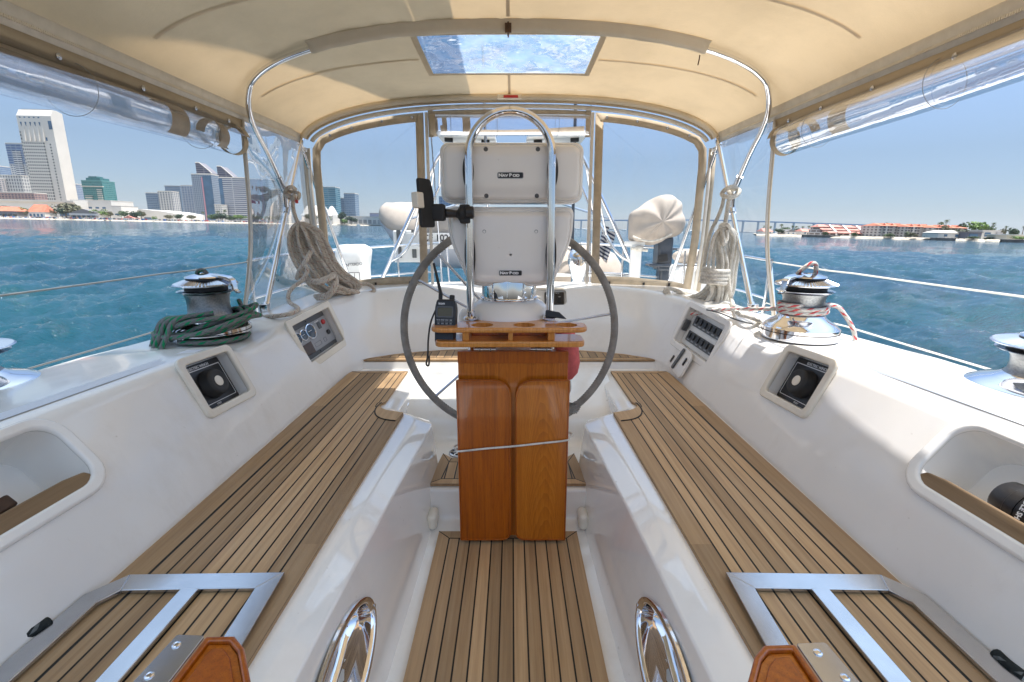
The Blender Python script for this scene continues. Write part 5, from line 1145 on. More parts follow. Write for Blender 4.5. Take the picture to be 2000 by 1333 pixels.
# things left in the coaming storage
M = FR['cubby', 1]; bt = thing('plastic_bottle', 'navy blue bottle with a black cap lying in the right storage pocket', 'bottle', tuple(M @ Vector((-.015, -.06, -.05))))
BMx = M @ Matrix.Translation((-.02, -.020, -.05)) @ Matrix.Scale(1.25, 4) @ Matrix.Rotation(R(90), 4, 'Y')          # local z runs along the pocket
q = MB(); q.lathe([(.0001, -.075), (.036, -.075), (.040, -.070), (.041, -.045), (.043, -.043), (.043, -.025)], 28, BMx, False, False); cp_ = q.build('cap', [M_['black']], bt, 40)
q = MB(); q.lathe([(.041, -.025), (.041, -.002)], 28, BMx, False, False); q.build('black_band', [M_['black']], bt, 40)
q = MB(); q.lathe([(.0412, -.002), (.0412, .10), (.038, .12), (.0001, .122)], 28, BMx, False, True); q.build('bottle_body', [M_['navy']], bt, 40)
LB = BMx @ Matrix.Rotation(R(200), 4, 'Z') @ Matrix.Translation((.0418, 0, 0)) @ Matrix.Rotation(R(90), 4, 'Y')
text('band_text', 'HOLE SHOT', .012, LB @ Matrix.Translation((.013, 0, 0)) @ Matrix.Rotation(R(90), 4, 'Z'), M_['lettering'], bt, .0004, bold=.0003)
q = MB(); q.prism(rrect(.030, .024, .002), -.001, .0006, LB @ Matrix.Translation((-.016, .004, 0))); q.build('price_sticker', [M_['lettering']], bt, 0)
# ================================================ stern: rails, solar arch, outboards, dinghy, lifelines
rail = thing('stern_rail', 'polished steel stern rail curving round behind the aft windows', 'railing', (0, 4.8, 1.36))
def up(s): return [(s * 2.06, 3.75, 1.745), (s * 2.03, 4.3, 1.76), (s * 1.92, 4.72, 1.775), (s * 1.6, 4.98, 1.79), (s * 1.2, 5.07, 1.815), (s * .75, 5.12, 1.84)]
for s in (-1, 1):
    q = MB(); q.tube(catmull(up(s), 6), .0135, 10); q.build('top_rail', [M_['chrome']], rail, 60)
    lo = [(x, y, z - .30) for x, y, z in up(s)]; q = MB(); q.tube(catmull(lo, 6), .011, 10); q.build('lower_rail', [M_['chrome']], rail, 60)
    for x, y, z in (up(s)[0], up(s)[2], up(s)[4], up(s)[5]):
        q = MB(); q.tube([(x, y, z), (x * .985, y - .02, 1.30)], .012, 10); q.build('stanchion', [M_['chrome']], rail, 60)
q = MB(); q.tube([(-.75, 5.12, 1.84), (-.68, 5.14, 1.83), (-.66, 5.14, 1.30)], .012, 10); q.tube([(.75, 5.12, 1.84), (.68, 5.14, 1.83), (.66, 5.14, 1.30)], .012, 10); q.build('gate_post', [M_['chrome']], rail, 60)

arch = thing('davit_arch', 'tubular steel arch carrying the solar panels over the stern', 'arch', (0, 4.9, 1.4))
for s in (-1, 1):
    o1_ = catmull([(s * 1.37, 4.9, 1.40), (s * 1.02, 4.9, 2.08), (s * .80, 4.9, 2.50), (s * .70, 4.9, 2.68), (s * .60, 4.9, 2.75), (s * .40, 4.9, 2.78), (0, 4.9, 2.785)], 6)
    o2_ = catmull([(s * 1.24, 4.9, 1.655), (s * 1.10, 4.93, 1.75), (s * .98, 5.03, 1.95), (s * .84, 5.13, 2.22), (s * .70, 5.15, 2.50), (s * .60, 5.15, 2.66), (s * .45, 5.15, 2.70), (0, 5.15, 2.70)], 6)
    q = MB(); q.tube(o1_, .021, 12); q.build('arch_tube', [M_['chrome']], arch, 60); q = MB(); q.tube(o2_, .017, 12); q.build('arch_tube', [M_['chrome']], arch, 60)
    for k in (.35, .5, .66, .8, .9):
        i, j = int(k * 30), int(k * 34); q = MB(); q.tube([o1_[i], o2_[j]], .011, 8); q.build('rung', [M_['chrome']], arch, 60)
    q = MB(); q.tube([(s * 1.02, 4.9, 2.08), (s * .55, 5.9, 2.30)], .012, 8); q.build('davit_brace', [M_['chrome']], arch, 60)
    q = MB(); q.lathe([(.045, 0), (.045, .012), (.026, .02), (.026, .06)], 16, Matrix.Translation((s * 1.385, 4.9, 1.375))); q.build('deck_socket', [M_['chrome']], arch, 50)
for x0, x1, lb in ((-.70, -.14, 'solar panel over the stern, left one of the pair'), (.16, .74, 'solar panel over the stern, right one of the pair')):
    t = thing('solar_panel', lb, 'solar panel', ((x0 + x1) / 2, 5.2, 2.86), 'solar panels on the stern arch'); Mx = Matrix.Translation(((x0 + x1) / 2, 5.25, 2.86)) @ Matrix.Rotation(R(3 if x0 < 0 else -3), 4, 'Y')
    q = MB(); q.box((0, 0, 0), (x1 - x0, .95, .035), Mx); q.build('panel_frame', [M_['white']], t, 30, bevel=.004)
    q = MB(); q.box((0, 0, .019), (x1 - x0 - .05, .90, .004), Mx); q.build('cells', [M_['glass']], t, 0)
    for k in (-1, 1):
        q = MB(); q.box((k * .18, -.30, -.035), (.08, .05, .035), Mx); q.build('clamp', [M_['black']], t, 30, bevel=.004)

# outboards on the rail
ob = thing('outboard_motor', 'outboard motor under a white cover with dark lettering on the left stern rail', 'outboard motor', (-1.55, 4.62, 1.35))
q = MB(); rows = []
for z, w, d, dx in ((1.42, .105, .13, .0), (1.52, .115, .15, -.008), (1.62, .12, .16, -.012), (1.72, .135, .17, -.01), (1.78, .14, .17, -.005), (1.815, .125, .15, -.012), (1.835, .10, .12, -.02), (1.845, .03, .04, -.02)):
    rows.append([Vector((-1.50 + dx + p[0], 4.62 + p[1], z + .006 * math.sin(p[0] * 40 + z * 30))) for p in rrect(w * 2, d * 2, min(w, d) * .38, 4)])
q.grid(rows, closed_u=True); q.build('cover', [M_['white']], ob, 50)
TM2 = frame((-1.455, 4.455, 1.665), (1, .02, 0), (0, 0, 1)); text('cover_text', 'AFTERDO', .036, TM2 @ Matrix.Translation((0, 0, .022)) @ Matrix.Rotation(R(6), 4, 'Z'), M_['dark_letter'], ob, .001, bold=.0006)
q = MB(); q.ring(rrect(.10, .115, .004, 3), rrect(.088, .103, .003, 3), 0, .001, TM2 @ Matrix.Translation((-.005, -.13, .014))); q.box((-.005, -.13, .0145), (.005, .10, .001), TM2); q.box((-.005, -.175, .0145), (.09, .016, .001), TM2); q.build('cover_emblem', [M_['dark_letter']], ob, 0)
q = MB(); q.box((-1.66, 4.66, 1.60), (.08, .20, .36)); q.build('bracket', [M_['steel']], ob, 30, bevel=.01)
for x in (-1.73, -1.67, -1.61):
    q = MB(); q.tube([(x, 4.58, 1.40), (x, 4.58, 1.70)], .010, 8); q.build('bracket_tube', [M_['chrome']], ob, 60)
q = MB(); q.box((-1.60, 4.75, 1.30), (.14, .14, .30)); q.build('leg', [M_['white']], ob, 30, bevel=.02)

oc = thing('outboard_motor', 'outboard motor with a lumpy beige cloth cover on the right stern rail', 'outboard motor', (1.45, 4.85, 1.35))
ol = catmull([P(x, y, y=4.85) for x, y in [(1231, 470), (1230, 440), (1233, 418), (1250, 405), (1270, 394), (1290, 384), (1312, 381), (1328, 394), (1334, 420), (1331, 446), (1322, 460), (1302, 466), (1286, 476), (1268, 479), (1250, 474)]], 5, closed=True)
cc = sum(ol, Vector()) / len(ol); q = MB(); rows = []
for k in np.linspace(-1, 1, 27):
    f = max(.02, (1 - abs(k) ** 2.6) ** .5); r = []
    for i, p in enumerate(ol):
        d = p - cc; a = math.atan2(d.z, d.x); fold = 1 + f * (.030 * math.sin(d.x * 17 + d.z * 11 + k * 3) + .020 * math.sin(d.x * -13 + d.z * 29 + k * 5 + 1))
        r.append(cc + Vector((d.x * f * fold, k * .21 + .022 * math.sin(d.x * 22 + d.z * 14) * f + .014 * math.sin(d.x * 45 - d.z * 31) * f, d.z * f * fold)))
    rows.append(r)
q.grid(rows, closed_u=True); q.add(rows[0], [tuple(range(len(ol)))]); q.add(rows[-1], [tuple(range(len(ol)))]); q.build('cloth_cover', [M_['cover']], oc, 70)
q = MB(); q.tube(catmull([P(x, y, y=4.66) for x, y in [(1236, 462), (1252, 469), (1270, 472), (1290, 468), (1312, 458)]], 5), .008, 6); q.build('draw_cord', [M_['rope']], oc, 60)
q = MB(); q.box((1.57, 4.93, 1.74), (.15, .20, .34)); q.box((1.60, 4.97, 1.5), (.11, .16, .26)); q.build('leg', [M_['outboard_grey']], oc, 30, bevel=.025, bseg=3)
q = MB(); q.box((1.52, 4.86, 1.63), (.24, .16, .03)); q.build('cavitation_plate', [M_['outboard_grey']], oc, 30, bevel=.01)
q = MB(); q.prism(rrect(.10, .07, .008), 0, .01, frame((1.535, 4.81, 1.70), (1, 0, .2), (-.1, 0, 1))); q.build('clamp_screw', [M_['black']], oc, 30)
q = MB(); q.box((1.255, 4.78, 1.62), (.105, .07, .42)); q.box((1.24, 4.80, 1.845), (.20, .07, .05)); q.build('mounting_pad', [M_['white']], oc, 30, bevel=.014, bseg=3)
for z in (1.44, 1.80):
    q = MB(); q.sphere((1.27, 4.73, z), (.045, .03, .03), 12, 8); q.tube([(1.2, 4.75, z), (1.36, 4.74, z - .02)], .016, 8); q.build('lashing', [M_['rope']], oc, 60)

# dinghy slung across the stern
dg = thing('dinghy', 'grey inflatable dinghy under a cream cover slung behind the stern on the left', 'dinghy', (-.9, 5.75, 1.8))
q = MB(); q2 = MB(); rows = []; rows2 = []
for x, zc, r, ry in ((-1.52, 2.10, .02, .03), (-1.51, 2.09, .11, .14), (-1.46, 2.05, .19, .24), (-1.38, 2.00, .25, .33), (-1.26, 1.955, .29, .40), (-1.1, 1.93, .30, .46), (-.8, 1.90, .30, .52), (-.3, 1.88, .30, .56), (.15, 1.87, .30, .56)):
    rows.append([Vector((x + .10 * (1 if math.sin(a) < -.3 else 0) * abs(math.sin(a)), 5.75 + ry * math.cos(a), zc + r * (1.25 if math.sin(a) < 0 else .55) * math.sin(a))) for a in np.linspace(0, 2 * math.pi, 37)[:-1]])
    rows2.append([Vector((x, 5.75 + (ry + .014) * math.cos(a), zc + .03 + (r * 1.0 + .012) * math.sin(a) * (1 + .05 * math.sin(x * 14 + a * 3)))) for a in np.linspace(-.12, math.pi + .12, 22)])
q.grid(rows, closed_u=True); q.add(rows[-1], [tuple(range(36))]); q.build('hull', [M_['hypalon']], dg, 60)
q2.grid(rows2); q2.build('cover', [M_['cover']], dg, 70, solid=.006)
q = MB(); q.box((-.86, 5.17, 1.86), (.50, .02, .17)); q.build('number_board', [M_['white']], dg, 30, bevel=.004)
text('registration_text', 'CF 102', .095, frame((-.80, 5.158, 1.89), (1, 0, 0), (0, 0, 1)), M_['dark_letter'], dg, .001, bold=.002)
ch = thing('davit_chock', 'white davit chock with dark vertical straps below the dinghy', 'chock', (-1.12, 5.2, 1.75))
q = MB(); q.box((-1.10, 5.22, 1.80), (.33, .05, .34)); q.build('pad', [M_['white']], ch, 30, bevel=.012)
for x in (-1.20, -1.04):
    q = MB(); q.box((x, 5.188, 1.83), (.045, .016, .30)); q.build('strap', [M_['dkgrey']], ch, 30, bevel=.003)
# beige covered raft on the aft deck at right
rf = thing('covered_raft', 'beige covered raft with a dark handle slot behind the right aft window', 'raft', (.85, 5.45, 1.5))
q = MB(); rows = []
for x, h, d in ((.35, .18, .30), (.42, .25, .36), (.6, .30, .42), (.8, .32, .45), (1.0, .31, .43), (1.18, .25, .36), (1.26, .15, .25), (1.28, .05, .1)):
    rows.append([Vector((x, 5.55 + d * math.cos(a), 1.44 + h * (math.sin(a) if math.sin(a) > 0 else .25 * math.sin(a)) * (1.15 + .07 * math.sin(x * 15 + a * 4)))) for a in np.linspace(0, 2 * math.pi, 33)[:-1]])
q.grid(rows, closed_u=True); q.add(rows[0], [tuple(range(32))]); q.build('cover', [M_['cover']], rf, 60)
q = MB(); q.prism([(.11 * math.cos(a), .028 * math.sin(a)) for a in np.linspace(0, 2 * math.pi, 25)[:-1]], 0, .02, frame((.84, 5.14, 1.665), (1, 0, 0), (0, .35, 1))); q.build('handle_slot', [M_['dkgrey']], rf, 40)
q = MB(); q.box((.82, 5.15, 1.50), (.95, .12, .03)); q.build('cradle', [M_['white']], rf, 30, bevel=.006)
# chrome bulb ventilator on the aft deck
vt = thing('cowl_ventilator', 'mirror polished bulb shaped ventilator on the aft deck right of the wheel', 'ventilator', (.572, 3.98, 1.55)); vm = Matrix.Translation((.572, 3.98, 1.545))
q = MB(); q.lathe([(.060, -.01), (.055, .03), (.060, .08), (.078, .14), (.088, .19), (.084, .235), (.065, .268), (.035, .285), (.0001, .29)], 36, vm); q.build('bulb', [M_['chrome']], vt, 60)
q = MB(); q.lathe([(.075, -.012), (.075, -.004), (.062, .0), (.058, .012)], 30, vm); q.build('flange', [M_['steel']], vt, 50)
# white gear box with rails at the far right
lk = thing('stern_locker', 'white stern locker with steel uprights and folded beige cloth on top', 'locker', (1.66, 4.4, 1.3))
q = MB(); q.prism(rrect(.34, .36, .08), 1.30, 1.66, Matrix.Translation((1.70, 4.45, 0))); q.build('box', [M_['white']], lk, 40, bevel=.04, bseg=3)
for x in (1.56, 1.62, 1.68):
    q = MB(); q.tube([(x, 4.26, 1.42), (x, 4.26, 1.80)], .009, 8); q.build('upright', [M_['chrome']], lk, 60)
q = MB(); q.sphere((1.66, 4.42, 1.74), (.16, .12, .07), 16, 10); q.build('folded_cloth', [M_['cover']], lk, 60)
# poles and stays
def pole(name, label, cat, a, b, r, mat):
    q = MB(); q.tube([a, b], r, 10); tag(q.build(name, [M_[mat]], None, 60), label, cat)
pole('backstay', 'pale twin backstay wire behind the middle window', 'stay', (-.22, 5.05, 1.4), (-.225, 4.2, 3.9), .012, 'steel')
pole('backstay', 'thin pale stay left of the upper instrument pod', 'stay', (-.72, 5.0, 1.4), (-.70, 4.2, 3.9), .006, 'steel')
pole('flagpole', 'dark flagpole right of the instrument pods', 'flagpole', (.675, 5.2, 1.36), (.66, 5.2, 3.4), .017, 'outboard_grey')
pole('antenna_pole', 'thin grey aerial pole near the right zipper post', 'pole', (.86, 5.1, 1.4), (.80, 5.1, 3.3), .010, 'steel')
q = MB(); rows = []
for v_ in np.linspace(0, 1, 14): rows.append([Vector((1.0 + .05 * math.sin(u * 9 + v_ * 3) + u * .10 - .04 * v_, 5.25 + .04 * math.cos(u * 11), 2.02 - .38 * v_ - .08 * u)) for u in np.linspace(0, 1, 14)])
def flag_mat():
    m, nt, b = nmat('striped_flag'); sp = N(nt, 'ShaderNodeSeparateXYZ'); L(nt, coords(nt, (1, 1, 1)), sp.inputs[0])
    f = math_(nt, 'GREATER_THAN', math_(nt, 'SINE', math_(nt, 'MULTIPLY', math_(nt, 'ADD', sp.outputs[2], math_(nt, 'MULTIPLY', sp.outputs[0], .6)), 150)), 0); L(nt, mix(nt, f, (.03, .04, .09), (.6, .6, .62)), b.inputs['Base Color']); b.inputs['Roughness'].default_value = .9; return m
q.grid(rows); fl = q.build('flag', [flag_mat()], None, 70); tag(fl, 'small dark striped flag hanging limp behind the right window', 'flag')

# lifelines and stanchions
for s, sl_, mt in ((-1, 'left', 'rope_grey'), (1, 'right', 'rope')):
    mt2 = 'dkgrey' if s < 0 else 'webbing'  # left wires take dark grey as painted shade; both sides are white coated
    for z0, z1, nm in ((1.735, 1.735, 'upper'), (1.405, 1.405, 'lower')):
        q = MB(); q.tube([Vector((s * (2.12 if y < 3 else 2.08), y, z0 - .012 * math.sin(math.pi * max(0, min(1, (y - .6) / 3.2))))) for y in np.linspace(-.3, 3.8, 24)], .0048, 8); tag(q.build('lifeline', [M_[mt2]], None, 60), f'{nm} lifeline wire along the {sl_} side deck', 'lifeline', 'lifelines along the side decks')
    st = thing('stanchion', f'polished stanchion with a brace beside the {sl_} canopy leg', 'stanchion', (s * 2.08, 3.82, 1.22))
    q = MB(); q.tube([(s * 2.08, 3.82, 1.22), (s * 2.08, 3.80, 1.76)], .0125, 10); q.build('post', [M_['chrome']], st, 60)
    q = MB(); q.tube([(s * 2.085, 3.80, 1.72), (s * 1.95, 3.35, 1.24)], .010, 10); q.build('brace', [M_['chrome']], st, 60)
# thin spare line under the right coil
q = MB(); q.tube(catmull([P(1380, 606, z=1.535), P(1405, 612, z=1.54), P(1440, 626, z=1.535), P(1470, 634, z=1.51)], 6), .004, 6); tag(q.build('line', [M_['dkgrey']], None, 60), 'thin dark line lying on the coaming below the right rope coil', 'line')
# dark rope ends by the benches
for pts, lb in (([(0, 1262), (20, 1255), (45, 1245), (70, 1232), (96, 1214)], 'black speckled rope end on the left bench edge'), ([(1945, 1277), (1958, 1290), (1972, 1302), (2000, 1322)], 'dark rope end at the outer edge of the right bench')):
    q = MB(); q.tube(catmull([P(x, y, z=1.115) for x, y in pts], 6), .0115, 9); tag(q.build('rope_end', [M_['rope_black']], None, 60), lb, 'rope')
# glasses case in the left pocket
M = FR['cubby', -1]; q = MB(); q.box((.03, -.042, -.06), (.17, .036, .05), M @ Matrix.Rotation(R(5), 4, 'Z')); tag(q.build('leather_case', [M_['brown']], None, 30, bevel=.006), 'dark brown leather case in the left storage pocket', 'case')
# ================================================ far shores: city at left, red-roofed houses at right
H3 = HM.to_3x3()
def wray(px, py): return H3 @ ray(px, py)
def horizon(px):
    a, b = 300.0, 600.0
    for _ in range(40):
        m = (a + b) / 2
        if wray(px, m).z > 0: a = m
        else: b = m
    return (a + b) / 2
def G(px, t, z=0.0): d = wray(px, horizon(px)); return Vector((CAM.x + d.x * t, CAM.y + d.y * t, z))
def Z(px, py, t): return CAM.z + wray(px, py).z * t
_fac = {}
def facade(wall, glass, fh=3.6, bw=3.5, wf=.6, hf=.55, rough=.25, mullion=0):
    wall = tuple(x * .66 for x in wall); key = (wall, glass, fh, bw, wf, hf)
    if key in _fac: return _fac[key]
    m, nt, b = nmat('facade'); tc = N(nt, 'ShaderNodeTexCoord'); sp = N(nt, 'ShaderNodeSeparateXYZ'); L(nt, tc.outputs['Object'], sp.inputs[0])
    sn = N(nt, 'ShaderNodeSeparateXYZ'); L(nt, tc.outputs['Normal'], sn.inputs[0])
    isx = math_(nt, 'GREATER_THAN', math_(nt, 'ABSOLUTE', sn.outputs[0]), .7)
    h = math_(nt, 'ADD', math_(nt, 'MULTIPLY', isx, sp.outputs[1]), math_(nt, 'MULTIPLY', math_(nt, 'SUBTRACT', 1, isx), sp.outputs[0]))
    fx = math_(nt, 'FRACT', math_(nt, 'ADD', math_(nt, 'DIVIDE', h, bw), 100.0)); fz = math_(nt, 'FRACT', math_(nt, 'DIVIDE', sp.outputs[2], fh))
    win = math_(nt, 'MULTIPLY', math_(nt, 'LESS_THAN', math_(nt, 'ABSOLUTE', math_(nt, 'SUBTRACT', fx, .5)), wf / 2), math_(nt, 'LESS_THAN', math_(nt, 'ABSOLUTE', math_(nt, 'SUBTRACT', fz, .5)), hf / 2))
    win = math_(nt, 'MULTIPLY', win, math_(nt, 'LESS_THAN', math_(nt, 'ABSOLUTE', sn.outputs[2]), .5))
    cell = N(nt, 'ShaderNodeTexWhiteNoise', noise_dimensions='2D'); cb = N(nt, 'ShaderNodeCombineXYZ'); L(nt, math_(nt, 'FLOOR', math_(nt, 'DIVIDE', h, bw)), cb.inputs[0]); L(nt, math_(nt, 'FLOOR', math_(nt, 'DIVIDE', sp.outputs[2], fh)), cb.inputs[1]); L(nt, cb.outputs[0], cell.inputs[0])
    gc = mix(nt, math_(nt, 'MULTIPLY', cell.outputs[0], .5), glass, tuple(min(1, x * 1.7 + .03) for x in glass))
    L(nt, mix(nt, win, wall, gc), b.inputs['Base Color']); r = N(nt, 'ShaderNodeMapRange'); r.inputs['To Min'].default_value = .75; r.inputs['To Max'].default_value = rough; L(nt, win, r.inputs[0]); L(nt, r.outputs[0], b.inputs['Roughness'])
    _fac[key] = m; return m
def flat(name, c, r=.7): return simple(name, c, r, var=.06, vs=.05)
WALL = flat('pale_concrete', (.58, .54, .49)); WHT = flat('white_stucco', (.60, .575, .54)); TERRA = simple('terracotta_roof', (.50, .17, .10), .8, var=.25, vs=.4); PINK = simple('pink_tile_roof', (.52, .22, .18), .8, var=.25, vs=.5); DKROOF = flat('grey_roof', (.18, .17, .17)); GLS = simple('blue_glass', (.06, .12, .2), .12, var=.3, vs=.05)
def lean(verts, f): return [f(v) for v in verts]
class Bld:
    def __init__(s, name, label, cat, px0, px1, pyt, t, dep, group=None, rot=0, pyb=None):
        s.px0, s.px1, s.t = px0, px1, t; c = (px0 + px1) / 2; s.w = (px1 - px0) / F_PX * t; s.d = dep
        s.h = Z(c, pyt, t) - 1.2; g = G(c, t, 1.2)
        s.root = thing(name, label, cat, (0, 0, 0), group, boat=False)
        s.root.location = g + Vector((0, dep / 2, 0)); s.root.rotation_euler = (0, 0, rot); s.k = t / F_PX
    def part(s, name, mat, fn, smooth=0, bevel=0):
        q = MB(); fn(q); me = q.mesh(name, mat if isinstance(mat, list) else [mat], smooth); o = bpy.data.objects.new(name, me); COL.objects.link(o); o.parent = s.root
        if bevel: m = o.modifiers.new('b', 'BEVEL'); m.width = bevel; m.segments = 2; m.limit_method = 'ANGLE'
        return o
    def body(s, mat, w=None, d=None, h=None, x=0, y=0, z0=0, name='tower'):
        w = w or s.w; d = d or s.d; h = h or s.h
        return s.part(name, mat, lambda q: q.box((x, y, z0 + (h - z0) / 2), (w, d, h - z0)))
    def cap(s, mat, over=.6, th=1.2, z=None, w=None, d=None, x=0, y=0, name='roof'):
        z = s.h if z is None else z; return s.part(name, mat, lambda q: q.box((x, y, z + th / 2), ((w or s.w) + over, (d or s.d) + over, th)))
# --- white hotel tower
b = Bld('hotel_tower', 'tall white hotel tower with a sloped crown at the far left', 'tower', 73, 137, 225, 800, 22)
w, d, h = b.w, b.d, b.h
def tower_shape(q):
    o = [(-d / 2, 0), (d / 2, 0), (d / 2, h * .985), (d / 2 - 9, h), (-d / 2 + 6, h), (-d / 2, h * .94)]
    q.prism(o, -w / 2, w / 2, frame((0, 0, 0), (0, 1, 0), (0, 0, 1)))
b.part('tower', WALL, tower_shape)
def wing(q): q.box((-w * .14, -d / 2 - .6, h * .355), (w * .62, 1.2, h * .71))
b.part('window_wall', facade((.84, .79, .71), (.03, .035, .05), h * .71 / 25, w * .62 / 10.0, .52, .5), wing)
b.part('left_windows', facade((.84, .79, .71), (.03, .035, .05), h / 32, 4.0, .5, .6), lambda q: q.box((-w * .475, -d / 2 - .3, h * .40), (w * .045, .6, h * .80)))
for k in range(5):
    x = -w * .40 + w * .135 * k
    b.part('crown_slot', GLS, lambda q: q.prism([(-1.3, 3.2), (1.3, 3.2), (.15, -3.2)], 0, .5, frame((x, -d / 2 - .1, h * .865), (1, 0, 0), (0, 0, 1))))
    b.part('crown_buttress', WALL, lambda q: q.prism([(-3.0, 0), (0, 0), (0, h * .15), ], -.7, .7, frame((x + w * .066, -d / 2, h * .712), (0, 1, 0), (0, 0, 1))))
    b.part('crown_niche', GLS, lambda q: q.box((x, -d / 2 - .1, h * .925), (2.6, .4, 1.8)))
b.part('corner_window', GLS, lambda q: q.box((w * .44, -d / 2 - .15, h * .86), (w * .10, .5, h * .075)))
b.part('slot_windows', facade((.84, .79, .71), (.03, .035, .05), h * .70 / 26, 4.2, .55, .42), lambda q: q.box((w * .335, -d / 2 - .2, h * .35), (2.1, .5, h * .70)))
b.part('vent', GLS, lambda q: q.box((w * .26, -d / 2 - .2, h * .735), (2.2, .5, h * .03)))
b.part('roof_rail', DKROOF, lambda q: q.box((0, -d / 2 + 8, h + .6), (w * .9, .4, 1.2)))
# --- other left towers: name, label, px0, px1, top, t, depth, wall, glass, fh, bw, wf, hf, crown
def tower(label, px0, px1, pyt, t, dep, wall, glass, fh=3.6, bw=3.6, wf=.6, hf=.55, cap=WALL, name='office_tower', cat='tower', extra=None):
    b = Bld(name, label, cat, px0, px1, pyt, t, dep); b.body(facade(wall, glass, fh, bw, wf, hf)); b.cap(cap)
    if extra: extra(b)
    return b
BW = (.50, .53, .58)
def steps(b):
    b.part('glass_crown', facade((.35, .42, .52), (.06, .10, .2), 4, 9, .9, .7), lambda q: q.box((0, -.6, b.h * .86), (b.w * .96, b.d, b.h * .27)))
    b.part('balcony_stack', facade((.70, .70, .70), (.05, .07, .11), 3.6, 20, .95, .5), lambda q: q.box((0, -b.d / 2 - 1, b.h * .46), (b.w * .36, 2.5, b.h * .90)))
tower('white and blue apartment tower close behind the left side of the white hotel', 41, 80, 287, 850, 25, (.72, .71, .70), (.06, .09, .15), 3.5, 4.2, .6, .5, extra=steps)
tower('blue glass tower cut by the left edge of the photo', -30, 19, 328, 1000, 30, (.34, .42, .52), (.07, .12, .22), 3.8, 3.0, .8, .7)
tower('pale apartment block at the left edge below the blue glass tower', -40, 15, 352, 820, 25, (.66, .62, .62), (.06, .08, .12), 3.4, 5, .6, .5)
tower('white apartment block left of the hotel tower', 16, 58, 346, 830, 25, (.72, .71, .69), (.06, .07, .10), 5.5, 4.5, .42, .62)
tower('low pinkish brown block under the white apartments at far left', -40, 76, 378, 720, 20, (.42, .28, .26), (.05, .06, .08), 3.2, 5, .55, .5, name='apartment_block', cat='building')
b = Bld('hotel_podium', 'long white hotel podium with three wide glazed arches at the far left shore', 'building', -60, 152, 391, 640, 40)
b.body(WHT, name='podium'); b.part('parapet', WALL, lambda q: q.box((0, -b.d / 2 - 1.2, b.h - 1.5), (b.w, 2.6, 2.4)))
for k, x in enumerate((-.05, .22, .42)):
    b.part('glazed_arch', GLS, lambda q: q.prism([(-11, 0), (11, 0)] + [(11 * math.cos(a), 4 + 4.5 * math.sin(a)) for a in np.linspace(0, math.pi, 14)], 0, .6, frame((x * b.w, -b.d / 2 - .4, 3.5), (1, 0, 0), (0, 0, 1))))
tower('slim blue grey tower just right of the white hotel', 147, 160, 362, 1100, 20, (.36, .42, .52), (.08, .12, .2), 3.8, 3, .7, .6)
tower('pale blue slab hidden behind the teal tower', 166, 180, 363, 1150, 20, (.40, .48, .56), (.10, .16, .24), 3.8, 3, .7, .6)
def teal(b):
    for k, (x, w_, hh) in enumerate(((-.22, .34, .62), (.34, .22, .80))):
        b.part('balcony_stack', facade((.70, .68, .62), (.03, .12, .13), 3.6, 30, .95, .5), lambda q: q.box((x * b.w, -b.d / 2 - 1.0, b.h * hh / 2), (w_ * b.w, 2.6, b.h * hh)))
    b.part('stepped_crown', facade((.10, .26, .26), (.02, .12, .13), 4, 5, .7, .6), lambda q: (q.box((0, 0, b.h + 3), (b.w * .7, b.d * .7, 6)), q.box((-b.w * .08, 0, b.h + 7.5), (b.w * .4, b.d * .5, 3))))
    b.part('terrace', WALL, lambda q: q.box((0, -b.d / 2 - .5, b.h * .86), (b.w * 1.1, 3, 1.4)))
tower('teal glass tower with white balcony stacks standing alone', 172, 211, 356, 900, 30, (.12, .30, .30), (.02, .13, .14), 3.6, 4, .8, .6, cap=flat('teal_roof', (.10, .28, .28)), extra=teal)
# low white halls
b = Bld('conference_hall', 'low white hall with four square bays right of the white hotel', 'building', 144, 222, 393, 660, 40); b.body(WHT, name='hall'); b.cap(WALL, .4, .8)
b.part('glass_corner', GLS, lambda q: q.box((-b.w * .44, -b.d / 2 - .2, b.h * .5), (b.w * .10, .6, b.h * .8)))
for k in range(4): b.part('window', GLS, lambda q: q.box((-b.w * .2 + b.w * .17 * k, -b.d / 2 - .15, b.h * .62), (4.5, .4, 2.2)))
b = Bld('low_hall', 'low white annex at the right end of the four bay hall', 'building', 222, 240, 404, 640, 30); b.body(WHT, name='hall'); b.cap(DKROOF, .3, .5)
b.part('window', GLS, lambda q: q.box((0, -b.d / 2 - .15, b.h * .4), (6, .4, 1.8)))
b = Bld('convention_hall', 'long low white hall with a gently humped roof in front of the middle towers', 'building', 244, 352, 410, 720, 60)
b.part('hall', WHT, lambda q: q.prism([(-b.w / 2, 0), (b.w / 2, 0), (b.w / 2, b.h * .62), (b.w * .2, b.h * .85), (-b.w * .2, b.h), (-b.w / 2, b.h * .9)], -b.d / 2, b.d / 2, frame((0, 0, 0), (1, 0, 0), (0, 0, 1))))
b.part('dark_openings', GLS, lambda q: q.box((-b.w * .08, -b.d / 2 - .2, 3), (b.w * .12, .6, 3)))
GB = (.30, .37, .47)
tower('short blue glass block left of the white balconied tower', 292, 316, 379, 1000, 25, GB, (.05, .10, .18), 3.6, 4, .8, .6)
tower('white balconied tower in the middle of the left skyline', 316, 343, 376, 980, 22, (.72, .71, .70), (.06, .08, .12), 3.4, 5.5, .55, .62)
tower('plain blue grey tower behind the white balconied one', 331, 360, 366, 1100, 25, (.26, .33, .42), (.08, .13, .2), 3.8, 3.2, .85, .5, cap=DKROOF)
tower('slender pale blue tower with a lit white edge left of the striped twin', 362, 385, 365, 1080, 25, (.45, .50, .57), (.08, .12, .2), 3.8, 6, .7, .6)
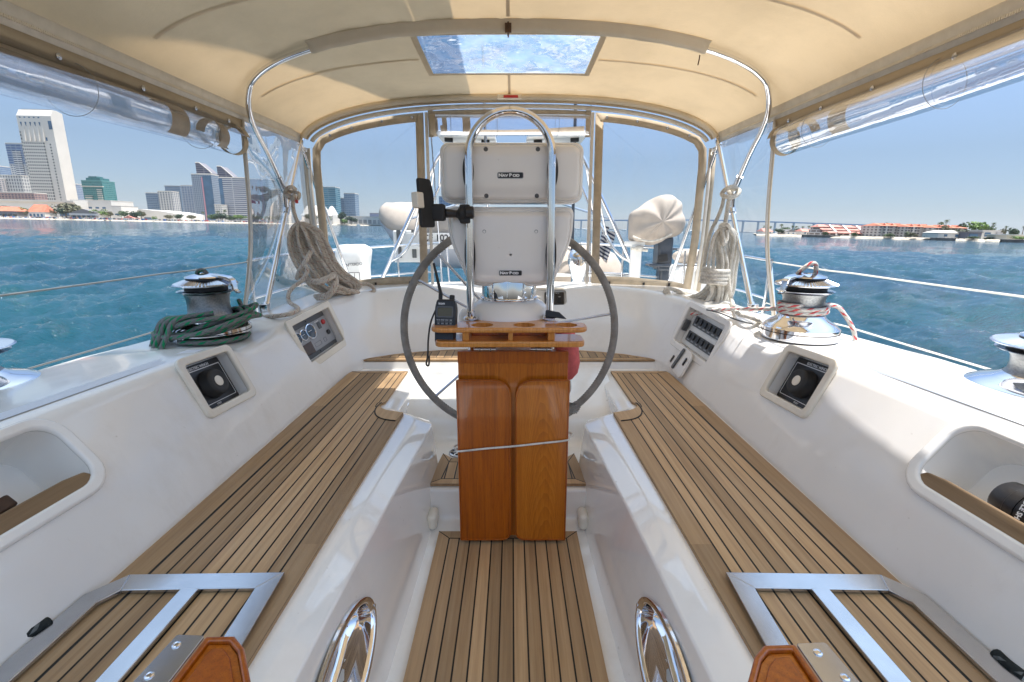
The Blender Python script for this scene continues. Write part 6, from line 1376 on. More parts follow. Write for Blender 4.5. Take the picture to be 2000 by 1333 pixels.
def pinkstripe(b):
    b.part('pink_stripe', flat('pink_stripe', (.55, .25, .30)), lambda q: q.box((b.w * .02, -b.d / 2 - .3, b.h * .48), (2.0, .6, b.h * .92)))
    b.part('smooth_glass', GLS, lambda q: q.box((b.w * .28, -b.d / 2 - .2, b.h * .49), (b.w * .42, .4, b.h * .97)))
    b.part('white_crown', WALL, lambda q: q.box((b.w * .1, 0, b.h + 1.2), (b.w * .7, b.d * .9, 1.6)))
tower('curved blue tower with a pink vertical stripe', 385, 423, 344, 900, 24, (.34, .40, .48), (.05, .08, .13), 3.4, 3.4, .55, .6, extra=pinkstripe)
def sloped(label, px0, px1, pyt, pyl, t, d):
    b = Bld('sloped_tower', label, 'tower', px0, px1, pyt, t, d); h2 = Z(px1, pyl, t) - 1.2
    b.part('tower', facade((.26, .25, .29), (.03, .03, .06), 3.6, 30, .94, .6), lambda q: q.prism([(-b.w / 2, 0), (b.w / 2, 0), (b.w / 2, h2), (b.w * .30, h2 + (b.h - h2) * .30), (-b.w * .25, b.h), (-b.w / 2, b.h)], -d / 2, d / 2, frame((0, 0, 0), (1, 0, 0), (0, 0, 1)) ))
    b.part('roof_edge', WALL, lambda q: q.tube([(-b.w / 2, -d / 2, b.h), (-b.w * .25, -d / 2, b.h), (b.w * .30, -d / 2, h2 + (b.h - h2) * .30), (b.w / 2, -d / 2, h2)], .8, 6)); return b
sloped('dark slope topped tower rising behind the pink striped one', 396, 425, 322, 342, 1000, 22)
sloped('dark slope topped tower rising behind the banded slab hotel', 436, 468, 329, 352, 1000, 22)
def bands(b):
    b.part('glass_flank', GLS, lambda q: q.box((-b.w * .44, -b.d / 2 - .3, b.h * .49), (b.w * .13, .7, b.h * .98)))
    b.part('white_crown', WALL, lambda q: q.box((0, 0, b.h + 1.4), (b.w * .98, b.d * .8, 1.6)))
tower('wide slab hotel with white horizontal bands near the left rope', 437, 487, 351, 880, 22, (.62, .62, .64), (.07, .09, .14), 3.6, 60, .98, .5, extra=bands)
tower('dark blue glass slab right of the banded hotel', 488, 516, 353, 890, 24, (.16, .18, .28), (.05, .07, .14), 3.6, 3, .8, .7, extra=lambda b: b.part('glass_flank', GLS, lambda q: q.box((b.w * .40, -b.d / 2 - .3, b.h * .49), (b.w * .2, .7, b.h * .98))))
tower('slim glass slab beside the dark blue slab', 519, 532, 353, 900, 24, (.34, .42, .48), (.06, .11, .16), 3.6, 3, .8, .7)
tower('small distant blue tower between the striped tower and the slab', 424, 433, 384, 1200, 20, (.36, .43, .52), (.08, .12, .2), 3.6, 3, .7, .6)
tower('low white block at the foot of the slab hotel', 422, 436, 402, 860, 18, (.70, .69, .67), (.08, .1, .12), 3.4, 4, .5, .5, name='apartment_block', cat='building')
tower('pale terraced hotel seen through the left wing window', 536, 562, 372, 900, 20, (.60, .62, .62), (.10, .13, .16), 3.4, 4, .5, .5, name='terraced_hotel', cat='building')
tower('teal blue glass tower with a curved top in the left aft window', 631, 659, 368, 900, 25, (.20, .32, .38), (.03, .12, .17), 3.6, 20, .96, .62, cap=WALL)
tower('lower blue glass tower right of the teal one in the left aft window', 666, 676, 389, 960, 20, (.26, .34, .44), (.06, .12, .2), 3.6, 3.5, .8, .62)
tower('taller blue glass tower at the right of the pair in the left aft window', 675, 696, 380, 950, 24, (.30, .38, .48), (.06, .12, .2), 3.6, 3.5, .8, .62)
tower('blue gridded block between the phone and the upper instrument pod', 858, 884, 386, 1000, 24, (.32, .40, .52), (.06, .11, .2), 4.5, 6, .82, .8)
# tented hall and pier buildings seen through the left aft window
b = Bld('tented_hall', 'white tented hall with rounded peaks behind the left aft window', 'building', 588, 650, 402, 860, 40)
b.part('tent_roof', WHT, lambda q: q.grid([[Vector((b.w * (u - .5), b.d * (v - .5), b.h * (.45 + .55 * abs(math.sin(u * math.pi * 4)) ** .7 * math.sin(math.pi * min(1, max(0, v)))))) for u in np.linspace(0, 1, 49)] for v in np.linspace(0, 1, 9)]), 60); b.body(WHT, h=b.h * .5, name='hall', d=b.d * .9)
b = Bld('pier_hall', 'long white pier hall with a row of columns in the left aft window', 'building', 655, 800, 425, 900, 40); b.body(WHT, name='hall'); b.cap(WALL, 2, 1)
b.part('column_row', facade((.72, .71, .69), (.16, .17, .18), 12, 9, .75, .62), lambda q: q.box((0, -b.d / 2 - .4, b.h * .5), (b.w * .96, .8, b.h * .8)))
b = Bld('storage_shed', 'dark flat shed on the skyline right of the left window towers', 'building', 723, 745, 418, 1300, 30); b.body(flat('dark_shed', (.12, .15, .25)), name='shed'); b.cap(DKROOF)
# shoreside restaurants at left
def house(label, px0, px1, pyt, pye, t, dep, wallm, roofm, name='house', verandah=False, cat='house', gab=False, group=None):
    b = Bld(name, label, cat, px0, px1, pyt, t, dep, group); e = Z((px0 + px1) / 2, pye, t) - 1.2
    b.body(wallm, h=e, w=b.w * .94, name='wall')
    if gab: b.part('roof', roofm, lambda q: q.prism([(-b.w / 2, e), (b.w / 2, e), (0, b.h)], -b.d / 2 - .4, b.d / 2, frame((0, 0, 0), (1, 0, 0), (0, 0, 1))))
    else: b.part('roof', roofm, lambda q: q.add([(-b.w / 2, -b.d / 2 - .5, e), (b.w / 2, -b.d / 2 - .5, e), (b.w / 2, b.d / 2, e), (-b.w / 2, b.d / 2, e), (-b.w * .36, 0, b.h), (b.w * .36, 0, b.h)], [(0, 1, 5, 4), (1, 2, 5), (2, 3, 4, 5), (3, 0, 4), (0, 3, 2, 1)]))
    n = max(2, int(b.w / 5))
    for k in range(min(n, 5)): b.part('window', GLS, lambda q: q.box((b.w * .8 * ((k + .5) / min(n, 5) - .5), -b.d / 2 - .12, e * .5), (b.w * .10, .3, e * .42)))
    if verandah: b.part('verandah', DKROOF, lambda q: (q.box((0, -b.d / 2 - 2.5, e * .62), (b.w * .96, 5, .5)), [q.box((b.w * (k / 6 - .5) * .9, -b.d / 2 - 4.6, e * .31), (.5, .5, e * .62)) for k in range(7)]))
    return b
house('orange roofed waterfront restaurant at the left edge', -30, 36, 404, 413, 575, 18, DKROOF, TERRA, 'restaurant', True, 'restaurant')
house('white gabled house with orange roof on the left waterfront', 54, 90, 400, 415, 580, 16, WHT, TERRA, 'waterfront_house')
house('grey pavilion with a gabled roof and terrace on the left waterfront', 135, 195, 409, 418, 585, 16, WHT, DKROOF, 'pavilion', True, 'pavilion', True)
house('small brown roofed kiosk below the humped hall', 240, 262, 422, 427, 590, 10, WHT, PINK, 'kiosk', False, 'kiosk', True)

# --- right shore: stepped terraces, long block, modern houses
for k in range(4):
    x0 = 1606 + 27 * k
    b = Bld('terrace_house', ('stepped white terrace house with red roof, the one farthest left', 'stepped white terrace house with red roof, second from the left', 'stepped white terrace house with red roof, third from the left', 'stepped white terrace house with red roof next to the long block')[k], 'terrace house', x0, x0 + 28, 439 + 1.0 * k, 300, 16, 'stepped terrace houses on the right shore')
    for j in range(3):
        b.part('storey', facade((.70, .66, .62), (.08, .06, .06), b.h * .26, 6, .8, .5), lambda q: q.box((.5 * j, -b.d * .5 + 4 * j + (b.d - 4 * j) / 2, b.h * .26 * (j + .5)), (b.w * (1 - .10 * j), b.d - 4 * j, b.h * .26)))
        b.part('awning_roof', PINK, lambda q: q.prism([(-1.6, 0), (1.2, 1.0), (1.2, .6), (-1.6, -.4)], -b.w * (.46 - .05 * j), b.w * (.40 - .05 * j), frame((0, -b.d * .5 + 4 * j, b.h * .26 * (j + 1)), (0, 1, 0), (0, 0, 1))))
    b.part('party_wall', WHT, lambda q: q.prism([(-b.d * .55, 0), (b.d * .4, 0), (b.d * .4, b.h), (0, b.h), (-b.d * .5, b.h * .35)], -.6, .6, frame((b.w * .46, 0, 0), (0, 1, 0), (0, 0, 1))))
    b.part('roof', PINK, lambda q: q.add([(-b.w * .42, -2, b.h * .78), (b.w * .42, -2, b.h * .78), (b.w * .42, b.d * .45, b.h * .78), (-b.w * .42, b.d * .45, b.h * .78), (-b.w * .2, b.d * .15, b.h), (b.w * .2, b.d * .15, b.h)], [(0, 1, 5, 4), (1, 2, 5), (2, 3, 4, 5), (3, 0, 4), (0, 3, 2, 1)]))
    b.part('chimney', WHT, lambda q: q.box((b.w * .30, 2, b.h * .98), (1.0, 1.0, b.h * .14)))
for k, (x0, x1, lb) in enumerate(((1716, 1770, 'left wing of the long white block with red hip roof'), (1770, 1822, 'middle wing of the long white block with red hip roof and tall windows'), (1822, 1886, 'right wing of the long white block half hidden by trees'))):
    b = Bld('condominium_block', lb, 'apartment block', x0, x1, 437 + 2.0 * k, 285 - 8 * k, 16, 'long red roofed apartment block on the right shore'); e = b.h * .80
    b.body(facade((.68, .64, .60), (.09, .08, .09), e / 4, 3.3 - .5 * (k == 1), .5, .55), h=e, name='wall'); b.part('bay', facade((.74, .71, .67), (.06, .06, .08), e / 4, 2.6, .6, .7), lambda q: [q.box((b.w * x, -b.d / 2 - .5, e / 2), (b.w * .16, 1.4, e * .98)) for x in (-.3, .22)])
    b.part('roof', TERRA, lambda q: q.add([(-b.w * .51, -b.d / 2 - .8, e), (b.w * .51, -b.d / 2 - .8, e), (b.w * .51, b.d / 2, e), (-b.w * .51, b.d / 2, e), (-b.w * .42, 0, b.h), (b.w * .42, 0, b.h)], [(0, 1, 5, 4), (1, 2, 5), (2, 3, 4, 5), (3, 0, 4), (0, 3, 2, 1)]))
    for j in range(3):
        b.part('dormer', TERRA, lambda q: q.prism([(-1.3, 0), (1.3, 0), (0, 1.2)], -2, 2, frame((b.w * (.28 * j - .28), -b.d / 4, e + .4), (1, 0, 0), (0, 0, 1))))
b = Bld('modern_house', 'dark flat roofed modern house by the big green tree', 'house', 1889, 1916, 455, 250, 10); b.body(flat('slate_wall', (.10, .11, .15)), name='wall'); b.cap(DKROOF, .8, .4); b.part('window', GLS, lambda q: q.box((-b.w * .1, -b.d / 2 - .1, b.h * .5), (b.w * .6, .3, b.h * .5)))
b = Bld('modern_house', 'white boxy modern house right of the dark one', 'house', 1916, 1952, 452, 250, 10); b.body(WHT, name='wall'); b.cap(WALL, .6, .4); b.part('window', GLS, lambda q: q.box((-b.w * .2, -b.d / 2 - .1, b.h * .55), (b.w * .3, .3, b.h * .5))); b.part('side_wing', flat('grey_wall', (.42, .40, .40)), lambda q: q.box((b.w * .38, -1, b.h * .42), (b.w * .3, b.d, b.h * .84)))
b = Bld('beach_house', 'low cream house with flat roof near the right edge', 'house', 1966, 2012, 461, 230, 10); b.body(flat('cream_wall', (.62, .56, .46)), name='wall'); b.cap(WHT, 1.2, .5); b.part('window', GLS, lambda q: q.box((0, -b.d / 2 - .1, b.h * .5), (b.w * .5, .3, b.h * .45)))
house('white house with glazed front under the right wing of the long block', 1830, 1884, 451, 456, 255, 10, WHT, WALL, 'white_house')
for k, (x0, x1, pt, pe, lb, rm) in enumerate(((1490, 1510, 447, 453, 'small red roofed house at the left end of the right shore', PINK), (1533, 1556, 449, 454, 'small white boathouse with a grey gabled roof', DKROOF), (1566, 1586, 448, 453, 'low red roofed cottage left of the terraces', PINK), (1586, 1608, 448, 453, 'low red roofed cottage touching the first terrace', PINK))):
    house(lb, x0, x1, pt, pe, 330, 10, WHT, rm, 'cottage', gab=(k == 1), cat='cottage')
# --- far bridge
br = thing('road_bridge', 'long low blue grey bridge far off on the right horizon', 'bridge', (0, 0, 0), boat=False); bp = [(1090, 430.5), (1210, 431.0), (1340, 430.5), (1420, 431.5), (1500, 434), (1600, 437.2), (1720, 441.5), (1800, 446)]
dk = [G(px, 2500) + Vector((0, 0, Z(px, py, 2500))) for px, py in bp]; BRM = simple('bridge_paint', (.10, .22, .40), .6, var=.1, vs=.01)
q = MB(); dn = catmull(dk, 8)
q.grid([[p + Vector((0, -6, -4)), p + Vector((0, -6, 2)), p + Vector((0, 8, 2)), p + Vector((0, 8, -4))] for p in dn], closed_u=True); q.build('deck', [BRM], br, 30, boat=False)
for k in range(3, len(dn) - 3, 3):
    q = MB(); p = dn[k]; q.box((p.x, p.y, p.z / 2 - 2), (7, 9, p.z - 4)); q.build('pier', [flat('bridge_pier', (.34, .38, .44)) if k == 3 else bpy.data.materials['bridge_pier']], br, 0, boat=False)

# --- land
def land(name, pts, back, z, mat, label, cat='shore'):
    near = [G(px, t) for px, t in pts]; far = [G(px, t) for px, t in back]
    top = [(p.x, p.y) for p in near] + [(p.x, p.y) for p in reversed(far)]
    q = MB(); n = len(near); rg = random.Random(3)
    ln = catmull(near, 14); lf = [far[0].lerp(far[-1], i / (len(ln) - 1)) for i in range(len(ln))]
    rows = []
    for i, p in enumerate(ln):
        f = (lf[i] - p).normalized(); j = lambda s_: rg.uniform(-s_, s_)
        rows.append([p + f * (-3 + j(.8)) + Vector((0, 0, -2)), p + f * (0 + j(.6)) + Vector((0, 0, .5 + j(.3))), p + f * (2.5 + j(.5)) + Vector((0, 0, z + j(.15))), p + f * 14 + Vector((0, 0, z)), Vector((lf[i].x, lf[i].y, z))])
    q.grid(rows); o = q.build(name, [mat], None, 30, boat=False); tag(o, label, cat, kind='structure'); return o
SAND = simple('pale_shore', (.48, .42, .34), .9, var=.3, vs=.25); LAWN = simple('shore_ground', (.34, .33, .24), .9, var=.4, vs=.08); ROCK = simple('dark_seawall', (.13, .11, .10), .9, var=.5, vs=.5)
land('left_shore', [(-260, 480), (-100, 520), (0, 545), (200, 570), (330, 590), (450, 640), (600, 800), (760, 930), (860, 1000)], [(-260, 2200), (860, 3000)], 1.2, SAND, 'low stone edged city waterfront')
land('right_shore', [(1478, 325), (1570, 305), (1640, 290), (1760, 275), (1885, 245), (1960, 228), (2060, 210), (2300, 190)], [(1470, 900), (2300, 800)], 1.0, SAND, 'sandy right shore')
for px0, px1, t, lb in ((1568, 1642, 297, 'dark seawall under the terraces'), (1818, 1868, 252, 'dark seawall below the white house'), (1958, 2030, 222, 'brown seawall at the right edge')):
    a, c = G(px0, t), G(px1, t - 6); q = MB(); d_ = (c - a); nn = Vector((-d_.y, d_.x, 0)).normalized(); rows = []
    for k in np.linspace(0, 1, 14): p = a + d_ * k; rows.append([p + Vector((0, 0, -1)), p + Vector((0, 0, 1.35 + .15 * math.sin(k * 40))), p + nn * 2 + Vector((0, 0, 1.4)), p + nn * 3 + Vector((0, 0, -1))])
    q.grid(rows); o = q.build('seawall', [ROCK], None, 20, boat=False); tag(o, lb, 'seawall')
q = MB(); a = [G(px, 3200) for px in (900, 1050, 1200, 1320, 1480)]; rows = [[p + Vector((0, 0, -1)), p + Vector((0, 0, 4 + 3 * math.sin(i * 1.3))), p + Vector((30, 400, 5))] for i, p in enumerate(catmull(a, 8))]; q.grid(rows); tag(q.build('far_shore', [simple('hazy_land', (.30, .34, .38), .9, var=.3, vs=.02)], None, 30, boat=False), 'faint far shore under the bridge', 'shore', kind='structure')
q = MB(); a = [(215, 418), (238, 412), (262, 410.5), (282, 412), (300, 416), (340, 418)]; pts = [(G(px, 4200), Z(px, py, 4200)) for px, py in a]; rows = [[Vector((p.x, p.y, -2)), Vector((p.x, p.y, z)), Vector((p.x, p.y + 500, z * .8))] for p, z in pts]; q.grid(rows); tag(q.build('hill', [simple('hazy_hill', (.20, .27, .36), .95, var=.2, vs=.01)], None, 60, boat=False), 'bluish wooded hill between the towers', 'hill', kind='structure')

# --- trees
def crown_mesh(seed, sx, sy, sz, lobes, n, leaf):
    g = random.Random(seed); q = MB(); L_ = []
    for k in range(lobes): a = g.uniform(0, 6.28); r = g.uniform(.2, .8); L_.append(Vector((sx * r * math.cos(a), sy * r * math.sin(a), sz * g.uniform(-.35, .55))))
    for k in range(n):
        c = g.choice(L_); rad = .62 * g.uniform(.35, 1) ** .5; th = g.uniform(0, 6.28); ph = math.acos(g.uniform(-1, 1))
        p = c + Vector((sx * rad * math.sin(ph) * math.cos(th), sy * rad * math.sin(ph) * math.sin(th), sz * rad * math.cos(ph)))
        u = Vector((g.uniform(-1, 1), g.uniform(-1, 1), g.uniform(-.6, .6))).normalized() * leaf * g.uniform(.6, 1.3); v_ = u.cross(Vector((g.uniform(-1, 1), g.uniform(-1, 1), g.uniform(-1, 1)))).normalized() * leaf * g.uniform(.5, 1)
        q.tone = g.random(); q.add([p - u - v_ * .4, p + u * .3 - v_, p + u + v_ * .3, p - u * .2 + v_], [(0, 1, 2, 3)])
    return q
def leaf_mat(name, c):
    m, nt, b = nmat(name); at = N(nt, 'ShaderNodeAttribute', attribute_name='tone'); L(nt, ramp(nt, at.outputs['Fac'], [(0, tuple(x * .5 for x in c)), (1, tuple(x * 1.5 for x in c))]), b.inputs['Base Color']); b.inputs['Roughness'].default_value = .7; return m
LEAF = {'g': leaf_mat('green_leaf', (.055, .10, .03)), 'd': leaf_mat('dark_leaf', (.028, .06, .03)), 'l': leaf_mat('light_leaf', (.10, .17, .03)), 'o': leaf_mat('olive_leaf', (.12, .115, .06)), 'p': leaf_mat('palm_leaf', (.06, .085, .035))}
BARK = simple('bark', (.16, .11, .07), .9, var=.3)
CR = {}
for k in 'gdlo':
    for v_ in (0, 1): CR[k, v_] = crown_mesh(ord(k) + v_ * 7, 1, 1, .8, 7 + v_ * 3, 520, .13).mesh('crown', [LEAF[k]], 0)
TRK = MB().tube([(0, 0, 0), (.02, 0, .4), (.0, .03, 1.0)], [.09, .07, .05], 8).mesh('trunk', [BARK], 60)
def palm_crown():
    g = random.Random(6); q = MB()
    for k in range(26):
        a = g.uniform(0, 6.28); el = g.uniform(-.5, 1.1); ln = g.uniform(.8, 1.1); d = Vector((math.cos(a), math.sin(a), 0)); s_ = Vector((-d.y, d.x, 0)); rows = []
        for t in np.linspace(0, 1, 6): c = d * ln * t * math.cos(el * (1 - .3 * t)) + Vector((0, 0, ln * (math.sin(el) * t - .75 * t * t))); w_ = .12 * math.sin(math.pi * min(1, t * .9 + .1)); rows.append([c - s_ * w_ - Vector((0, 0, .05 * t)), c, c + s_ * w_ - Vector((0, 0, .05 * t))])
        q.tone = g.random(); q.grid(rows)
    return q.mesh('crown', [LEAF['p']], 0)
PCR = palm_crown(); PTR = MB().tube([(0, 0, 0), (.3, .1, 5), (.1, 0, 10)], [.6, .45, .4], 8).mesh('trunk', [BARK], 60)
rt = random.Random(12)
def tree(px, t, pyt, wpx, kind, label, shape='bush', group=None, base=1.0):
    g = G(px, t, base); hgt = Z(px, pyt, t) - base; w = wpx / F_PX * t / 2
    if shape == 'palm':
        r = thing('palm_tree', label, 'palm tree', tuple(g), group, boat=False); tr = bpy.data.objects.new('trunk', PTR); cr = bpy.data.objects.new('crown', PCR)
        hh = hgt - w * .55; tr.scale = (.35, .35, hh / 10); cr.scale = (w, w, w); cr.location = (.03 * hh, 0, hh)
    else:
        r = thing('tree' if shape == 'tree' else 'bush', label, 'tree' if shape == 'tree' else 'bush', tuple(g), group, boat=False); tr = bpy.data.objects.new('trunk', TRK); cr = bpy.data.objects.new('crown', CR[kind, rt.randint(0, 1)])
        zc = hgt * (.62 if shape == 'tree' else .45); hz = hgt - zc; tr.scale = (hgt * .5, hgt * .5, zc); cr.scale = (w / 1.15, w / 1.15, hz / .95); cr.location = (0, 0, zc)
    cr.rotation_euler = (0, 0, rt.uniform(0, 6.28))
    for o in (tr, cr): COL.objects.link(o); o.parent = r
    return r
for a in [
 (130, 605, 394, 46, 'o', 'broad olive tree in front of the white hotel base', 'tree'), (122, 590, 406, 22, 'd', 'round dark green tree below the white hotel', 'tree'), (100, 590, 409, 20, 'o', 'yellow green tree left of the round dark one', 'tree'), (142, 597, 402, 34, 'o', 'pale olive tree right of the round dark one', 'tree'), (47, 588, 405, 24, 'l', 'bright green tree behind the white gabled house', 'tree'), (34, 592, 411, 18, 'o', 'dull tree left of the white gabled house', 'tree'), (58, 582, 411, 14, 'o', 'small tree against the white gabled house', 'tree'), (10, 592, 400, 26, 'o', 'tree above the orange roofed restaurant', 'tree'),
 (195, 592, 408, 28, 'l', 'flat topped bright green tree right of the grey pavilion', 'tree'), (216, 600, 413, 16, 'o', 'small olive tree below the low annex', 'tree'), (243, 600, 412, 20, 'g', 'green tree at the left end of the humped hall', 'tree'), (266, 600, 413, 26, 'd', 'dark green tree in front of the humped hall', 'tree'), (277, 606, 411, 16, 'o', 'bare brown tree in front of the humped hall', 'tree'), (302, 612, 422, 10, 'l', 'low bright bush by the water below the short blue block', 'bush'), (332, 640, 419, 20, 'o', 'olive tree below the white balconied tower', 'tree'), (352, 640, 418, 20, 'd', 'dark tree below the plain blue grey tower', 'tree'), (374, 660, 420, 20, 'o', 'brownish tree below the slender pale tower', 'tree'), (415, 670, 418, 26, 'g', 'green tree at the foot of the pink striped tower', 'tree'), (434, 670, 416, 26, 'd', 'dark tree at the foot of the banded slab hotel', 'tree'), (452, 680, 421, 26, 'g', 'green tree under the middle of the slab hotel', 'tree'), (470, 680, 420, 24, 'l', 'bright green tree under the right half of the slab hotel', 'tree'), (503, 700, 420, 24, 'd', 'dark tree below the dark blue slab', 'tree'), (524, 720, 422, 20, 'g', 'green tree below the slim glass slab', 'tree'), (548, 760, 420, 22, 'd', 'dark tree seen through the left wing window', 'tree'), (610, 800, 418, 26, 'd', 'dark tree left of the tented hall', 'tree'), (638, 830, 421, 26, 'g', 'green tree in front of the tented hall', 'tree'), (668, 860, 414, 20, 'd', 'tall dark tree at the left end of the pier hall', 'tree'), (686, 860, 423, 26, 'd', 'spreading dark tree in front of the pier hall', 'tree'), (672, 850, 428, 14, 'l', 'low bright bush left of the spreading dark tree', 'bush'),
 (1520, 335, 447, 26, 'd', 'dark green tree mass right of the first small red roof', 'tree'), (1534, 345, 444, 20, 'g', 'green tree behind the grey gabled boathouse', 'tree'), (1558, 345, 446, 18, 'd', 'dark tree between boathouse and cottages', 'tree'), (1612, 296, 452, 12, 'g', 'small green bush in front of the first terrace', 'bush'), (1668, 288, 453, 14, 'g', 'green bush in front of the third terrace', 'bush'), (1735, 280, 456, 22, 'g', 'low green bush in front of the left wing of the block', 'bush'), (1778, 270, 454, 20, 'o', 'olive bush before the middle wing of the block', 'bush'), (1822, 262, 455, 26, 'd', 'dark bush before the right wing of the block', 'bush'), (1844, 268, 438, 20, 'o', 'olive tree rising in front of the right wing roof', 'tree'), (1872, 275, 435, 22, 'd', 'dark tree rising above the right wing roof', 'tree'), (1902, 262, 432, 36, 'l', 'big bright green tree above the dark modern house', 'tree'), (1925, 262, 440, 22, 'g', 'green tree touching the big bright one', 'tree'), (1900, 243, 462, 24, 'g', 'green bush in front of the dark modern house', 'bush'), (1935, 238, 463, 26, 'd', 'dark green bush below the white boxy house', 'bush'), (1960, 236, 463, 30, 'g', 'green bush on the shore near the right edge', 'bush'), (1975, 250, 445, 24, 'd', 'dark tree behind the low cream house', 'tree'), (1955, 255, 446, 16, 'o', 'small olive tree right of the white boxy house', 'tree'), (1990, 226, 462, 24, 'l', 'bright bush in front of the low cream house', 'bush')]:
    tree(*a)
for px, t, pyt, w_, lb in ((1727, 305, 434, 10, 'palm peeping over the terraces beside the long block'), (1842, 300, 428, 11, 'tallest palm above the right wing of the block'), (1832, 290, 432, 14, 'palm with a heavy head left of the tallest one'), (1868, 262, 446, 16, 'palm in front of the right wing windows'), (1884, 255, 447, 16, 'palm between the long block and the dark modern house'), (1934, 270, 434, 9, 'slim palm right of the big bright green tree'), (1960, 262, 441, 8, 'short palm near the small olive tree'), (1994, 250, 441, 8, 'palm at the right edge behind the cream house'), (1491, 345, 440, 8, 'first of the slim palms over the small red roof'), (1503, 345, 441, 8, 'second of the slim palms over the small red roof'), (1524, 350, 437, 9, 'tall palm over the dark green tree mass'), (1546, 350, 440, 8, 'palm over the grey gabled boathouse'), (1553, 355, 441, 8, 'palm right of the boathouse roof'), (1566, 350, 441, 8, 'palm left of the cottages'), (1578, 350, 440, 9, 'palm over the first cottage'), (1594, 345, 442, 8, 'palm over the second cottage'), (1770, 262, 451, 12, 'low palm on the sand before the middle wing'), (427, 690, 411, 9, 'palm beside the low white block in the city'), (441, 690, 409, 9, 'palm against the left edge of the slab hotel'), (398, 680, 413, 8, 'palm below the pink striped tower')):
    tree(px, t, pyt, w_, 'p', lb, 'palm')
# shoreside clutter: parasols, cars and people too small and many to count
g = random.Random(21); q = MB()
for k in range(420):
    px = g.uniform(-20, 560); t = 556 + max(0, px - 200) * .18 + (max(0, px - 330) * .5) + g.uniform(0, 26) + (px > 450) * (px - 450) * .5; p = G(px, t, 1.2); s_ = g.uniform(.7, 1.6); q.mat = g.choice((0, 0, 0, 1, 2, 3, 3)); 
    q.box(p + Vector((0, 0, s_ * .8)), (s_ * g.uniform(.7, 2.6), s_, s_ * g.uniform(.8, 1.7)))
tag(q.build('waterfront_clutter', [WHT, flat('blue_cloth', (.10, .2, .45)), flat('red_cloth_far', (.5, .1, .1)), DKROOF], None, 0, boat=False), 'parasols, cars and stalls crowded along the left waterfront', 'clutter', kind='stuff')
# --- boats
def small_boat(name, label, px, py, t, ln, kind):
    p = G(px, t, 0); b = thing(name, label, 'boat', (0, 0, 0), boat=False)
    q = MB(); q.grid([[Vector((x * ln, y * wd, z)) for y, z in ((-1, 1.1), (-.7, .0), (.7, 0), (1, 1.1))] for x, wd in ((-.5, ln * .13), (0, ln * .15), (.3, ln * .10), (.5, .05))]); q.build('hull', [M_['white']], b, 40, boat=False)
    q = MB(); q.box((0, 0, 1.1), (ln * .8, ln * .2, .2)); q.build('deck', [M_['white']], b, 0, boat=False)
    if kind == 'motor':
        q = MB(); q.box((-.05 * ln, 0, 2.0), (ln * .45, ln * .18, 1.8)); q.build('cabin', [M_['white']], b, 30, bevel=.3, boat=False); q = MB(); q.box((-.03 * ln, -ln * .092, 2.2), (ln * .36, .1, .6)); q.build('window', [GLS], b, 0, boat=False)
    else:
        q = MB(); q.tube([(0, 0, 1), (0, 0, ln * 1.5)], .12, 6); q.build('mast', [M_['white']], b, 40, boat=False)
        if kind == 'sail': q = MB(); q.add([(.1, 0, 2), (-ln * .45, .3, 2), (.1, 0, ln * 1.45), (ln * .45, .2, 1.8), (.15, 0, ln * 1.3)], [(0, 1, 2), (0, 3, 4)]); q.build('sail', [M_['white']], b, 40, boat=False, solid=.05)
    b.location = p
small_boat('motor_yacht', 'white motor yacht on the water left of the right rope coil', 1352, 455, 420, 9, 'motor'); small_boat('sailing_boat', 'tiny white sailing boat under way beyond the beige covered outboard', 1341, 450, 620, 11, 'sail'); small_boat('motor_boat', 'small dark windowed boat by the city shore in the left aft window', 700, 440, 780, 6, 'motor')
for k, px in enumerate((1096, 1104, 1113, 1127, 1131, 1142, 1152, 1168, 1205, 1218, 1232)): small_boat('moored_boat', ('moored sailing boat far off behind the lower instrument pod edge', 'second moored mast right of the lower instrument pod', 'moored boat just left of the flagpole', 'moored boat just right of the flagpole', 'moored boat with mast near the flagpole', 'moored boat between flagpole and zipper post', 'moored boat left of the right zipper post', 'moored boat hidden by the right zipper post', 'moored boat left of the beige covered outboard', 'moored boat touching the beige outboard cover', 'moored boat behind the beige outboard cover')[k], px, 447, 900 + 40 * (k % 4), 10, 'mast')
# ================================================ water
def wave(X, Y):
    rg = np.random.RandomState(3); Z = np.zeros_like(X); Dx = np.zeros_like(X)
    for k in range(46):
        lam = .45 * (1.105 ** k); th = rg.normal(R(205), R(34)); kx, ky = math.cos(th) * 2 * math.pi / lam, math.sin(th) * 2 * math.pi / lam
        amp = .0135 * lam ** .80 if lam < 6 else .0135 * 6 ** .8 * (6 / lam) ** .9
        ph = rg.uniform(0, 6.28); wob = .6 * np.sin(X * .05 / lam ** .3 + ky * .31 + Y * .037) 
        s = np.sin(kx * X + ky * Y + ph + wob); Z += amp * (1 - 2 * np.sqrt(np.abs(np.sin((kx * X + ky * Y + ph + wob) / 2)) + 1e-9)) * .55 + amp * .45 * s
    return Z
NA, NR = 760, 420
ang = np.linspace(R(-78), R(78), NA); rad = np.concatenate([np.geomspace(1.9, 90, NR), np.geomspace(95, 6000, 60)])
A, Rr = np.meshgrid(ang, rad); X = Rr * np.sin(A); Y = Rr * np.cos(A) - .5
cell = Rr * (ang[1] - ang[0]); fade = np.clip(1.5 - Rr / 90, 0, 1)
Z = 2.3 * wave(X, Y) * fade - .02
vs = np.stack([X, Y, Z], -1).reshape(-1, 3)
me = bpy.data.meshes.new('water'); n = NA
idx = np.arange(len(rad) * NA).reshape(len(rad), NA)
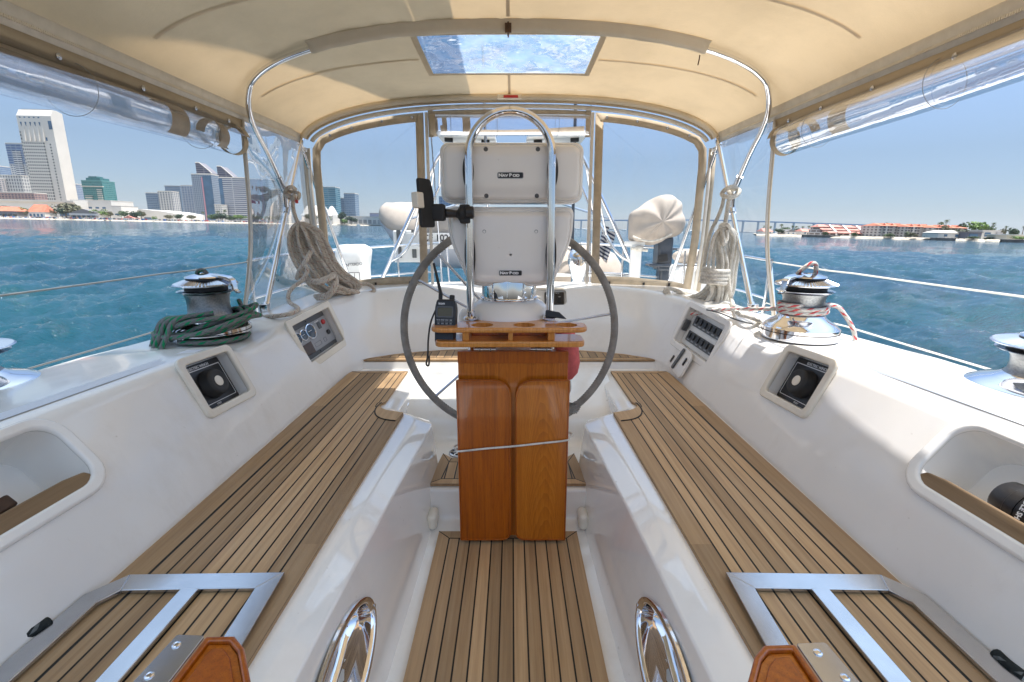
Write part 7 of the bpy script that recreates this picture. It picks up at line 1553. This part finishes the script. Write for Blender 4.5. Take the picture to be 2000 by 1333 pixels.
fc = np.stack([idx[:-1, :-1], idx[:-1, 1:], idx[1:, 1:], idx[1:, :-1]], -1).reshape(-1, 4)
me.vertices.add(len(vs)); me.vertices.foreach_set('co', vs.ravel()); me.loops.add(fc.size); me.loops.foreach_set('vertex_index', fc.ravel()); me.polygons.add(len(fc)); me.polygons.foreach_set('loop_start', np.arange(len(fc)) * 4)
me.update(calc_edges=True); me.validate(); me.shade_smooth()
water = bpy.data.objects.new('water', me); COL.objects.link(water); tag(water, 'choppy teal blue bay water around the boat', 'water', kind='structure')
m, nt, b = nmat('bay_water')
b.inputs['Base Color'].default_value = (.006, .085, .115, 1); b.inputs['Roughness'].default_value = .06; b.inputs['IOR'].default_value = 1.33; b.inputs['Specular IOR Level'].default_value = .5
v = coords(nt, (.8, 1.9, 1), rot=(0, 0, R(12))); h1 = noise(nt, v, 4.2, 6, .66); h2 = noise(nt, v, .5, 6, .65)
hh = math_(nt, 'ADD', math_(nt, 'MULTIPLY', h1, .20), math_(nt, 'MULTIPLY', h2, .7)); bump(nt, b, hh, .7, .45)
tint = noise(nt, coords(nt, (1, 1, 1)), .05, 4); L(nt, ramp(nt, tint, [(.35, (.0014, .034, .064)), (.65, (.002, .054, .074))]), b.inputs['Base Color'])
me.materials.append(m)
# ================================================ thin sea haze
hz = MB(); hz.box((0, 3050, 91), (12400, 6200, 188)); ho = hz.build('haze', [], None, 0, boat=False); tag(ho, 'thin sea haze over the bay', 'haze', kind='stuff')
hm = bpy.data.materials.new('haze_air'); hm.use_nodes = True; hm.node_tree.nodes.clear(); hv = hm.node_tree.nodes.new('ShaderNodeVolumePrincipled'); hv.inputs['Color'].default_value = (.75, .84, .95, 1); hv.inputs['Density'].default_value = .00006; hv.inputs['Anisotropy'].default_value = .3
hoo = hm.node_tree.nodes.new('ShaderNodeOutputMaterial'); hm.node_tree.links.new(hv.outputs[0], hoo.inputs['Volume']); ho.data.materials.append(hm)
# ================================================ the boat heels a little under everything fixed to it
bpy.context.view_layer.update()
for o in BOAT:
    o.matrix_world = HM @ o.matrix_world
